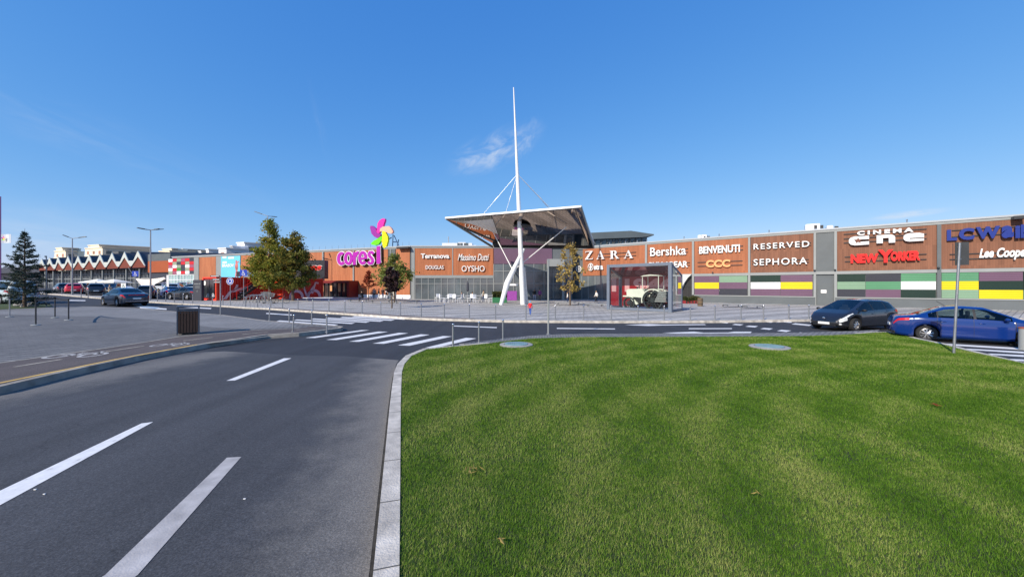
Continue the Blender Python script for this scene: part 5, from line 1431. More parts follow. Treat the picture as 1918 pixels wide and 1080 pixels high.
# red framed glazed porch
t = thing('porch', 'red framed glazed porch in front of the orange wall under the purple lettering', 'porch', at(640, 556, 53.5))
WP = Wall(WL.p(WL.u(611), 0, 1.6)[:2], WL.p(WL.u(672), 0, 1.6)[:2])
m_dred = M('porch_red', lin((120, 22, 18)), 0.5, var=0.08)
b = MB(); z1_ = WP.z(640, 525.3); zg = 0.35
WP.box(b, 0, WP.L, z1_ - .35, z1_, -1.5, 0.3); WP.box(b, 0, .3, zg - .3, z1_ - .35, -1.5, 0.3); WP.box(b, WP.L - .3, WP.L, zg - .3, z1_ - .35, -1.5, 0.3); b.build('frame', m_dred, t)
b = MB(); WP.box(b, .3, WP.L - .3, zg, z1_ - .35, -.3, -.25); b.build('glass_front', M('porch_glass', lin((70, 56, 52)), 0.1, var=0.5, scale=0.7, spec=0.7), t)
b = MB()
for k in range(8): WP.box(b, .3 + (WP.L - .6) * k / 7 - .05, .3 + (WP.L - .6) * k / 7 + .05, zg, z1_ - .35, -.25, -.15)
b.build('window_mullion', m_dark, t)
b = MB()
for k in (0.3, 2.3, 4.2, 5.4): WP.box(b, .36 + (WP.L - .6) * k / 7, .36 + (WP.L - .6) * (k + .55) / 7, zg + .8, z1_ - .36, -.25, -.22)
b.build('curtain', M('curtain_tan', lin((216, 160, 110)), 0.8, var=0.1), t)

# ================================================================== CARS
def gsm(x, y, s=0.05):
    xs = np.linspace(x[0], x[-1], 600); ys = np.interp(xs, x, y)
    k = max(1, int(s / (xs[1] - xs[0]))); w = np.hanning(2 * k + 3); w /= w.sum()
    pad = np.r_[np.full(k + 1, ys[0]), ys, np.full(k + 1, ys[-1])]
    return xs, np.convolve(pad, w, 'valid')
PRE = {
 'sedan': dict(L=4.5, W=1.75, r=.315, xf=1.33, xr=-1.27,
    top=[(-2.25, .66), (-2.20, .92), (-2.05, 1.00), (-1.55, 1.06), (-.75, 1.40), (-.25, 1.46), (.30, 1.43), (1.20, 1.00), (1.75, .88), (2.08, .72), (2.2, .58), (2.25, .48)],
    belt=[(-2.25, .62), (-2.1, .90), (-1.5, .97), (0, .93), (1.2, .90), (1.8, .80), (2.1, .62), (2.25, .44)],
    ws=(.34, 1.16), rw=(-1.50, -.80), win=[(-1.22, -.98), (-.94, -.02), (.05, .92)], seams=(-.03, .98, -.99)),
 'hatch': dict(L=4.25, W=1.80, r=.315, xf=1.32, xr=-1.28,
    top=[(-2.125, .62), (-2.10, .95), (-1.95, 1.05), (-1.60, 1.38), (-1.1, 1.47), (-.3, 1.50), (.25, 1.46), (1.42, .98), (1.78, .83), (1.98, .68), (2.08, .55), (2.125, .44)],
    belt=[(-2.125, .58), (-2.0, .95), (-1.5, 1.00), (0, .95), (1.3, .90), (1.7, .79), (2.0, .60), (2.125, .42)],
    ws=(.30, 1.36), rw=(-1.92, -1.60), win=[(-1.50, -1.00), (-.94, -.04), (.03, 1.10)], seams=(-.03, 1.02, -1.0)),
 'suv': dict(L=4.5, W=1.85, r=.35, xf=1.35, xr=-1.3,
    top=[(-2.25, .70), (-2.22, 1.05), (-2.05, 1.15), (-1.75, 1.58), (-1.2, 1.66), (0, 1.68), (.35, 1.64), (1.15, 1.14), (1.8, 1.02), (2.12, .85), (2.22, .68), (2.25, .52)],
    belt=[(-2.25, .66), (-2.1, 1.05), (-1.5, 1.08), (0, 1.04), (1.1, 1.02), (1.8, .92), (2.15, .70), (2.25, .48)],
    ws=(.40, 1.10), rw=(-2.02, -1.78), win=[(-1.65, -1.1), (-1.02, -.05), (.03, .88)], seams=(-.03, .98, -1.05)),
 'van': dict(L=4.7, W=1.85, r=.33, xf=1.5, xr=-1.4,
    top=[(-2.35, .70), (-2.33, 1.2), (-2.25, 1.75), (-1.9, 1.84), (0, 1.86), (.7, 1.80), (1.75, 1.12), (2.1, .98), (2.28, .75), (2.35, .5)],
    belt=[(-2.35, .66), (-2.2, 1.08), (0, 1.05), (1.6, 1.0), (2.1, .86), (2.35, .48)],
    ws=(.78, 1.68), rw=(-2.31, -2.26), win=[(-2.1, -1.1), (-1.02, .0), (.08, 1.25)], seams=(.04, 1.3, -1.05)),
}
def make_car(label, preset, paint, loc, heading, scale, detail=2, group=None, name='parked_car', plate=True, rimspokes=7, cat='car', lamps_front=m_letter):
    p = PRE[preset]; L, W = p['L'], p['W']; hl = L / 2
    t = thing(name, label, cat, loc, math.atan2(heading[1], heading[0]), group, scale)
    tx, tz = gsm(*zip(*p['top']), s=.07 if preset != 'van' else .05)
    bx_, bz = gsm(*zip(*p['belt']), s=.10)
    pl = [(-hl, .70), (-hl + .10, .88), (-hl + .35, .97), (-hl + .9, 1.0), (hl - 1.0, 1.0), (hl - .45, .93), (hl - .15, .80), (hl - .04, .66), (hl, .56)]
    px_, pw = gsm(*zip(*pl), s=.06)
    bl = [(-hl, .36), (-hl + .12, .24), (-hl + .5, .19), (hl - .5, .19), (hl - .1, .23), (hl, .30)]
    r = p['r']; Ra = r + .055
    step = .055 if detail >= 2 else .12
    xs = set(np.round(np.arange(-hl, hl + 1e-6, step), 4)) | {hl}
    for a, b in p['win']: xs |= {a, b}
    xs |= {p['ws'][0], p['ws'][1], p['rw'][0], p['rw'][1], hl - .62, hl - .14, hl - .05, -hl + .42, -hl + .04}
    for c in (p['xf'], p['xr']):
        for k in range(0, 13): xs.add(c - Ra * math.cos(math.pi * k / 12))
    if detail >= 2:
        for s in p['seams']: xs |= {s, s + .012}
    xs = sorted(x for x in xs if -hl <= x <= hl)
    xx = [xs[0]]
    for x in xs[1:]:
        if x - xx[-1] > .009: xx.append(x)
    xs = xx
    Hmax = max(z for _, z in p['top']); bmid = float(np.interp(0, bx_, bz))
    rows = []
    for x in xs:
        top = float(np.interp(x, tx, tz)); belt = min(float(np.interp(x, bx_, bz)), top - .02)
        hw = W / 2 * float(np.interp(x, px_, pw)); zb = float(np.interp(x, *zip(*bl))); arch = False
        for c in (p['xf'], p['xr']):
            if abs(x - c) < Ra: zb = max(zb, r + math.sqrt(max(0, Ra * Ra - (x - c) ** 2))); arch = True
        zb = min(zb, belt - .12)
        gh = max(0, (top - belt)) / (Hmax - bmid)
        q = []
        h = belt - zb
        q.append((hw * .60, zb)); q.append((hw * .93, zb)); q.append((hw * .985, zb + min(.07, h * .18)))
        q.append((hw * .998, zb + h * .38)); q.append((hw * 1.0, zb + h * .60)); q.append((hw * .985, zb + h * .86)); q.append((hw * .955, belt))
        ye = hw * (.955 - .27 * min(1.1, gh) - .05 * min(1, gh * 6))
        zt = top - .055 * min(1, gh * 3)
        for f in (.07, .5, .90):
            q.append((hw * .955 + (ye - hw * .955) * f + .018 * math.sin(math.pi * f) * min(1, gh * 2), belt + (zt - belt) * f))
        q.append((ye, zt)); q.append((ye * .86, zt + (top - zt) * .6)); q.append((ye * .45, top - .004)); q.append((0, top))
        rows.append((q, gh))
    nq = 14
    V = []
    for x, (q, g) in zip(xs, rows):
        for y, z in q: V.append((x, y, z))
        for y, z in q: V.append((x, -y, z))
    F_ = {}
    def put(k, f): F_.setdefault(k, []).append(f)
    def idx(i, j, s): return i * 2 * nq + (nq if s else 0) + j
    for i in range(len(xs) - 1):
        xm = (xs[i] + xs[i + 1]) / 2; gh = (rows[i][1] + rows[i + 1][1]) / 2
        for j in range(nq - 1):
            k = 'body'
            if j == 0: k = 'underbody'
            elif j in (7, 8) and gh > .16 and any(a - 1e-4 < xm < b + 1e-4 for a, b in p['win']): k = 'side_window'
            elif j in (7, 8) and gh > .3 and p['win'][0][0] < xm < p['win'][-1][1]: k = 'window_pillar'
            elif j in (11, 12) and p['ws'][0] < xm < p['ws'][1]: k = 'windscreen'
            elif j in (11, 12) and p['rw'][0] < xm < p['rw'][1]: k = 'rear_window'
            elif j == 5 and hl - .66 < xm < hl - .06: k = 'headlight'
            elif j == 4 and hl - .34 < xm < hl - .06: k = 'headlight'
            elif j == 5 and -hl + .02 < xm < -hl + .48: k = 'tail_light'
            elif detail >= 2 and 2 <= j <= 6 and any(abs(xm - s - .006) < .004 for s in p['seams']): k = 'door_gap'
            elif j == 1: k = 'sill'
            for s in (0, 1):
                f = (idx(i, j, s), idx(i + 1, j, s), idx(i + 1, j + 1, s), idx(i, j + 1, s))
                put(k if k != 'headlight' else 'headlight%d' % s if False else k, f)
        put('underbody', (idx(i, 0, 0), idx(i + 1, 0, 0), idx(i + 1, 0, 1), idx(i, 0, 1)))
    e = len(xs) - 1
    for j in range(nq - 1):
        put('grille' if j in (2, 3) else 'body', (idx(e, j, 0), idx(e, j + 1, 0), idx(e, j + 1, 1), idx(e, j, 1)))
        put('body', (idx(0, j, 0), idx(0, j + 1, 0), idx(0, j + 1, 1), idx(0, j, 1)))
    mats = {'body': paint, 'underbody': m_black, 'side_window': m_carglass, 'window_pillar': m_black, 'windscreen': m_carglass, 'rear_window': m_carglass, 'headlight': MATS['lamp_glass'],
            'tail_light': MATS['tail_red'], 'door_gap': m_black, 'sill': m_black if preset in ('suv', 'hatch') else paint, 'grille': m_black}
    for k, fs in F_.items():
        groups = [fs]
        if k == 'door_gap':
            d = {}
            for f in fs:
                x = sum(V[q][0] for q in f) / 4; y = sum(V[q][1] for q in f) / 4
                d.setdefault((y > 0, min(range(len(p['seams'])), key=lambda n: abs(p['seams'][n] - x))), []).append(f)
            groups = list(d.values())
        if k in ('side_window', 'headlight', 'tail_light'):
            # one mesh for each pane or lamp: split by side and pane
            d = {}
            for f in fs:
                x = sum(V[q][0] for q in f) / 4; y = sum(V[q][1] for q in f) / 4
                pane = next((n for n, (a, b) in enumerate(p['win']) if a - 1e-3 < x < b + 1e-3), 0) if k == 'side_window' else 0
                d.setdefault((y > 0, pane), []).append(f)
            groups = list(d.values())
        for g in groups:
            used = sorted({q for f in g for q in f}); mp = {q: n for n, q in enumerate(used)}
            b = MB(); b.add([V[q] for q in used], [tuple(dict.fromkeys(mp[q] for q in f)) for f in g])
            b.build(k, mats[k], t, smooth=True, angle=50, world=False)
    # wheels with tyre and rim
    for xc in (p['xf'], p['xr']):
        for s in (1, -1):
            yc = s * (W / 2 - .10)
            b = MB(); b.lathe([(r * .66, -.10), (r * .9, -.105), (r * .985, -.08), (r, -.03), (r, .03), (r * .985, .08), (r * .9, .105), (r * .66, .10)], (xc, yc, r), 28 if detail >= 2 else 14, 'Y', caps=False)
            wh = b.build('wheel', m_rubber, t, smooth=True, world=False)
            b = MB(); rr = r * .67
            b.lathe([(rr, .085 * s), (rr * .93, .09 * s), (rr * .90, .04 * s), (rr * .9, -.09 * s)], (xc, yc, r), 24 if detail >= 2 else 12, 'Y', caps=False)
            if detail >= 2:
                for k in range(rimspokes):
                    a = 2 * math.pi * (k + .25) / rimspokes
                    for da in (-.10, .10):
                        c_, s_ = math.cos(a), math.sin(a); c2_, s2_ = math.cos(a + da), math.sin(a + da)
                        b.tube((xc + .03 * c_, yc + .078 * s, r + .03 * s_), (xc + rr * .93 * c2_, yc + .07 * s, r + rr * .93 * s2_), .020, .015, 5)
                b.lathe([(.055, .05 * s), (.055, .088 * s), (.03, .092 * s)], (xc, yc, r), 12, 'Y')
            else:
                b.lathe([(rr * .88, .05 * s), (rr * .3, .07 * s)], (xc, yc, r), 10, 'Y')
            b.build('rim', m_chrome_dull, wh, smooth=True, world=False)
            b = MB(); b.lathe([(rr * .9, -.02 * s), (rr * .9, .02 * s)], (xc, yc, r), 16, 'Y'); b.build('brake_disc', m_dark, wh, world=False)
    if detail >= 1:
        zz_ = float(np.interp(1.0, bx_, bz)) + .03
        for s in (1, -1):
            b = MB(); b.ball((p['win'][-1][1] - .16, s * (W / 2 + .09), zz_ + .05), (.075, .10, .065), 10, 6); b.tube((p['win'][-1][1] - .16, s * (W / 2 - .08), zz_ - .01), (p['win'][-1][1] - .16, s * (W / 2 + .06), zz_ + .02), .02, n=6)
            b.build('mirror', paint if preset != 'hatch' else m_black, t, smooth=True, world=False)
        b = MB(); b.rbox((-hl - .005, 0, .62 if preset != 'hatch' else .5), (.03, .5, .11), .01); b.build('number_plate', m_white, t, world=False)
        b = MB(); b.rbox((hl + .006, 0, .36), (.03, .5, .11), .01); b.build('number_plate', m_white, t, world=False)
    if detail >= 2:
        for s in (1, -1):
            for xh in (p['win'][1][0] + .02, p['win'][2][0] + .02):
                hwid = W / 2 * float(np.interp(xh, px_, pw)); b = MB(); b.ball((xh + .10, s * (hwid * .99), float(np.interp(xh, bx_, bz)) - .13), (.10, .022, .022), 8, 5); b.build('handle', paint, t, smooth=True, world=False)
        for xs_, ys_ in ((.25, .38), (.25, -.38), (-.65, .4), (-.65, -.4)):
            b = MB(); b.rbox((xs_ - .28, ys_, .78), (.14, .48, .58), .06); b.rbox((xs_ - .33, ys_, 1.16), (.09, .26, .20), .05); b.rbox((xs_, ys_, .48), (.5, .48, .14), .05); b.build('seat', m_char, t, world=False)
        b = MB(); b.rbox((.95, 0, .82), (.5, 1.3, .14), .05); b.build('dashboard', m_black, t, world=False)
    return t
M('lamp_glass', lin((210, 214, 214)), 0.08, var=0.25, scale=9, spec=0.9)
M('tail_red', lin((190, 20, 18)), 0.12, var=0.35, scale=7, spec=0.8)
m_chrome_dull = M('alloy', (0.55, 0.55, 0.56), 0.3, metal=0.85, var=0.08)
p_black = carpaint('paint_black', (0.012, 0.013, 0.017), 0.25)
p_blue = carpaint('paint_blue', lin((8, 44, 112)), 0.2)
p_slate = carpaint('paint_slate', lin((18, 36, 58)), 0.3)
p_navy = carpaint('paint_navy', lin((18, 24, 36)), 0.3)
p_red = carpaint('paint_red', lin((200, 20, 40)), 0.35)
p_silver = carpaint('paint_silver', lin((176, 190, 192)), 0.35)
p_white = carpaint('paint_white', lin((225, 228, 230)), 0.35)

# black hatchback, nose to the left, on the right
hx = Vector((-.95, -.31)).normalized(); wheelp = Vector(gp(1600, 620.5)); c = wheelp - hx * 1.32 * .93 + Vector((hx.y, -hx.x)) * .80 * .93
car = make_car('black hatchback facing left, parked behind the blue saloon', 'hatch', p_black, (c.x, c.y, 0), hx, .93)
b = MB(); b.lathe([(.055, 0), (.055, .025), (.02, .03)], (2.12, 0, .60), 12, 'X'); b.build('badge', m_chrome, car, world=False)
for s in (1, -1):
    b = MB(); b.ball((2.00, s * .60, .34), (.07, .10, .06), 8, 5); b.build('fog_lamp', MATS['lamp_glass'], car, smooth=True, world=False)
b = MB(); b.rbox((2.10, 0, .27), (.08, 1.0, .10), .03); b.build('bumper_grille', m_black, car, world=False)
# blue saloon
hx = Vector((.79, -.61)).normalized(); wheelp = Vector(gp(1735, 638.5)); c = wheelp + hx * 1.27 * .885 - Vector((hx.y, -hx.x)) * .78 * .885
car = make_car('bright blue saloon facing right, parked nearest the lawn', 'sedan', p_blue, (c.x, c.y, 0), hx, .885, rimspokes=9)
b = MB(); b.path([(-.62, 0, 1.44), (-.85, 0, 1.62)], .008, 5); b.build('aerial', m_black, car, world=False)
b = MB(); b.rbox((-2.10, 0, .33), (.30, 1.42, .12), .05); b.build('bumper_lip', m_black, car, world=False)
# slate saloon on the far road
c = gp(228, 573.5); hx = (-.90, .44)
car = make_car('dark slate saloon driving away on the far road, tail lights towards us', 'sedan', p_slate, (c[0] - 1.0, c[1] + 1.2, hgt(*c)), hx, 1.13, name='moving_car')
b = MB(); b.rbox((-2.2, 0, .88), (.06, .95, .05), .02); b.build('tail_light', MATS['tail_red'], car, world=False)
b = MB(); b.rbox((-2.22, 0, .40), (.1, 1.35, .03), .01); b.build('bumper_trim', m_chrome, car, world=False)
# rows of cars left of the containers: px of nearest ground point, height scale, heading
def far_car(label, preset, paint, px, py, head, hpx, name='parked_car', detail=1):
    x, y = gp(px, py, .125); H = max(z for _, z in PRE[preset]['top'])
    s = hpx * y / F / H
    s = min(max(s, .8), 1.35)
    h = Vector(head).normalized()
    return make_car(label, preset, paint, (x, y + 1.2, hgt(x, y + 1.2) + .12), h, s, detail, 'cars in the left car park', name)
far_car('dark car behind the conifer, left of the red car', 'suv', p_black, 98, 549, (-.8, .5), 19)
far_car('red car beside the lamp post in the left car park', 'hatch', p_red, 122, 550, (-.7, .7), 20)
far_car('black people carrier with a domed roof between the two lamp posts', 'suv', p_black, 160, 553, (-.75, .65), 23)
far_car('dark hatchback parked behind the slate saloon under the tall lamp post', 'suv', p_black, 258, 559, (-.6, .8), 25)
far_car('black saloon with lit red tail light left of the black totem', 'sedan', p_black, 332, 561, (-.95, .25), 24)
far_car('silver car behind the black saloon, left of the totem', 'hatch', p_silver, 314, 552, (-.5, .85), 22)
far_car('white car parked half behind the black saloon, blue windscreen', 'suv', p_white, 330, 549, (.4, -.9), 21)
far_car('white saloon beyond the slate saloon, under the white sail', 'sedan', p_white, 212, 547, (.9, -.3), 16)
far_car('blue and dark car in front of the white parasols', 'hatch', p_navy, 193, 548, (.5, -.85), 18)
far_car('white car squeezed between the totem and the red container', 'hatch', p_white, 379, 556, (.2, -.95), 24)
far_car('dark hatchback parked beyond the red car, near the zigzag columns', 'hatch', p_navy, 140, 545.5, (-.6, .8), 16)
far_car('silver hatchback at the far end of the car park, under the left parasol', 'hatch', p_silver, 172, 545, (.5, -.85), 15)
far_car('white van like car between the sail and the tall lamp post', 'van', p_white, 297, 550, (-.3, .95), 21)
far_car('blue saloon just right of the yellow box', 'sedan', p_blue, 303, 557, (-.8, .6), 21)
far_car('silver grey saloon nearest the chequered corner', 'sedan', p_silver, 352, 550, (-.9, .35), 20)
# light van behind the conifer
x, y = gp(8, 571, 0); make_car('pale grey people carrier at the left edge behind the conifer', 'van', p_silver, (x - 2.6, y + 2.2, hgt(x, y)), Vector((-.95, .3)), 1.18, 1)

# ================================================================== TREES
def tree(name, label, base_, trunk_h, trunk_r, crown, nleaf, lsize, mat, group=None, seed=1, limbs=14, lean=(0, 0), clump=None, gaps=.0):
    """crown: list of (z, radius) from bottom to top around the trunk axis"""
    r = np.random.default_rng(seed)
    t = thing(name, label, 'tree', base_, 0, group)
    zs = [c[0] for c in crown]; rs = [c[1] for c in crown]
    H = zs[-1]
    b = MB(); prev = Vector((0, 0, -.1)); pr = trunk_r
    n = 8
    axis = []
    for k in range(1, n + 1):
        z = H * .93 * k / n; p = Vector((lean[0] * z + r.normal() * .02 * H / 8, lean[1] * z + r.normal() * .02 * H / 8, z)); rr = trunk_r * (1 - .92 * k / n) + .01
        b.tube(prev, p, pr, rr, 8, caps=False); axis.append(p); prev, pr = p, rr
    def ax_at(z):
        return Vector((lean[0] * z, lean[1] * z, z))
    tips = []
    for k in range(limbs):
        z = zs[0] + (H - zs[0]) * (k + .3) / (limbs + 1) * .92
        a = k * 2.4 + r.random() * .8; rad = float(np.interp(z, zs, rs)) * (.7 + .3 * r.random())
        p0 = ax_at(max(trunk_h * .8, z - rad * .55)); p1 = ax_at(z) + Vector((math.cos(a) * rad * .55, math.sin(a) * rad * .55, -.02 * rad)); p2 = ax_at(z) + Vector((math.cos(a) * rad, math.sin(a) * rad, rad * .22))
        w = trunk_r * .38 * (1 - .6 * k / limbs)
        b.tube(p0, p1, w, w * .6, 5, caps=False); b.tube(p1, p2, w * .6, w * .15, 5, caps=False)
        tips += [p1, p2]
        for q in range(3):
            a2 = a + (r.random() - .5) * 1.8; p3 = p1.lerp(p2, r.random()) + Vector((math.cos(a2), math.sin(a2), .3 + .5 * r.random())) * rad * .35
            b.tube(p1.lerp(p2, .3), p3, w * .3, w * .1, 4, caps=False); tips.append(p3)
    b.build('trunk', m_bark, t, smooth=True, world=False)
    # leaf clumps spread through the volume, leaves around each clump
    nc = clump or 110
    C_ = []
    while len(C_) < nc:
        z = zs[0] + (H - zs[0]) * r.random(); R_ = float(np.interp(z, zs, rs))
        if r.random() > (R_ / max(rs)) ** 1.2 + .06: continue
        a = r.random() * 2 * math.pi; q = math.sqrt(r.random()) ** .7 * R_ * (1.0 + .16 * r.normal())
        C_.append((lean[0] * z + q * math.cos(a), lean[1] * z + q * math.sin(a), z))
    C_ = np.array(C_)
    csz = (.07 + .08 * r.random(nc)) * max(rs)
    ci = r.integers(0, nc, nleaf)
    P = C_[ci] + r.normal(size=(nleaf, 3)) * csz[ci][:, None] * np.array([1, 1, .75])
    nrm_ = r.normal(size=(nleaf, 3)); nrm_[:, 2] += .5; nrm_ /= np.linalg.norm(nrm_, axis=1)[:, None]
    tv = np.cross(nrm_, r.normal(size=(nleaf, 3))); tv /= np.linalg.norm(tv, axis=1)[:, None]
    bv = np.cross(nrm_, tv); s = lsize * (.45 + 1.1 * r.random(nleaf) ** 1.6)[:, None]
    quad = np.stack([P - tv * s * .5, P + bv * s * .36, P + tv * s * .5, P - bv * s * .36], 1).reshape(-1, 3)
    me = bpy.data.meshes.new('crown'); nf = nleaf
    me.vertices.add(nf * 4); me.vertices.foreach_set('co', quad.ravel().astype(np.float32))
    me.loops.add(nf * 4); me.loops.foreach_set('vertex_index', np.arange(nf * 4, dtype=np.int32))
    me.polygons.add(nf); me.polygons.foreach_set('loop_start', np.arange(0, nf * 4, 4, dtype=np.int32))
    me.update(calc_edges=True); me.materials.append(mat)
    o = bpy.data.objects.new('crown', me); COL.objects.link(o); o.parent = t
    return t
lf_maple = leafmat('maple_leaf', [(0.0, (.085, .115, .022)), (.35, (.18, .215, .036)), (.62, (.32, .31, .045)), (.85, (.50, .37, .07)), (1, (.36, .17, .055))], .45)
lf_green = leafmat('green_leaf', [(0.0, (.08, .12, .03)), (.5, (.19, .23, .05)), (.85, (.30, .29, .07)), (1, (.38, .26, .07))], .4)
lf_purple = leafmat('purple_leaf', [(0, (.022, .012, .014)), (.6, (.05, .026, .026)), (1, (.10, .05, .035))], .2)
lf_red = leafmat('red_leaf', [(0, (.18, .03, .015)), (.6, (.34, .07, .03)), (1, (.42, .14, .05))], .3)
lf_pale = leafmat('pale_leaf', [(0, (.20, .13, .03)), (.5, (.42, .30, .08)), (1, (.55, .45, .18))], .35)
lf_fir = leafmat('fir_needle', [(0, (.016, .030, .022)), (.6, (.042, .066, .050)), (1, (.085, .115, .09))], .1)
lf_hedge = leafmat('hedge_leaf', [(0, (.02, .035, .012)), (.6, (.06, .075, .02)), (1, (.16, .10, .04))], .2)
def ground_tree(px, py, ptop, halfw_px, name, label, prof, trunk_frac, nleaf, ls, mat, seed, **k):
    b_ = gp3(px, py, .12); y = b_.y; m = y / F
    top_ = (CH + (HY - ptop) * m) - b_.z
    crown = [(f * top_, w * halfw_px * m) for f, w in prof]
    return tree(name, label, b_, trunk_frac * top_, k.pop('tr', .16), crown, nleaf, ls, mat, seed=seed, **k)
ground_tree(505, 562, 412, 41, 'maple_tree', 'left one of two big maples with green and yellowing leaves', [(.16, .25), (.22, .65), (.34, .92), (.46, .80), (.62, .58), (.76, .34), (.88, .22), (1, .03)], .17, 15000, .215, lf_maple, 3, limbs=20, clump=150)
ground_tree(549, 563, 419, 36, 'maple_tree', 'right one of two big maples, darker and browner, trunk before the red container', [(.14, .2), (.20, .66), (.34, .94), (.48, .78), (.62, .62), (.78, .40), (.9, .2), (1, .03)], .15, 15000, .215, leafmat('maple_leaf_brown', [(0.0, (.065, .085, .02)), (.4, (.14, .160, .032)), (.7, (.25, .21, .042)), (1, (.30, .14, .05))], .4), 8, limbs=20, clump=150)
ground_tree(739, 566, 475, 31, 'deciduous_tree', 'leafy green tree right of the purple lettering', [(.30, .3), (.38, .8), (.52, 1.0), (.7, .75), (.88, .4), (1, .06)], .28, 4600, .22, lf_green, 5, limbs=12, clump=130, tr=.10)
ground_tree(734, 577, 498, 14, 'plum_tree', 'small dark purple leaved tree in front of the green tree', [(.38, .3), (.46, .9), (.62, 1.05), (.82, .75), (1, .1)], .40, 4200, .17, lf_purple, 6, limbs=9, clump=70, tr=.06)
ground_tree(690, 563, 506, 12, 'red_sapling', 'thin red leaved young tree in front of the orange wall', [(.42, .35), (.48, 1.0), (.62, .8), (.82, .4), (1, .05)], .42, 1700, .16, lf_red, 7, limbs=9, clump=50, tr=.05)
ground_tree(1068, 572, 449, 24, 'birch_tree', 'slender tree with sparse pale yellow leaves before the glass entrance', [(.20, .5), (.32, 1.0), (.55, .95), (.75, .8), (.9, .4), (1, .08)], .2, 1500, .19, lf_pale, 9, limbs=12, clump=60, tr=.08)

def conifer(px, py, ptop, label):
    b_ = gp3(px, py, .15); m = b_.y / F; H = CH + (HY - ptop) * m - b_.z
    t = thing('conifer', label, 'tree', b_)
    r = np.random.default_rng(21)
    b = MB(); b.tube((0, 0, -.1), (0, 0, H * .6), .11, .05, 8); b.tube((0, 0, H * .6), (.02, 0, H), .05, .008, 6); tips = []
    n = 108
    segs = []
    for k in range(n):
        f = (k + .5) / n; z = H * (.05 + .90 * f)
        prof = np.interp(f, [0, .08, .25, .45, .6, .75, .9, 1], [.80, 1.0, .92, .72, .50, .34, .17, .05]); Rm = 37 * m * prof * (.55 + .62 * r.random())
        a = k * 2.399 + r.random() * .5
        up = .05 + .38 * f + .12 * r.normal()
        p0 = Vector((0, 0, z)); p1 = p0 + Vector((math.cos(a), math.sin(a), up)) * Rm * .55; p2 = p0 + Vector((math.cos(a), math.sin(a), up * .75)) * Rm + Vector((0, 0, .04 * Rm))
        b.tube(p0, p1, .02, .014, 4, caps=False); b.tube(p1, p2, .014, .006, 4, caps=False)
        segs += [(p0.lerp(p1, .25), p1, .34), (p1, p2, .26)]
        for q in range(4):
            s = r.random(); pa = p0.lerp(p2, .35 + .6 * s); aa = a + (1 if q % 2 else -1) * (.7 + .4 * r.random()); pb = pa + Vector((math.cos(aa), math.sin(aa), up * .4)) * Rm * .34 * (1.1 - s * .6)
            b.tube(pa, pb, .010, .005, 3, caps=False); segs.append((pa, pb, .20))
    b.build('trunk', m_bark, t, world=False)
    P = []; 
    for a, c, w in segs:
        L = (c - a).length; nn = max(5, int(L * 58))
        d = (c - a).normalized()
        for _ in range(nn):
            q = a.lerp(c, r.random()); v = Vector(r.normal(size=3)); v = (v - d * v.dot(d)).normalized() + d * .7; v.z += .15; v.normalize()
            l = .10 + .10 * r.random(); s = v.cross(Vector(r.normal(size=3))).normalized() * .022
            P += [q - s, q + s, q + v * l + s * .3, q + v * l - s * .3]
    b = MB(); b.v = [tuple(p) for p in P]; b.f = [(i, i + 1, i + 2, i + 3) for i in range(0, len(P), 4)]; b.m = [0] * len(b.f)
    me = bpy.data.meshes.new('crown'); me.from_pydata(b.v, [], b.f); me.materials.append(lf_fir); o = bpy.data.objects.new('crown', me); COL.objects.link(o); o.parent = t
conifer(46, 575, 428, 'dark blue green conifer in a grass bed at the left edge')
# stones at its foot
for i, (px, py, s, lab) in enumerate(((37, 573, .28, 'rounded pale boulder left of the conifer foot'), (44, 574.5, .17, 'small pale stone right at the conifer foot'), (61, 573, .3, 'flat pale boulder right of the conifer foot'))):
    g = gp3(px, py, .16); t = MB(); r = np.random.default_rng(i)
    t.ball((0, 0, s * .3), (s * 1.3, s, s * .7), 12, 8); t.v = [(x * (1 + .12 * r.normal()), y * (1 + .12 * r.normal()), z * (1 + .1 * r.normal())) for x, y, z in t.v]
    o = t.build('boulder', m_conc, smooth=True, angle=80); o.location = g; tag(o, lab, 'boulder')

# ================================================================== STREET FURNITURE
ORD = ['first', 'second', 'third', 'fourth', 'fifth', 'sixth', 'seventh', 'eighth', 'ninth', 'tenth', 'eleventh', 'twelfth', 'thirteenth', 'fourteenth', 'fifteenth', 'sixteenth', 'seventeenth', 'eighteenth', 'nineteenth', 'twentieth']
def make_bollard():
    t = thing('bollard', 'steel bollard', 'bollard')
    b = MB(); b.lathe([(.034, -.1), (.034, .76)], n=12); b.build('post', m_steel, t, smooth=True, world=False)
    b = MB(); b.lathe([(.034, .765), (.042, .775), (.045, .80), (.038, .825), (.02, .838)], n=12); b.build('cap', m_chrome, t, smooth=True, world=False)
    b = MB(); b.lathe([(.075, -.02), (.075, .008), (.04, .014)], n=12); b.build('base_flange', m_steel, t, world=False)
    return t
bol0 = make_bollard(); bol_used = [False]
def bollard(px, py, z0, label, group, s=1.0, lean=0.0):
    t = bol0 if not bol_used[0] else copy_tree(bol0)
    bol_used[0] = True
    t.location = gp3(px, py, z0); t.scale = (s, s, s); t.rotation_euler = (0, lean, 0)
    tag(t, label, 'bollard', group)
rowA = [(116, 551.5), (152, 555.5), (165, 557), (265, 562), (281, 563), (295, 564.3), (310.5, 565.2), (326.5, 566), (343, 567.3), (361, 568.6), (398, 570.3), (417.5, 571.5), (459.5, 574.4), (482, 575.6), (507, 577)]
for i, (x, y) in enumerate(rowA):
    bollard(x, y, .12, '%s bollard from the left along the far kerb beside the parked cars' % ORD[i], 'bollards along the left far kerb', 1.08)
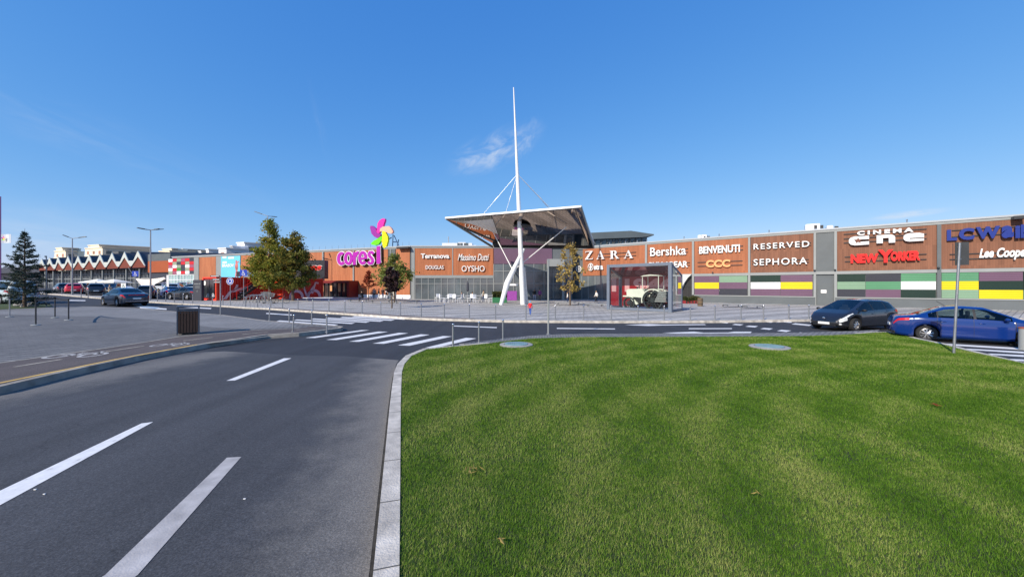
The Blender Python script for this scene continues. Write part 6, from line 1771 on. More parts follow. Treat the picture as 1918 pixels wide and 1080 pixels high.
rowB = [(529, 578.4), (558, 580.2), (586, 582), (616, 584), (646, 586), (678, 588), (713, 590), (749.5, 592), (789, 594.5), (832, 596.5), (879, 598), (928, 599), (985, 599.8), (1040, 600), (1093, 600.2), (1145, 600.4)]
for i, (x, y) in enumerate(rowB):
    bollard(x, y - .6, .12, '%s bollard from the left along the far kerb before the mall plaza' % ORD[i], 'bollards along the middle far kerb', 1.0)
rowC = [(1195, 600), (1244, 600), (1293, 599.8), (1339, 599.6), (1388, 599), (1430, 598.6), (1477.5, 598), (1515, 597.4)]
for i, (x, y) in enumerate(rowC):
    bollard(x, y - .3, .12, '%s bollard counting right from the tractor case towards the black hatchback' % ORD[i], 'bollards along the right far kerb', .97)
for (x, y, lab, ln) in ((504.5, 599.5, 'steel bollard at the far edge of the near plaza, leftmost of its five', .02), (541.7, 603.5, 'steel bollard on the plaza tip between the two crossings, second from left', 0), (548, 621, 'leaning steel bollard by the raised kerb end at the near crossing', .09), (584, 607.5, 'steel bollard on the plaza tip edge behind the first crossing stripe', 0), (612, 621, 'steel bollard at the plaza tip right of the leaning one', 0)):
    bollard(x, y, .15, lab, 'bollards on the near plaza tip', .83, ln)
for (x, y, lab) in ((848.5, 648, 'pale steel bollard at the lawn edge nearest the crossing'), (897, 641.5, 'pale steel bollard at the lawn edge, second from the crossing'), (942, 635.5, 'pale steel bollard at the lawn edge, third from the crossing')):
    bollard(x, y, .12, lab, 'bollards along the lawn edge', .84)
# stout grey bollard at the right edge
g = gp3(1918, 655, 0.0); t = thing('stout_bollard', 'stout grey bollard with a red brown top at the right edge', 'bollard', g)
b = MB(); b.lathe([(.11, -.05), (.11, .66)], n=20); b.build('post', m_lgrey, t, smooth=True, world=False)
b = MB(); b.lathe([(.115, .66), (.118, .70), (.09, .715)], n=20); b.build('cap', M('cap_rust', lin((150, 84, 66)), 0.6), t, smooth=True, world=False)
# thin pole by the lawn edge
g = gp3(1027, 625.5, .12); t = thing('slim_pole', 'slim pale pole standing on the cobbled strip in front of the mast plaza', 'pole', g)
zt = CH + (HY - 488) * g.y / F
b = MB(); b.lathe([(.034, -.1), (.034, zt - g.z)], n=12); b.build('tube', m_lgrey, t, smooth=True, world=False)
b = MB(); b.lathe([(.036, zt - g.z), (.036, zt - g.z + .03), (.02, zt - g.z + .04)], n=12); b.lathe([(.08, -.02), (.08, .012), (.04, .02)], n=12); b.build('cap', m_steel, t, world=False)
# sign post on the lawn, seen from behind
g = gp3(1786, 662, LZ - .02); t = thing('sign_post', 'leaning galvanised post on the lawn with the grey backs of two signs', 'sign', g)
m = g.y / F; tp = Vector(((1797.5 - 1786) * m, 0, (662 - 455) * m))
b = MB(); b.tube((0, 0, -.1), tp, .030, .030, 12); b.build('post', m_steel, t, smooth=True, world=False)
def plate_at(py0, py1, x0, x1, dy, nm, mat):
    za, zb_ = (662 - py1) * m, (662 - py0) * m
    xa, xb = (x0 - 1786) * m, (x1 - 1786) * m
    b = MB(); th = .012
    P = [(xa, .05, za), (xb, .05 + dy, za + .004), (xb, .05 + dy, zb_), (xa, .05, zb_)]
    b.hexa([Vector(q) for q in P] + [Vector(q) + Vector((.004, th, 0)) for q in P]); b.build(nm, mat, t, world=False)
plate_at(453.5, 496.5, 1793, 1811, -.10, 'sign_back', M('sign_back_grey', lin((66, 68, 70)), 0.6, metal=.2, var=0.15))
b = MB()
for py in (462, 485): b.box((tp.x * (662 - py) / 207 + .03, .03, (662 - py) * m), (.10, .05, .03))
b.build('clamp', m_steel, t, world=False)
plate_at(456, 497, 1789.4, 1792.8, .05, 'second_sign_back', MATS['sign_back_grey'])

# waste bin
g = gp3(353, 625, .15); m = g.y / F; t = thing('litter_bin', 'dark slatted wooden litter bin with an open metal top on the near plaza', 'bin', g, .68)
Wb, Hb = 32 * m, 53 * m
b = MB(); b.rbox((0, 0, .07), (Wb * .8, Wb * .8, .06), .02); b.box((0, 0, .02), (Wb * .45, Wb * .45, .05)); b.rbox((0, 0, Hb * .42), (Wb * .78, Wb * .78, Hb * .66), .02); b.build('inner_bin', m_dark, t, world=False)
b = MB()
for s in range(4):
    R_ = Matrix.Rotation(s * math.pi / 2, 3, 'Z')
    for k in range(7):
        c = R_ @ Vector(((k - 3) * Wb / 7.4, -Wb / 2 + .02, Hb * .44)); b.box(c, (Wb / 9.2, .03, Hb * .74), s * math.pi / 2)
b.build('slats', m_wood, t, world=False)
b = MB()
for sx in (-1, 1):
    for sy in (-1, 1): b.box((sx * Wb * .47, sy * Wb * .47, Hb * .5), (.035, .035, Hb * .98))
b.rbox((0, 0, Hb - .03), (Wb * 1.02, Wb * 1.02, .05), .02)
for s in range(4): b.box(Matrix.Rotation(s * math.pi / 2, 3, 'Z') @ Vector((0, -Wb * .48, Hb * .83)), (Wb, .02, .03), s * math.pi / 2)
b.build('frame', M('bin_metal', lin((84, 92, 104)), 0.45, metal=.5, var=.1), t, world=False)
# queue posts with belts
qs = [(18, 593.5, 557, 'queue post farthest left, in front of the conifer'), (67, 609, 559.5, 'queue post nearest the camera, second from left'), (103, 595, 556, 'queue post in the middle of the belt line, third from left'), (128.5, 599.5, 559, 'rightmost queue post with the belt end')]
qp = []
for px, py, pt, lab in qs:
    g = gp3(px, py, .15); h_ = CH + (HY - pt) * g.y / F - g.z
    t = thing('queue_post', lab, 'queue post', g, 0, 'queue posts on the near plaza')
    b = MB(); b.lathe([(.16, 0), (.165, .012), (.15, .03), (.03, .05)], n=20); b.build('base', m_lgrey, t, smooth=True, world=False)
    b = MB(); b.lathe([(.028, .04), (.028, h_ - .06)], n=12); b.build('post', m_dark if px != 18 else m_steel, t, smooth=True, world=False)
    b = MB(); b.lathe([(.035, h_ - .08), (.035, h_ - .005), (.02, h_)], n=12); b.build('belt_head', m_black, t, world=False)
    qp.append((g, h_))
for i, j, lab in ((1, 2, 'black belt stretched between the second and third queue posts'), (2, 3, 'black belt stretched between the third and the rightmost queue posts')):
    p = qp[i][0] + Vector((0, 0, qp[i][1] - .05)); q = qp[j][0] + Vector((0, 0, qp[j][1] - .05)); b = MB(); n = 8
    d = (q - p).normalized(); nn_ = Vector((-d.y, d.x, 0)) * .004
    pts = [p.lerp(q, k / n) - Vector((0, 0, .05 * math.sin(math.pi * k / n))) for k in range(n + 1)]
    for a, c in zip(pts[:-1], pts[1:]):
        up = Vector((0, 0, .036)); b.hexa([a - nn_ - up, c - nn_ - up, c + nn_ - up, a + nn_ - up, a - nn_ + up, c - nn_ + up, c + nn_ + up, a + nn_ + up])
    tag(b.build('queue_belt', m_black), lab, 'belt')
# manhole covers in the lawn
for px, py, w, lab in ((967, 645.7, 31, 'blue grey manhole cover in the lawn near the crossing'), (1441, 650, 33, 'blue grey manhole cover in the lawn towards the parked cars')):
    g = gp3(px, py, LZ); r_ = w * g.y / F; t = thing('manhole_cover', lab, 'manhole cover', g)
    b = MB(); b.lathe([(r_, -.05), (r_, .022), (r_ * .94, .034), (r_ * .74, .034), (r_ * .74, .01)], n=32); b.build('concrete_ring', m_conc, t, smooth=True, world=False)
    b = MB(); b.lathe([(r_ * .70, .01), (r_ * .70, .045), (r_ * .66, .052), (r_ * .1, .055)], n=32)
    for k in range(9):
        b.box(((k - 4) * r_ * .13, 0, .056), (.02, math.sqrt(max(.01, 1 - ((k - 4) * .2) ** 2)) * r_ * 1.1, .012))
    b.build('lid', M('lid_blue', lin((120, 150, 156)), 0.6, var=.15, scale=3), t, world=False)
# street lamps
def lamp(px, pbase, ptop, label, arms, Y=None, z0=.12):
    g = gp3(px, pbase, z0) if Y is None else Vector(((px - CX) / F * Y, Y, hgt((px - CX) / F * Y, Y) + z0))
    m = g.y / F; H = CH + (HY - ptop) * m - g.z
    t = thing('street_lamp', label, 'street lamp', g)
    b = MB(); b.tube((0, 0, -.1), (0, 0, 1.2), .11, .10, 10); b.tube((0, 0, 1.2), (0, 0, H), .08, .05, 10); b.build('pole', m_steel, t, smooth=True, world=False)
    for dx, dz, dy in arms:
        e = Vector((dx * m, dy, H + dz * m)); s = Vector((0, 0, H - .05)); k_ = s.lerp(e, .45)
        b = MB(); b.tube(s, k_, .04, .035, 7); b.build('arm', m_steel, t, world=False)
        b = MB(); d = (e - k_); X = d.normalized(); Z = Vector((0, 0, 1)); Yv = Z.cross(X).normalized(); Z = X.cross(Yv)
        def q(a, w, h_): return k_ + d * a + Yv * w + Z * h_
        b.hexa([q(0, -.06, -.05), q(1, -.14, -.04), q(1, .14, -.04), q(0, .06, -.05), q(0, -.06, .05), q(1, -.10, .03), q(1, .10, .03), q(0, .06, .05)]); b.build('lamp_head', m_grey, t, world=False)
lamp(135.5, 552, 446, 'double armed street lamp left of the wide zigzag roof, beside the red car', [(-12, 5.5, -.3), (18, 4.0, .5)])
lamp(282, 561, 430, 'taller street lamp right of the zigzag roof, above the yellow box', [(-22, 2.5, .2), (10, 3.5, .9), (21, 0.8, -.3), (-8, 1, -1)])
lamp(501.5, 560, 404, 'street lamp rising out of the maple crown with one long arm', [(-26, 8.5, .2), (6, 1.0, 1.2)], Y=50)
# flagpole with a flag, left edge
g = Vector(((1.0 - CX) / F * 36, 36, 0.3)); t = thing('flag_pole', 'purple flag pole at the very left edge carrying a small white flag', 'flag pole', g)
m = 36 / F
b = MB(); b.tube((0, 0, -.2), (0, 0, (545 - 345) * m), .05, .04, 10); b.build('pole', M('pole_purple', lin((120, 60, 120)), 0.5), t, smooth=True, world=False)
b = MB(); zf0, zf1 = (541 - 428) * m, (541 - 411.5) * m
n = 6
for k in range(n):
    xa, xb = .06 + k / n * 20 * m, .06 + (k + 1) / n * 20 * m; ya, yb = .08 * math.sin(k * .9), .08 * math.sin((k + 1) * .9)
    b.hexa([Vector(q) for q in ((xa, ya, zf0), (xb, yb, zf0), (xb, yb + .012, zf0), (xa, ya + .012, zf0), (xa, ya, zf1), (xb, yb, zf1), (xb, yb + .012, zf1), (xa, ya + .012, zf1))])
fl = b.build('flag', M('flag_white', lin((205, 212, 220)), 0.8, var=.05), t, world=False)
b = MB()
for i, (nm, c, l) in enumerate(pet):
    b.mi = i; b.prism([(.30 + (a - 560) * .0016 * 1.2, (zf0 + zf1) / 2 - (d_ - 280) * .0012 * 1.2) for a, d_ in l], lambda a, z, o: Vector((a + .1, o, z)), -.10 - .006 * i, -.085 - .006 * i)
b.build('emblem', [MATS['petal_' + q[0]] for q in pet], fl, world=False)
# road signs
def road_sign(label, px, pbase, z0, parts_, name='road_sign', r=.03):
    g = gp3(px, pbase, z0); m = g.y / F; t = thing(name, label, 'road sign', g)
    top_ = min(p[2] for p in parts_) if parts_ else pbase
    b = MB(); b.lathe([(r, -.1), (r, CH + (HY - top_ - 2) * m - g.z)], n=10); b.build('post', m_steel, t, smooth=True, world=False)
    for kind, cx, y0, y1, hw in parts_:
        xc = (cx - px) * m; za, zb_ = CH + (HY - y1) * m - g.z, CH + (HY - y0) * m - g.z
        b = MB(); w = hw * m
        if kind == 'disc':
            b.lathe([(w, -.05), (w, -.035)], (xc, 0, (za + zb_) / 2), 24, 'Y'); b.build('disc', m_signblue, t, world=False)
            b = MB(); b.lathe([(w * 1.0, -.056), (w * .9, -.0565), (w * .9, -.052), (w, -.051)], (xc, 0, (za + zb_) / 2), 24, 'Y', caps=False); b.build('rim', m_white, t, world=False)
            b = MB()
            for k in range(3):
                a0 = k * 2.094; R0 = w * .52
                for q in range(5):
                    a, c = a0 + q * .28, a0 + (q + 1) * .28
                    zc = (za + zb_) / 2
                    b.prism([(xc + rr * math.cos(x), zc + rr * math.sin(x)) for rr, x in ((R0 * .8, a), (R0 * 1.2, a), (R0 * 1.2, c), (R0 * .8, c))], lambda x, z, o: Vector((x, o, z)), -.06, -.051)
                a = a0 + 1.4; b.prism([(xc + rr * math.cos(x), zc + rr * math.sin(x)) for rr, x in ((R0 * .55, a), (R0 * 1.45, a), (R0 * 1.0, a + .5))], lambda x, z, o: Vector((x, o, z)), -.06, -.051)
            b.build('arrow_ring', m_white, t, world=False)
        elif kind in ('dis', 'disw', 'dir', 'plain'):
            b = MB(); b.rbox((xc, -.045, (za + zb_) / 2), (2 * w, .02, zb_ - za), .004)
            b.build('plate', {'dis': m_signblue, 'disw': m_white, 'dir': m_char, 'plain': m_lgrey}[kind], t, world=False)
            if kind in ('dis', 'disw'):
                b = MB(); s = (zb_ - za); X = lambda u_: xc + u_ * s; Z = lambda v_: za + v_ * s
                b.lathe([(.07 * s, -.06), (.07 * s, -.056)], (X(-.06), 0, Z(.82)), 10, 'Y')
                f = lambda x, z, o: Vector((x, o, z))
                for q in ([(-.11, .72), (-.01, .72), (.03, .42), (-.09, .42)], [(-.09, .48), (.16, .48), (.16, .40), (-.09, .40)], [(.10, .44), (.18, .44), (.30, .16), (.22, .14)], [(-.05, .62), (.14, .60), (.14, .55), (-.05, .56)]):
                    b.prism([(X(a), Z(c)) for a, c in q], f, -.060, -.056)
                for k in range(10):
                    a, c = 2.0 + k * .40, 2.0 + (k + 1) * .40
                    b.prism([(X(-.02) + rr * s * math.cos(x), Z(.32) + rr * s * math.sin(x)) for rr, x in ((.17, a), (.23, a), (.23, c), (.17, c))], f, -.0605, -.0565)
                b.build('wheelchair_symbol', m_white if kind == 'dis' else MATS['sign_green'], t, world=False)
            if kind == 'dir':
                b = MB(); b.box((xc, -.058, (za + zb_) / 2), (2 * w * .8, .004, (zb_ - za) * .3)); b.build('writing', m_white, t, world=False)
    return t
M('sign_green', lin((40, 110, 80)), 0.5)
road_sign('blue wheelchair parking sign on a post in front of the zigzag roof', 254, 553, .12, [('dis', 254, 507.5, 517.5, 6.2)])
road_sign('blue wheelchair parking sign standing beside the cafe container stair', 456.5, 568, .12, [('dis', 456.5, 505, 516.5, 6.6)])
road_sign('small white sign with a green wheelchair above the slate saloon', 231.8, 558, .12, [('disw', 232, 530, 539.5, 4.6)])
road_sign('round blue roundabout sign in front of the red cafe container', 431.5, 572, .12, [('disc', 431.5, 520, 533, 6.6)])
road_sign('dark post with three direction boards at the far edge of the near plaza', 413, 590, .15, [('dir', 404, 515.5, 518.5, 9), ('dir', 406, 521.5, 525, 7.5), ('plain', 407.5, 526.5, 529.5, 6)], 'direction_sign', .035)
road_sign('thin dark pole right of the conifer', 86.8, 573.5, .15, [('plain', 87, 479, 481.5, 2.2)], 'thin_pole', .035)
# black totem
g = gp3(369, 563, .12); m = g.y / F; t = thing('totem_sign', 'black upright totem board with white lettering left of the cafe container', 'sign', g)
b = MB(); b.rbox((0, .2, 19.5 * m), (16.5 * m, .35, 39 * m), .03); b.build('panel', m_char, t, world=False)
b = MB()
for z, a, c in ((31.5, -5.5, 3), (27, -4, 5), (24.5, -4, 5)): b.box(((a + c) / 2 * m, .018, z * m), ((c - a) * m, .015, 1.6 * m if z > 30 else .9 * m))
b.prism([(3.5, 31), (6, 34), (6.3, 31.5), (4.6, 30)], lambda a, z, o: Vector((a * m, o, z * m)), .005, .022)
b.prism([(-.8, 17), (.6, 20.5), (1.0, 18.5), (.3, 18.2), (.8, 16)], lambda a, z, o: Vector((a * m, o, z * m)), .005, .022)
b.build('lettering', m_lgrey, t, world=False)
# yellow grit box
g = gp3(282.5, 558, .12); m = g.y / F; t = thing('grit_box', 'small yellow grit box on legs at the tall lamp post', 'box', g)
b = MB(); b.rbox((0, 0, 11 * m), (9 * m, .5, 4.5 * m), .04); b.build('box', M('grit_yellow', lin((230, 190, 20)), 0.5), t, world=False)
b = MB(); b.rbox((0, 0, 13.8 * m), (10 * m, .56, .9 * m), .03); b.build('lid', MATS['grit_yellow'], t, world=False)
b = MB()
for s in (-1, 1): b.box((s * 3.2 * m, 0, 4.5 * m), (.05, .3, 9 * m))
b.build('leg', m_dark, t, world=False)
# white parasols and the sail
def parasol(px, py, hw, label):
    Y = 60; c = at(px, py, Y); z0 = hgt(c.x, c.y) + .12; m = Y / F
    t = thing('parasol', label, 'parasol', (c.x, c.y, z0), 0, 'white parasols before the market hall')
    h_ = c.z - z0; b = MB(); R_ = hw * m; n = 4
    vs_ = [(0, 0, h_)] + [(R_ * math.cos(a) * 1.0, R_ * math.sin(a), h_ - 5.5 * m) for a in [math.pi / 4 + k * math.pi / 2 for k in range(4)]] + [(R_ * math.cos(a), R_ * math.sin(a), h_ - 7 * m) for a in [math.pi / 4 + k * math.pi / 2 for k in range(4)]]
    b.add(vs_, [(0, 1 + k, 1 + (k + 1) % 4) for k in range(4)] + [(1 + k, 5 + k, 5 + (k + 1) % 4, 1 + (k + 1) % 4) for k in range(4)]); b.build('canopy', M('canvas', lin((240, 238, 226)), 0.8, var=.04), t, world=False)
    b = MB(); b.tube((0, 0, 0), (0, 0, h_), .03, n=8); b.lathe([(.3, 0), (.3, .06), (.05, .1)], n=12); b.build('pole', m_lgrey, t, world=False)
parasol(183, 522.5, 24, 'white parasol on the left, above the blue car'); parasol(214, 522.5, 24, 'white parasol on the right, above the white car')
t = thing('shade_sail', 'large white shade sail sloping down from right to left before the market hall', 'shade sail', at(285, 545, 58))
b = MB(); P = [at(253, 521, 60), at(308, 519, 56), at(310, 521.5, 54), at(268, 538.5, 55)]
n = 14
G = [[(P[0].lerp(P[1], i / n)).lerp(P[3].lerp(P[2], i / n), j / n) + Vector((0, 0, -.25 * math.sin(math.pi * i / n) * math.sin(math.pi * j / n) - .20 * math.sin(math.pi * i / n))) for i in range(n + 1)] for j in range(n + 1)]
for j in range(n):
    for i in range(n): b.quad(G[j][i], G[j][i + 1], G[j + 1][i + 1], G[j + 1][i])
sl = b.build('sail', M('sail_canvas', lin((236, 226, 210)), 0.8, var=.05), t, smooth=True)
md = sl.modifiers.new('thick', 'SOLIDIFY'); md.thickness = .02
b = MB()
for p, q in ((P[0], at(252, 549, 60)), (P[1], at(309, 552, 56)), (P[3], at(267, 556, 55))):
    q = Vector((p.x, p.y, hgt(p.x, p.y))); b.tube(q, p, .06, n=8)
b.tube(P[0], at(240, 500, 63), .02, n=5); b.build('mast', m_lgrey, t)
t = thing('banner_flag', 'narrow white upright banner beside the shade sail', 'banner', gp3(314, 556, .12)); m = t.location.y / F
b = MB(); b.tube((-2.2 * m, 0, 0), (-2.2 * m, 0, 40 * m), .02, n=6); b.build('pole', m_steel, t, world=False)
b = MB(); b.box((0, 0, 30 * m), (4.4 * m, .02, 22 * m)); b.build('cloth', m_letter, t, world=False)

# shopping carts, bicycle, benches
def cart(px, py, yaw, label, s=1.0):
    g = gp3(px, py, .12); t = thing('shopping_cart', label, 'shopping cart', g, yaw, None, s)
    b = MB(); L0, L1, W0, W1 = -.42, .45, .28, .22; zt, zb_ = .95, .52
    top_ = [(L0, -W0, zt), (L1, -W1, zt - .08), (L1, W1, zt - .08), (L0, W0, zt)]; bot = [(L0 + .08, -W0 * .8, zb_), (L1 - .1, -W1 * .8, zb_ + .05), (L1 - .1, W1 * .8, zb_ + .05), (L0 + .08, W0 * .8, zb_)]
    T4 = [Vector(q) for q in top_]; B4 = [Vector(q) for q in bot]
    for k in range(4):
        a, c, d, e = T4[k], T4[(k + 1) % 4], B4[k], B4[(k + 1) % 4]
        b.tube(a, c, .014, n=5); b.tube(d, e, .012, n=5); b.tube(a, d, .012, n=5)
        for f in (.25, .5, .75): b.tube(a.lerp(d, f), c.lerp(e, f), .006, n=4)
        for f in (.14, .28, .42, .57, .71, .85): b.tube(a.lerp(c, f), d.lerp(e, f), .005, n=4)
    b.build('basket', m_lgrey, t, world=False)
    b = MB()
    for s_ in (-1, 1):
        b.path([(L0 - .1, s_ * .26, 1.02), (L0 + .02, s_ * .25, .6), (L0 + .05, s_ * .25, .14), (L1, s_ * .2, .18)], .014, 6); b.tube((L0 + .05, s_ * .25, .14), (L0 + .3, s_ * .24, zb_), .012, n=5)
    b.tube((L1, -.2, .18), (L1, .2, .18), .012, n=5); b.build('frame', m_steel, t, world=False)
    b = MB(); b.tube((L0 - .1, -.28, 1.02), (L0 - .1, .28, 1.02), .018, n=8); b.build('handle', m_signred, t, world=False)
    for x in (L0 + .08, L1 - .04):
        for y in (-.22, .22):
            b = MB(); b.lathe([(.06, -.02), (.06, .02)], (x, y, .06), 12, 'Y'); b.build('wheel', m_rubber, t, world=False)
cart(503, 568, .3, 'silver shopping cart in front of the maples, standing alone', 1.15)
cart(497, 563, 2.6, 'silver shopping cart behind the lone one, nearer the container', 1.1)
g = gp3(474, 567, .12); t = thing('cycle_rack', 'row of slanted steel tube racks below the container stair', 'bicycle rack', g)
b = MB(); m = g.y / F
for k in range(5):
    x = (-13 + k * 6) * m; b.path([(x, 0, 0), (x + .1, 0, .75), (x + .6, .3, .85), (x + .75, .5, 0)], .03, 6)
b.path([(-14 * m, 0, .55), (15 * m, .3, .9)], .025, 6); b.build('rack', m_steel, t, world=False)
def bicycle(px, py, yaw, label, mat):
    g = gp3(px, py, .12); t = thing('bicycle', label, 'bicycle', g, yaw)
    for x in (-.52, .52):
        b = MB(); n = 20
        pts = [(x + .33 * math.cos(2 * math.pi * k / n), 0, .34 + .33 * math.sin(2 * math.pi * k / n)) for k in range(n + 1)]; b.path(pts, .016, 5)
        for k in range(8): b.tube((x, 0, .34), pts[int(k * n / 8)], .004, n=3)
        b.build('wheel', m_rubber, t, world=False)
    b = MB(); b.path([(-.52, 0, .34), (-.18, 0, .82), (.36, 0, .80), (-.02, 0, .32), (-.52, 0, .34)], .017, 6); b.tube((-.02, 0, .32), (-.22, 0, .92), .016, n=6); b.path([(.52, 0, .34), (.36, 0, .8), (.33, 0, .98)], .016, 6); b.build('frame', mat, t, world=False)
    b = MB(); b.path([(.36, -.26, 1.0), (.33, 0, .98), (.36, .26, 1.0)], .013, 6); b.build('handlebar', m_dark, t, world=False)
    b = MB(); b.rbox((-.23, 0, .94), (.26, .13, .06), .02); b.build('saddle', m_black, t, world=False)
bicycle(526, 568, .2, 'dark bicycle parked in front of the maple trunks', m_dark)
def bench(px0, px1, py, hpx, label, mat, slats=3, depth=.5, back=False):
    a, c = gp3(px0, py, .12), gp3(px1, py, .12); Lb = (c - a).length; mid = (a + c) / 2; yaw = math.atan2(c.y - a.y, c.x - a.x)
    h_ = hpx * mid.y / F
    t = thing('bench', label, 'bench', mid, yaw)
    b = MB()
    for k in range(slats): b.rbox((0, (k - (slats - 1) / 2) * depth / slats, h_ - .03), (Lb, depth / slats * .85, .06), .01)
    b.build('seat', mat, t, world=False)
    for x in (-Lb * .38, Lb * .38):
        b = MB(); b.box((x, -depth * .4, (h_ - .06) / 2), (.06, .05, h_ - .06)); b.box((x, depth * .4, (h_ - .06) / 2), (.06, .05, h_ - .06)); b.box((x, 0, h_ - .09), (.06, depth * .8, .05)); b.build('leg', m_steel, t, world=False)
    return t
m_slat = M('bench_slat', lin((150, 152, 150)), 0.7, var=.15, scale=4)
bench(568, 624, 563.5, 6.5, 'long pale bench in front of the bicycle drawing container', m_bwhite, 1, .7)
bench(652, 690, 565.5, 5, 'dark bench where the seated person sits', m_dark, 3)
bench(692, 733, 567, 5, 'dark bench left of the plum tree', m_dark, 3)
bench(736, 786, 568, 6, 'dark bench right of the plum tree', m_dark, 3)
bench(1354, 1392, 574.5, 5.5, 'left one of two slatted grey benches before the coloured panels', m_slat, 4, .9)
bench(1390, 1428, 577, 6, 'right one of two slatted grey benches before the coloured panels', m_slat, 4, .9)
bench(1040, 1090, 571, 5.5, 'long slatted bench left of the tractor case', m_slat, 4, .8); bench(1098, 1132, 574, 5.5, 'short slatted bench touching the tractor case left side', m_slat, 4, .8)
# planters with hedge, wooden tub
def planter(px0, px1, py, hpx, hedge_px, label, mat):
    a, c = gp3(px0, py, .12), gp3(px1, py, .12); Lb = (c - a).length; mid = (a + c) / 2; yaw = math.atan2(c.y - a.y, c.x - a.x); m = mid.y / F
    t = thing('planter', label, 'planter', mid, yaw)
    h_ = hpx * m; b = MB(); b.rbox((0, .3, h_ / 2), (Lb, .6, h_), .02); b.build('box', mat, t, world=False)
    b = MB()
    for k in range(5): b.box((-Lb / 2 + Lb * (k + .5) / 5, -.008, h_ * .5), (Lb / 5 * .55, .02, h_ * .7))
    b.build('front_panel', m_wood, t, world=False)
    r = np.random.default_rng(int(px0)); n = 1600; Pp = r.random((n, 3)) * np.array([Lb, .7, hedge_px * m]) + np.array([-Lb / 2, -.05, h_ * .9])
    Pp[:, 2] += .08 * np.sin(Pp[:, 0] * 5); b = MB()
    for p in Pp:
        v = Vector(r.normal(size=3)).normalized() * .07; w = v.orthogonal() * .6; p = Vector(p); b.f.append(tuple(range(len(b.v), len(b.v) + 4))); b.m.append(0); b.v += [tuple(p - v), tuple(p + w), tuple(p + v), tuple(p - w)]
    me = bpy.data.meshes.new('hedge'); me.from_pydata(b.v, [], b.f); me.materials.append(lf_hedge); o = bpy.data.objects.new('hedge', me); COL.objects.link(o); o.parent = t
planter(1283, 1312, 568.5, 5.5, 8, 'left planter box with a red band and a clipped hedge', M('planter_red', lin((150, 40, 45)), 0.7, var=.2, scale=3))
planter(1310, 1329, 565.5, 6, 8, 'right planter box with a reddish brown front and a clipped hedge', M('planter_brown', lin((96, 60, 52)), 0.7, var=.2, scale=3))
g = gp3(1311.5, 573, .12); m = g.y / F; t = thing('wooden_tub', 'upright wooden tub standing in front of the hedge planters', 'tub', g)
b = MB(); b.lathe([(4.4 * m, 0), (4.9 * m, 8 * m), (4.6 * m, 15 * m), (4.0 * m, 15 * m), (4.0 * m, 13 * m)], n=16); b.build('staves', M('tub_wood', lin((110, 92, 70)), 0.8, var=.25, scale=6, stretch=(5, 5, .5)), t, world=False)
b = MB()
for z in (4, 11): b.lathe([(4.85 * m, (z - .4) * m), (4.97 * m, (z - .4) * m), (4.97 * m, (z + .4) * m), (4.85 * m, (z + .4) * m)], n=16, caps=False)
b.build('hoop', m_dark, t, world=False)

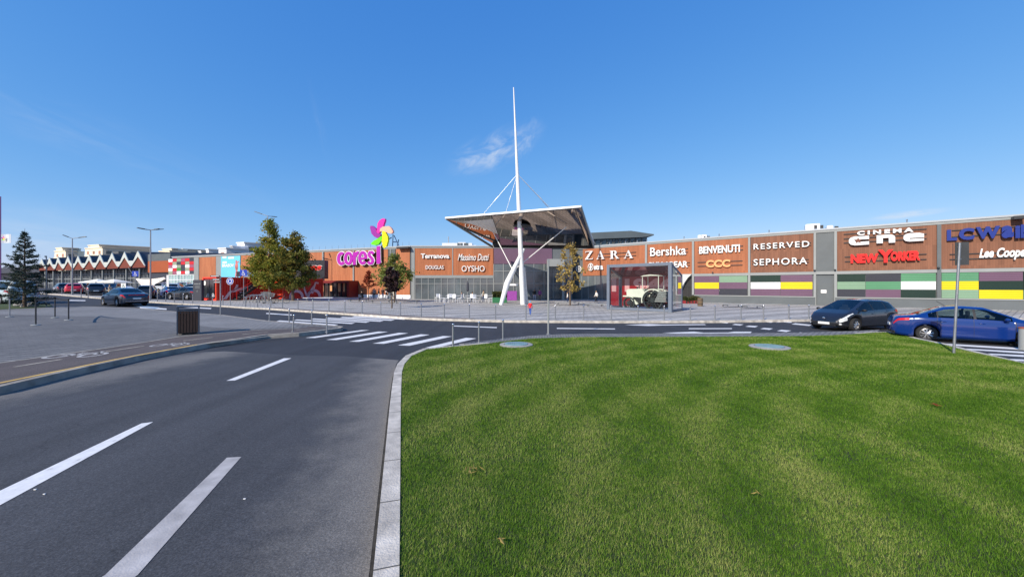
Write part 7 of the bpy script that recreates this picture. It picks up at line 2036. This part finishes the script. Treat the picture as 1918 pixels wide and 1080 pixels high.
# ================================================================== PEOPLE
def person(label, loc, yaw, h_, pose, top_m, leg_m, hair_m, name='person', bag=None, hair_long=False):
    """one skinned body; clothes are regions of the same surface"""
    t = thing(name, label, 'person', loc, yaw)
    k = h_ / 1.75
    if pose == 'sit':
        J = {'pel': (0, 0, .50), 'sp': (.02, 0, .75), 'ch': (.06, 0, .98), 'nk': (.10, 0, 1.13), 'hd': (.14, 0, 1.30),
             'lh': (0, .10, .48), 'lk': (.42, .12, .52), 'la': (.40, .12, .08), 'lt': (.56, .13, .04), 'rh': (0, -.10, .48), 'rk': (.42, -.12, .52), 'ra': (.44, -.12, .08), 'rt': (.60, -.13, .04),
             'ls': (.06, .19, 1.03), 'le': (.16, .25, .78), 'lw': (.38, .14, .68), 'lf': (.46, .11, .66), 'rs': (.06, -.19, 1.03), 're': (.16, -.25, .78), 'rw': (.38, -.12, .70), 'rf': (.46, -.08, .68)}
    else:
        st = .22 if pose == 'walk' else .04
        J = {'pel': (0, 0, .94), 'sp': (0, 0, 1.15), 'ch': (.01, 0, 1.34), 'nk': (.02, 0, 1.47), 'hd': (.04, 0, 1.63),
             'lh': (0, .09, .90), 'lk': (st * .6 + .03, .10, .50), 'la': (st, .10, .09), 'lt': (st + .16, .12, .04), 'rh': (0, -.09, .90), 'rk': (-st * .2 + .03, -.10, .50), 'ra': (-st, -.10, .10), 'rt': (-st + .15, -.12, .04),
             'ls': (.01, .19, 1.39), 'le': (-.05 - st * .3, .25, 1.12), 'lw': (.05 - st * .3, .25, .88), 'lf': (.08 - st * .3, .24, .78), 'rs': (.01, -.19, 1.39), 're': (-.02 + st * .3, -.25, 1.12), 'rw': (.12 + st * .4, -.24, .90), 'rf': (.16 + st * .4, -.22, .80)}
    rad = {'pel': .135, 'sp': .125, 'ch': .135, 'nk': .055, 'hd': .095, 'lh': .095, 'lk': .062, 'la': .042, 'lt': .035, 'rh': .095, 'rk': .062, 'ra': .042, 'rt': .035, 'ls': .066, 'le': .045, 'lw': .032, 'lf': .034, 'rs': .066, 're': .045, 'rw': .032, 'rf': .034}
    E = [('pel', 'sp'), ('sp', 'ch'), ('ch', 'nk'), ('nk', 'hd'), ('pel', 'lh'), ('lh', 'lk'), ('lk', 'la'), ('la', 'lt'), ('pel', 'rh'), ('rh', 'rk'), ('rk', 'ra'), ('ra', 'rt'), ('ch', 'ls'), ('ls', 'le'), ('le', 'lw'), ('lw', 'lf'), ('ch', 'rs'), ('rs', 're'), ('re', 'rw'), ('rw', 'rf')]
    ks = list(J); me = bpy.data.meshes.new('body'); me.from_pydata([Vector(J[q]) * k for q in ks], [(ks.index(a), ks.index(b)) for a, b in E], [])
    o = bpy.data.objects.new('body', me); COL.objects.link(o)
    o.modifiers.new('skin', 'SKIN'); sb = o.modifiers.new('sub', 'SUBSURF'); sb.levels = sb.render_levels = 1
    me.skin_vertices.new(name='') if not me.skin_vertices else None
    for i, q in enumerate(ks):
        me.skin_vertices[0].data[i].radius = (rad[q] * k, rad[q] * k); me.skin_vertices[0].data[i].use_root = (q == 'pel')
    dg = bpy.context.evaluated_depsgraph_get(); dg.update()
    m2 = bpy.data.meshes.new_from_object(o.evaluated_get(dg)); bpy.data.objects.remove(o)
    for q in (top_m, leg_m, m_skin, m_dark): m2.materials.append(q)
    pz_ = J['pel'][2] * k; nkz = (J['nk'][2] + .02) * k
    hands = [Vector(J['lf']) * k, Vector(J['rf']) * k]
    for f in m2.polygons:
        c = f.center
        mi = 0
        if c.z > nkz: mi = 2
        elif min((c - hh).length for hh in hands) < .075 * k: mi = 2
        elif c.z < .075 * k: mi = 3
        elif (c.z < pz_ - .02 * k and abs(c.y) < .19 * k) or (pose == 'sit' and c.x > .1 * k and c.z < .60 * k): mi = 1
        f.material_index = mi; f.use_smooth = True
    o = bpy.data.objects.new('body', m2); COL.objects.link(o); o.parent = t
    hd = Vector(J['hd']) * k
    b = MB(); b.ball((hd.x - .015 * k, 0, hd.z + .03 * k), (.105 * k, .095 * k, .11 * k), 10, 6)
    if hair_long: b.ball((hd.x - .05 * k, 0, hd.z - .08 * k), (.07 * k, .085 * k, .16 * k), 8, 5)
    b.v = [v for v in b.v]; b.build('hair', hair_m, t, smooth=True, world=False)
    if bag:
        b = MB(); b.rbox((-.16 * k, 0, 1.2 * k), (.14, .28, .36), .05); b.build('backpack', bag, t, world=False)
    return t
hb = M('hair_dark', (.015, .012, .01), .6); hbr = M('hair_brown', (.06, .035, .02), .6); hgr = M('hair_blond', (.25, .17, .08), .6)
cl = {k: M('cloth_' + k, lin(c), .85, var=.1) for k, c in (('black', (24, 24, 28)), ('white', (225, 222, 216)), ('grey', (110, 110, 112)), ('blue', (50, 90, 170)), ('red', (214, 40, 50)), ('olive', (80, 78, 60)), ('jeans', (60, 76, 110)), ('purple', (120, 50, 120)), ('beige', (200, 180, 150)), ('sky', (110, 170, 220)))}
def px_person(label, px, py, hpx, yaw, pose, a, c, h=hb, **k):
    g = gp3(px, py, .12); return person(label, g, yaw, max(.9, hpx * g.y / F), pose, cl[a], cl[c], h, **k)
px_person('person in black sitting on the dark bench, leaning forward', 679, 564, 25, 2.9, 'sit', 'black', 'black')
px_person('person in a pale top and black trousers left of the group by the wall', 701, 559.5, 19.5, 2.0, 'stand', 'grey', 'black', hbr)
px_person('person in a long black coat and white trousers walking by the wall', 709.5, 560.5, 20.5, .5, 'walk', 'black', 'white', hb, hair_long=True)
px_person('person in dark clothes seen from the side right of the one in white trousers', 717, 560, 21, 1.4, 'stand', 'black', 'jeans', hbr)
px_person('person in a white top and black trousers near the plum tree', 723.5, 560, 24, .2, 'walk', 'white', 'black', hb)
px_person('person in a dark jacket with a backpack right of the plum trunk', 739, 560.5, 23, 2.4, 'stand', 'olive', 'black', hb, bag=cl['black'])
px_person('child in a red top, blue trousers and a light blue hat on the paved plaza', 993, 590, 25, 1.2, 'walk', 'red', 'blue', cl['sky'])
px_person('person in a purple coat before the glass entrance right of the mast', 1011, 563, 22, 4.4, 'stand', 'purple', 'black', hb)
px_person('person in black walking to the entrance just left of the purple coat', 1001, 563, 22, 4.9, 'walk', 'black', 'jeans', hbr)
px_person('person in white bending near the birch tree', 1063, 566, 19, 3.0, 'stand', 'white', 'jeans', hgr)
px_person('person in grey on the entrance plaza between the birch and the case', 1117, 566, 22, 3.4, 'walk', 'white', 'black', hgr)
px_person('person in a pale shirt beside the sail in the left car park', 297, 560, 20, 3.2, 'stand', 'beige', 'jeans', hb)
px_person('person in pink standing between the parasols behind the parked cars', 206, 556, 23, 3.2, 'stand', 'beige', 'beige', hgr)

# ------------------------------------------------------------------ cafe terrace before the entrance
def make_chair():
    t = thing('terrace_chair', 'white chair', 'chair', group='white chairs on the cafe terrace')
    b = MB(); b.rbox((0, 0, .45), (.44, .44, .04), .02); b.build('seat', m_bwhite, t, world=False)
    b = MB(); b.rbox((-.2, 0, .66), (.04, .42, .38), .015); b.build('backrest', m_bwhite, t, world=False)
    for x in (-.18, .18):
        for y in (-.18, .18): b = MB(); b.tube((x, y, 0), (x * .95, y * .95, .43), .018, n=5); b.build('leg', m_bwhite, t, world=False)
    return t
ch0 = make_chair(); used = False
spots = [(819, 2.2), (827, .4), (836, 3.6), (845, 5.2), (853, 1.0), (862, 2.8), (872, .2), (881, 4.0), (891, 5.4), (902, 2.4), (911, 1.2), (919, 3.0)]
for i, (px, yaw) in enumerate(spots):
    t = ch0 if not used else copy_tree(ch0); used = True
    t.location = gp3(px, 565 + (i % 3) * .9, .12); t.rotation_euler = (0, 0, yaw); t.scale = (1.1,) * 3
    t['label'] = '%s white chair from the left on the cafe terrace under the orange boards' % ORD[i]
for i, px in enumerate((823, 841, 858, 877, 897, 915)):
    g = gp3(px, 565.5, .12); t = thing('terrace_table', '%s small round white table from the left on the cafe terrace' % ORD[i], 'table', g, 0, 'tables on the cafe terrace')
    b = MB(); b.lathe([(.36, .72), (.38, .735), (.36, .75)], n=18); b.build('tabletop', m_bwhite, t, world=False)
    b = MB(); b.lathe([(.2, 0), (.2, .02), (.03, .05), (.03, .72)], n=12); b.build('stem', m_steel, t, world=False)
for px, py, pose, a, lab in ((866, 565, 'sit', 'black', 'person in black sitting among the white terrace chairs, left one'), (886, 565, 'sit', 'grey', 'person in grey sitting among the white terrace chairs, right one'), (906, 566, 'stand', 'beige', 'person in beige standing at the right end of the terrace')):
    px_person(lab, px, py, 23, 2.5, pose, a, 'jeans', hbr)
for px, lab in ((876, 'dark grey folded parasol on the cafe terrace, left of the standing person'),):
    g = gp3(px, 564.5, .12); t = thing('folded_parasol', lab, 'parasol', g)
    b = MB(); b.lathe([(.04, 1.2), (.16, 1.3), (.13, 2.1), (.03, 2.5)], n=10); b.build('cloth', m_char, t, world=False)
    b = MB(); b.lathe([(.25, 0), (.25, .05), (.03, .08), (.03, 2.55)], n=10); b.build('pole', m_steel, t, world=False)
g = gp3(936, 567, .12); t = thing('planter', 'green planter box with shrubs between the terrace and the mast', 'planter', g)
b = MB(); b.rbox((0, 0, .3), (1.6, .6, .6), .03); b.build('box', M('planter_green', lin((40, 110, 70)), .6), t, world=False)
b = MB(); r = np.random.default_rng(4)
for _ in range(900):
    p = Vector((r.random() * 1.6 - .8, r.random() * .6 - .3, .55 + r.random() * .7)); v = Vector(r.normal(size=3)).normalized() * .08; w = v.orthogonal() * .6
    b.f.append(tuple(range(len(b.v), len(b.v) + 4))); b.m.append(0); b.v += [tuple(p - v), tuple(p + w), tuple(p + v), tuple(p - w)]
me = bpy.data.meshes.new('shrub'); me.from_pydata(b.v, [], b.f); me.materials.append(lf_hedge); o = bpy.data.objects.new('shrub', me); COL.objects.link(o); o.parent = t
g = gp3(959, 562, .12); t = thing('kiosk', 'small white and purple kiosk left of the mast foot', 'kiosk', g)
b = MB(); b.rbox((0, 0, .6), (1.3, 1, 1.2), .04); b.build('counter', M('kiosk_purple', lin((150, 70, 160)), .5), t, world=False)
b = MB(); b.rbox((0, 0, 2.0), (1.5, 1.2, .25), .04); b.build('roof', m_bwhite, t, world=False)
b = MB()
for x in (-.6, .6): b.box((x, -.4, 1.55), (.06, .06, .7)); b.box((x, .4, 1.55), (.06, .06, .7))
b.build('post', m_lgrey, t, world=False)
g = gp3(728, 562, .12); t = thing('ride_kiosk', 'white box stall with a dark round opening behind the plum tree', 'stall', g); m = g.y / F
b = MB(); b.rbox((.4, .3, 11 * m), (12 * m, .8, 20 * m), .12); b.build('housing', M('stall_white', lin((215, 208, 192)), .6, var=.06), t, world=False)
b = MB(); b.lathe([(2.6 * m, -.02), (2.6 * m, 0)], (.4, -.11, 11 * m), 16, 'Y'); b.lathe([(1.6 * m, -.02), (1.6 * m, 0)], (.4, -.11, 5 * m), 12, 'Y'); b.build('opening', m_dark, t, world=False)
b = MB(); b.ball((.4 - 4 * m, .3, 21 * m), (2.6 * m, .35, 3 * m), 10, 6); b.build('topper', m_letter, t, smooth=True, world=False)

# ================================================================== GRASS
def inside(poly, X, Y):
    poly = np.array(poly); n = len(poly); c = np.zeros(len(X), bool); j = n - 1
    for i in range(n):
        xi, yi = poly[i]; xj, yj = poly[j]
        if yi != yj:
            k = ((yi > Y) != (yj > Y)) & (X < (xj - xi) * (Y - yi) / (yj - yi) + xi); c ^= k
        j = i
    return c
m_grass, t_, b_ = nt('grass_blade')
ge = N(t_, 'ShaderNodeNewGeometry'); co = N(t_, 'ShaderNodeTexCoord')
mp = N(t_, 'ShaderNodeMapping'); mp.inputs['Rotation'].default_value = (0, 0, R(24)); mp.inputs['Scale'].default_value = (.62, .10, 1)
t_.links.new(co.outputs['Object'], mp.inputs[0])
cen = N(t_, 'ShaderNodeVectorMath', operation='SUBTRACT'); cen.inputs[1].default_value = (9.5, 1.0, 0)
t_.links.new(co.outputs['Object'], cen.inputs[0])
flat = N(t_, 'ShaderNodeVectorMath', operation='MULTIPLY'); flat.inputs[1].default_value = (1, 1, 0); t_.links.new(cen.outputs[0], flat.inputs[0])
rad_ = N(t_, 'ShaderNodeVectorMath', operation='LENGTH'); t_.links.new(flat.outputs[0], rad_.inputs[0])
wob = N(t_, 'ShaderNodeTexNoise', i_Scale=.5, i_Detail=3); t_.links.new(co.outputs['Object'], wob.inputs['Vector'])
wb = N(t_, 'ShaderNodeMath', operation='MULTIPLY_ADD'); wb.inputs[1].default_value = 1.1; t_.links.new(wob.outputs[0], wb.inputs[0]); t_.links.new(rad_.outputs['Value'], wb.inputs[2])
fq = N(t_, 'ShaderNodeMath', operation='MULTIPLY'); fq.inputs[1].default_value = 2 * math.pi / 1.05; t_.links.new(wb.outputs[0], fq.inputs[0])
sn = N(t_, 'ShaderNodeMath', operation='SINE'); t_.links.new(fq.outputs[0], sn.inputs[0])
st = N(t_, 'ShaderNodeTexNoise', i_Scale=1.5, i_Detail=3, i_Roughness=.55); t_.links.new(mp.outputs[0], st.inputs['Vector'])
pa = N(t_, 'ShaderNodeTexNoise', i_Scale=1.15, i_Detail=5, i_Roughness=.65); t_.links.new(co.outputs['Object'], pa.inputs['Vector'])
s1 = N(t_, 'ShaderNodeMath', operation='MULTIPLY_ADD'); s1.inputs[1].default_value = .7; s1.inputs[2].default_value = -.05; t_.links.new(st.outputs[0], s1.inputs[0])
s2 = N(t_, 'ShaderNodeMath', operation='MULTIPLY_ADD'); s2.inputs[1].default_value = .48; t_.links.new(pa.outputs[0], s2.inputs[0]); t_.links.new(s1.outputs[0], s2.inputs[2])
s3 = N(t_, 'ShaderNodeMath', operation='MULTIPLY_ADD'); s3.inputs[1].default_value = .42; t_.links.new(ge.outputs['Random Per Island'], s3.inputs[0]); sw = N(t_, 'ShaderNodeMath', operation='MULTIPLY_ADD'); sw.inputs[1].default_value = .065; t_.links.new(sn.outputs[0], sw.inputs[0]); t_.links.new(s2.outputs[0], sw.inputs[2])
cl2 = N(t_, 'ShaderNodeTexNoise', i_Scale=6.5, i_Detail=4, i_Roughness=.7); t_.links.new(co.outputs['Object'], cl2.inputs['Vector'])
cm2 = N(t_, 'ShaderNodeMath', operation='MULTIPLY_ADD'); cm2.inputs[1].default_value = .42; t_.links.new(cl2.outputs[0], cm2.inputs[0]); t_.links.new(sw.outputs[0], cm2.inputs[2])
cm3 = N(t_, 'ShaderNodeMath', operation='SUBTRACT'); cm3.inputs[1].default_value = .20; t_.links.new(cm2.outputs[0], cm3.inputs[0])
t_.links.new(cm3.outputs[0], s3.inputs[2])
gc = ramp(t_, s3.outputs[0], [(.34, (.036, .104, .006)), (.58, (.082, .185, .013)), (.80, (.155, .265, .03)), (1.0, (.34, .38, .11))])
t_.links.new(gc, b_.inputs['Base Color']); b_.inputs['Roughness'].default_value = .7; b_.inputs['Specular IOR Level'].default_value = .12
tr_ = N(t_, 'ShaderNodeBsdfTranslucent'); t_.links.new(gc, tr_.inputs['Color']); mx = N(t_, 'ShaderNodeMixShader', i_0=.28)
t_.links.new(b_.outputs[0], mx.inputs[1]); t_.links.new(tr_.outputs[0], mx.inputs[2]); t_.links.new(mx.outputs[0], t_.nodes['Material Output'].inputs['Surface'])
def grass(name, poly, z, bands):
    Ps = []; Ss = []
    for y0, y1, dens, ln, wd in bands:
        x0, x1 = -3.0, 24.0
        n = int((x1 - x0) * (y1 - y0) * dens)
        X = nrng.random(n) * (x1 - x0) + x0; Y = nrng.random(n) * (y1 - y0) + y0
        k = (X < Y * 1.45 + 1.2) & (X > -Y * .75 - 1.0) & inside(poly, X, Y)
        X, Y = X[k], Y[k]; X = X + nrng.normal(size=len(X)) * .016; Y = Y + nrng.normal(size=len(X)) * .016; Ps.append(np.stack([X, Y], 1)); Ss.append(np.stack([np.full(len(X), ln), np.full(len(X), wd)], 1))
    P = np.concatenate(Ps); S = np.concatenate(Ss); n = len(P)
    a = nrng.random(n) * 2 * np.pi; lean = .25 + .75 * nrng.random(n); L = S[:, 0] * (.55 + .8 * nrng.random(n))
    bx_, by_ = np.cos(a), np.sin(a)
    a2 = a + np.pi / 2 + (nrng.random(n) - .5) * 1.4; w = S[:, 1] * (.7 + .6 * nrng.random(n))
    V = np.zeros((n, 3, 3), np.float32)
    V[:, 0, 0] = P[:, 0] - np.cos(a2) * w; V[:, 0, 1] = P[:, 1] - np.sin(a2) * w
    V[:, 1, 0] = P[:, 0] + np.cos(a2) * w; V[:, 1, 1] = P[:, 1] + np.sin(a2) * w
    V[:, 0, 2] = V[:, 1, 2] = z - .015
    V[:, 2, 0] = P[:, 0] + bx_ * L * lean * .8; V[:, 2, 1] = P[:, 1] + by_ * L * lean * .8; V[:, 2, 2] = z - .015 + L * np.sqrt(np.maximum(.15, 1 - (lean * .8) ** 2))
    me = bpy.data.meshes.new(name)
    me.vertices.add(n * 3); me.vertices.foreach_set('co', V.ravel()); me.loops.add(n * 3); me.loops.foreach_set('vertex_index', np.arange(n * 3, dtype=np.int32))
    me.polygons.add(n); me.polygons.foreach_set('loop_start', np.arange(0, n * 3, 3, dtype=np.int32)); me.update(calc_edges=True)
    me.materials.append(m_grass); o = bpy.data.objects.new(name, me); COL.objects.link(o); o['kind'] = 'stuff'; o['category'] = 'grass'; o['label'] = 'short mown green grass covering the lawn island'
    return n
print('blades', grass('grass', lawn_poly, LZ, [(1.0, 4.0, 17000, .028, .0021), (4.0, 7.0, 10000, .030, .0029), (7.0, 11.0, 5000, .036, .0042), (11.0, 17.0, 2600, .04, .006)]))
# fallen leaves on the grass and litter on the road
for px, py, s, mt, lab, nm in ((884, 880, .05, lf_pale, 'tuft of straw coloured dry grass left on the lawn', 'dry_tuft'), (936, 1012, .035, lf_pale, 'curled dry leaf lying low on the lawn', 'fallen_leaf'), (1421, 923, .03, lf_pale, 'pale scrap of leaf on the right half of the lawn', 'fallen_leaf'), (1752, 757, .05, lf_red, 'brown leaf on the lawn below the leaning sign post', 'fallen_leaf')):
    g = gp3(px, py, LZ + .03); b = MB(); r = np.random.default_rng(int(px))
    for k in range(14 if nm == 'dry_tuft' else 3):
        p = Vector((r.normal() * s * .8, r.normal() * s * .6, r.random() * .012)); v = Vector((r.normal(), r.normal(), .3 * r.normal())).normalized() * s; w = v.cross(Vector((0, 0, 1))).normalized() * s * (.10 if nm == 'dry_tuft' else .35)
        b.add([p - v, p + w, p + v + Vector((0, 0, .01)), p - w], [(0, 1, 2, 3)])
    o = b.build(nm, mt); o.location = g; tag(o, lab, 'leaf' if nm == 'fallen_leaf' else 'grass tuft')
for px, py, s, lab in ((458, 936, .011, 'white scrap of paper on the road right of the worn dash'), (66, 918, .012, 'left of two white flecks on the road by the long white dash'), (83, 925, .010, 'right of two white flecks on the road by the long white dash')):
    g = gp3(px, py, .006); b = MB(); b.hexa([Vector((x * s, y * s * .6, z)) for z in (0, .006) for x, y in ((-1, -.7), (1, -1), (.8, 1), (-.7, .6))]); o = b.build('paper_scrap', m_letter); o.location = g; tag(o, lab, 'litter')
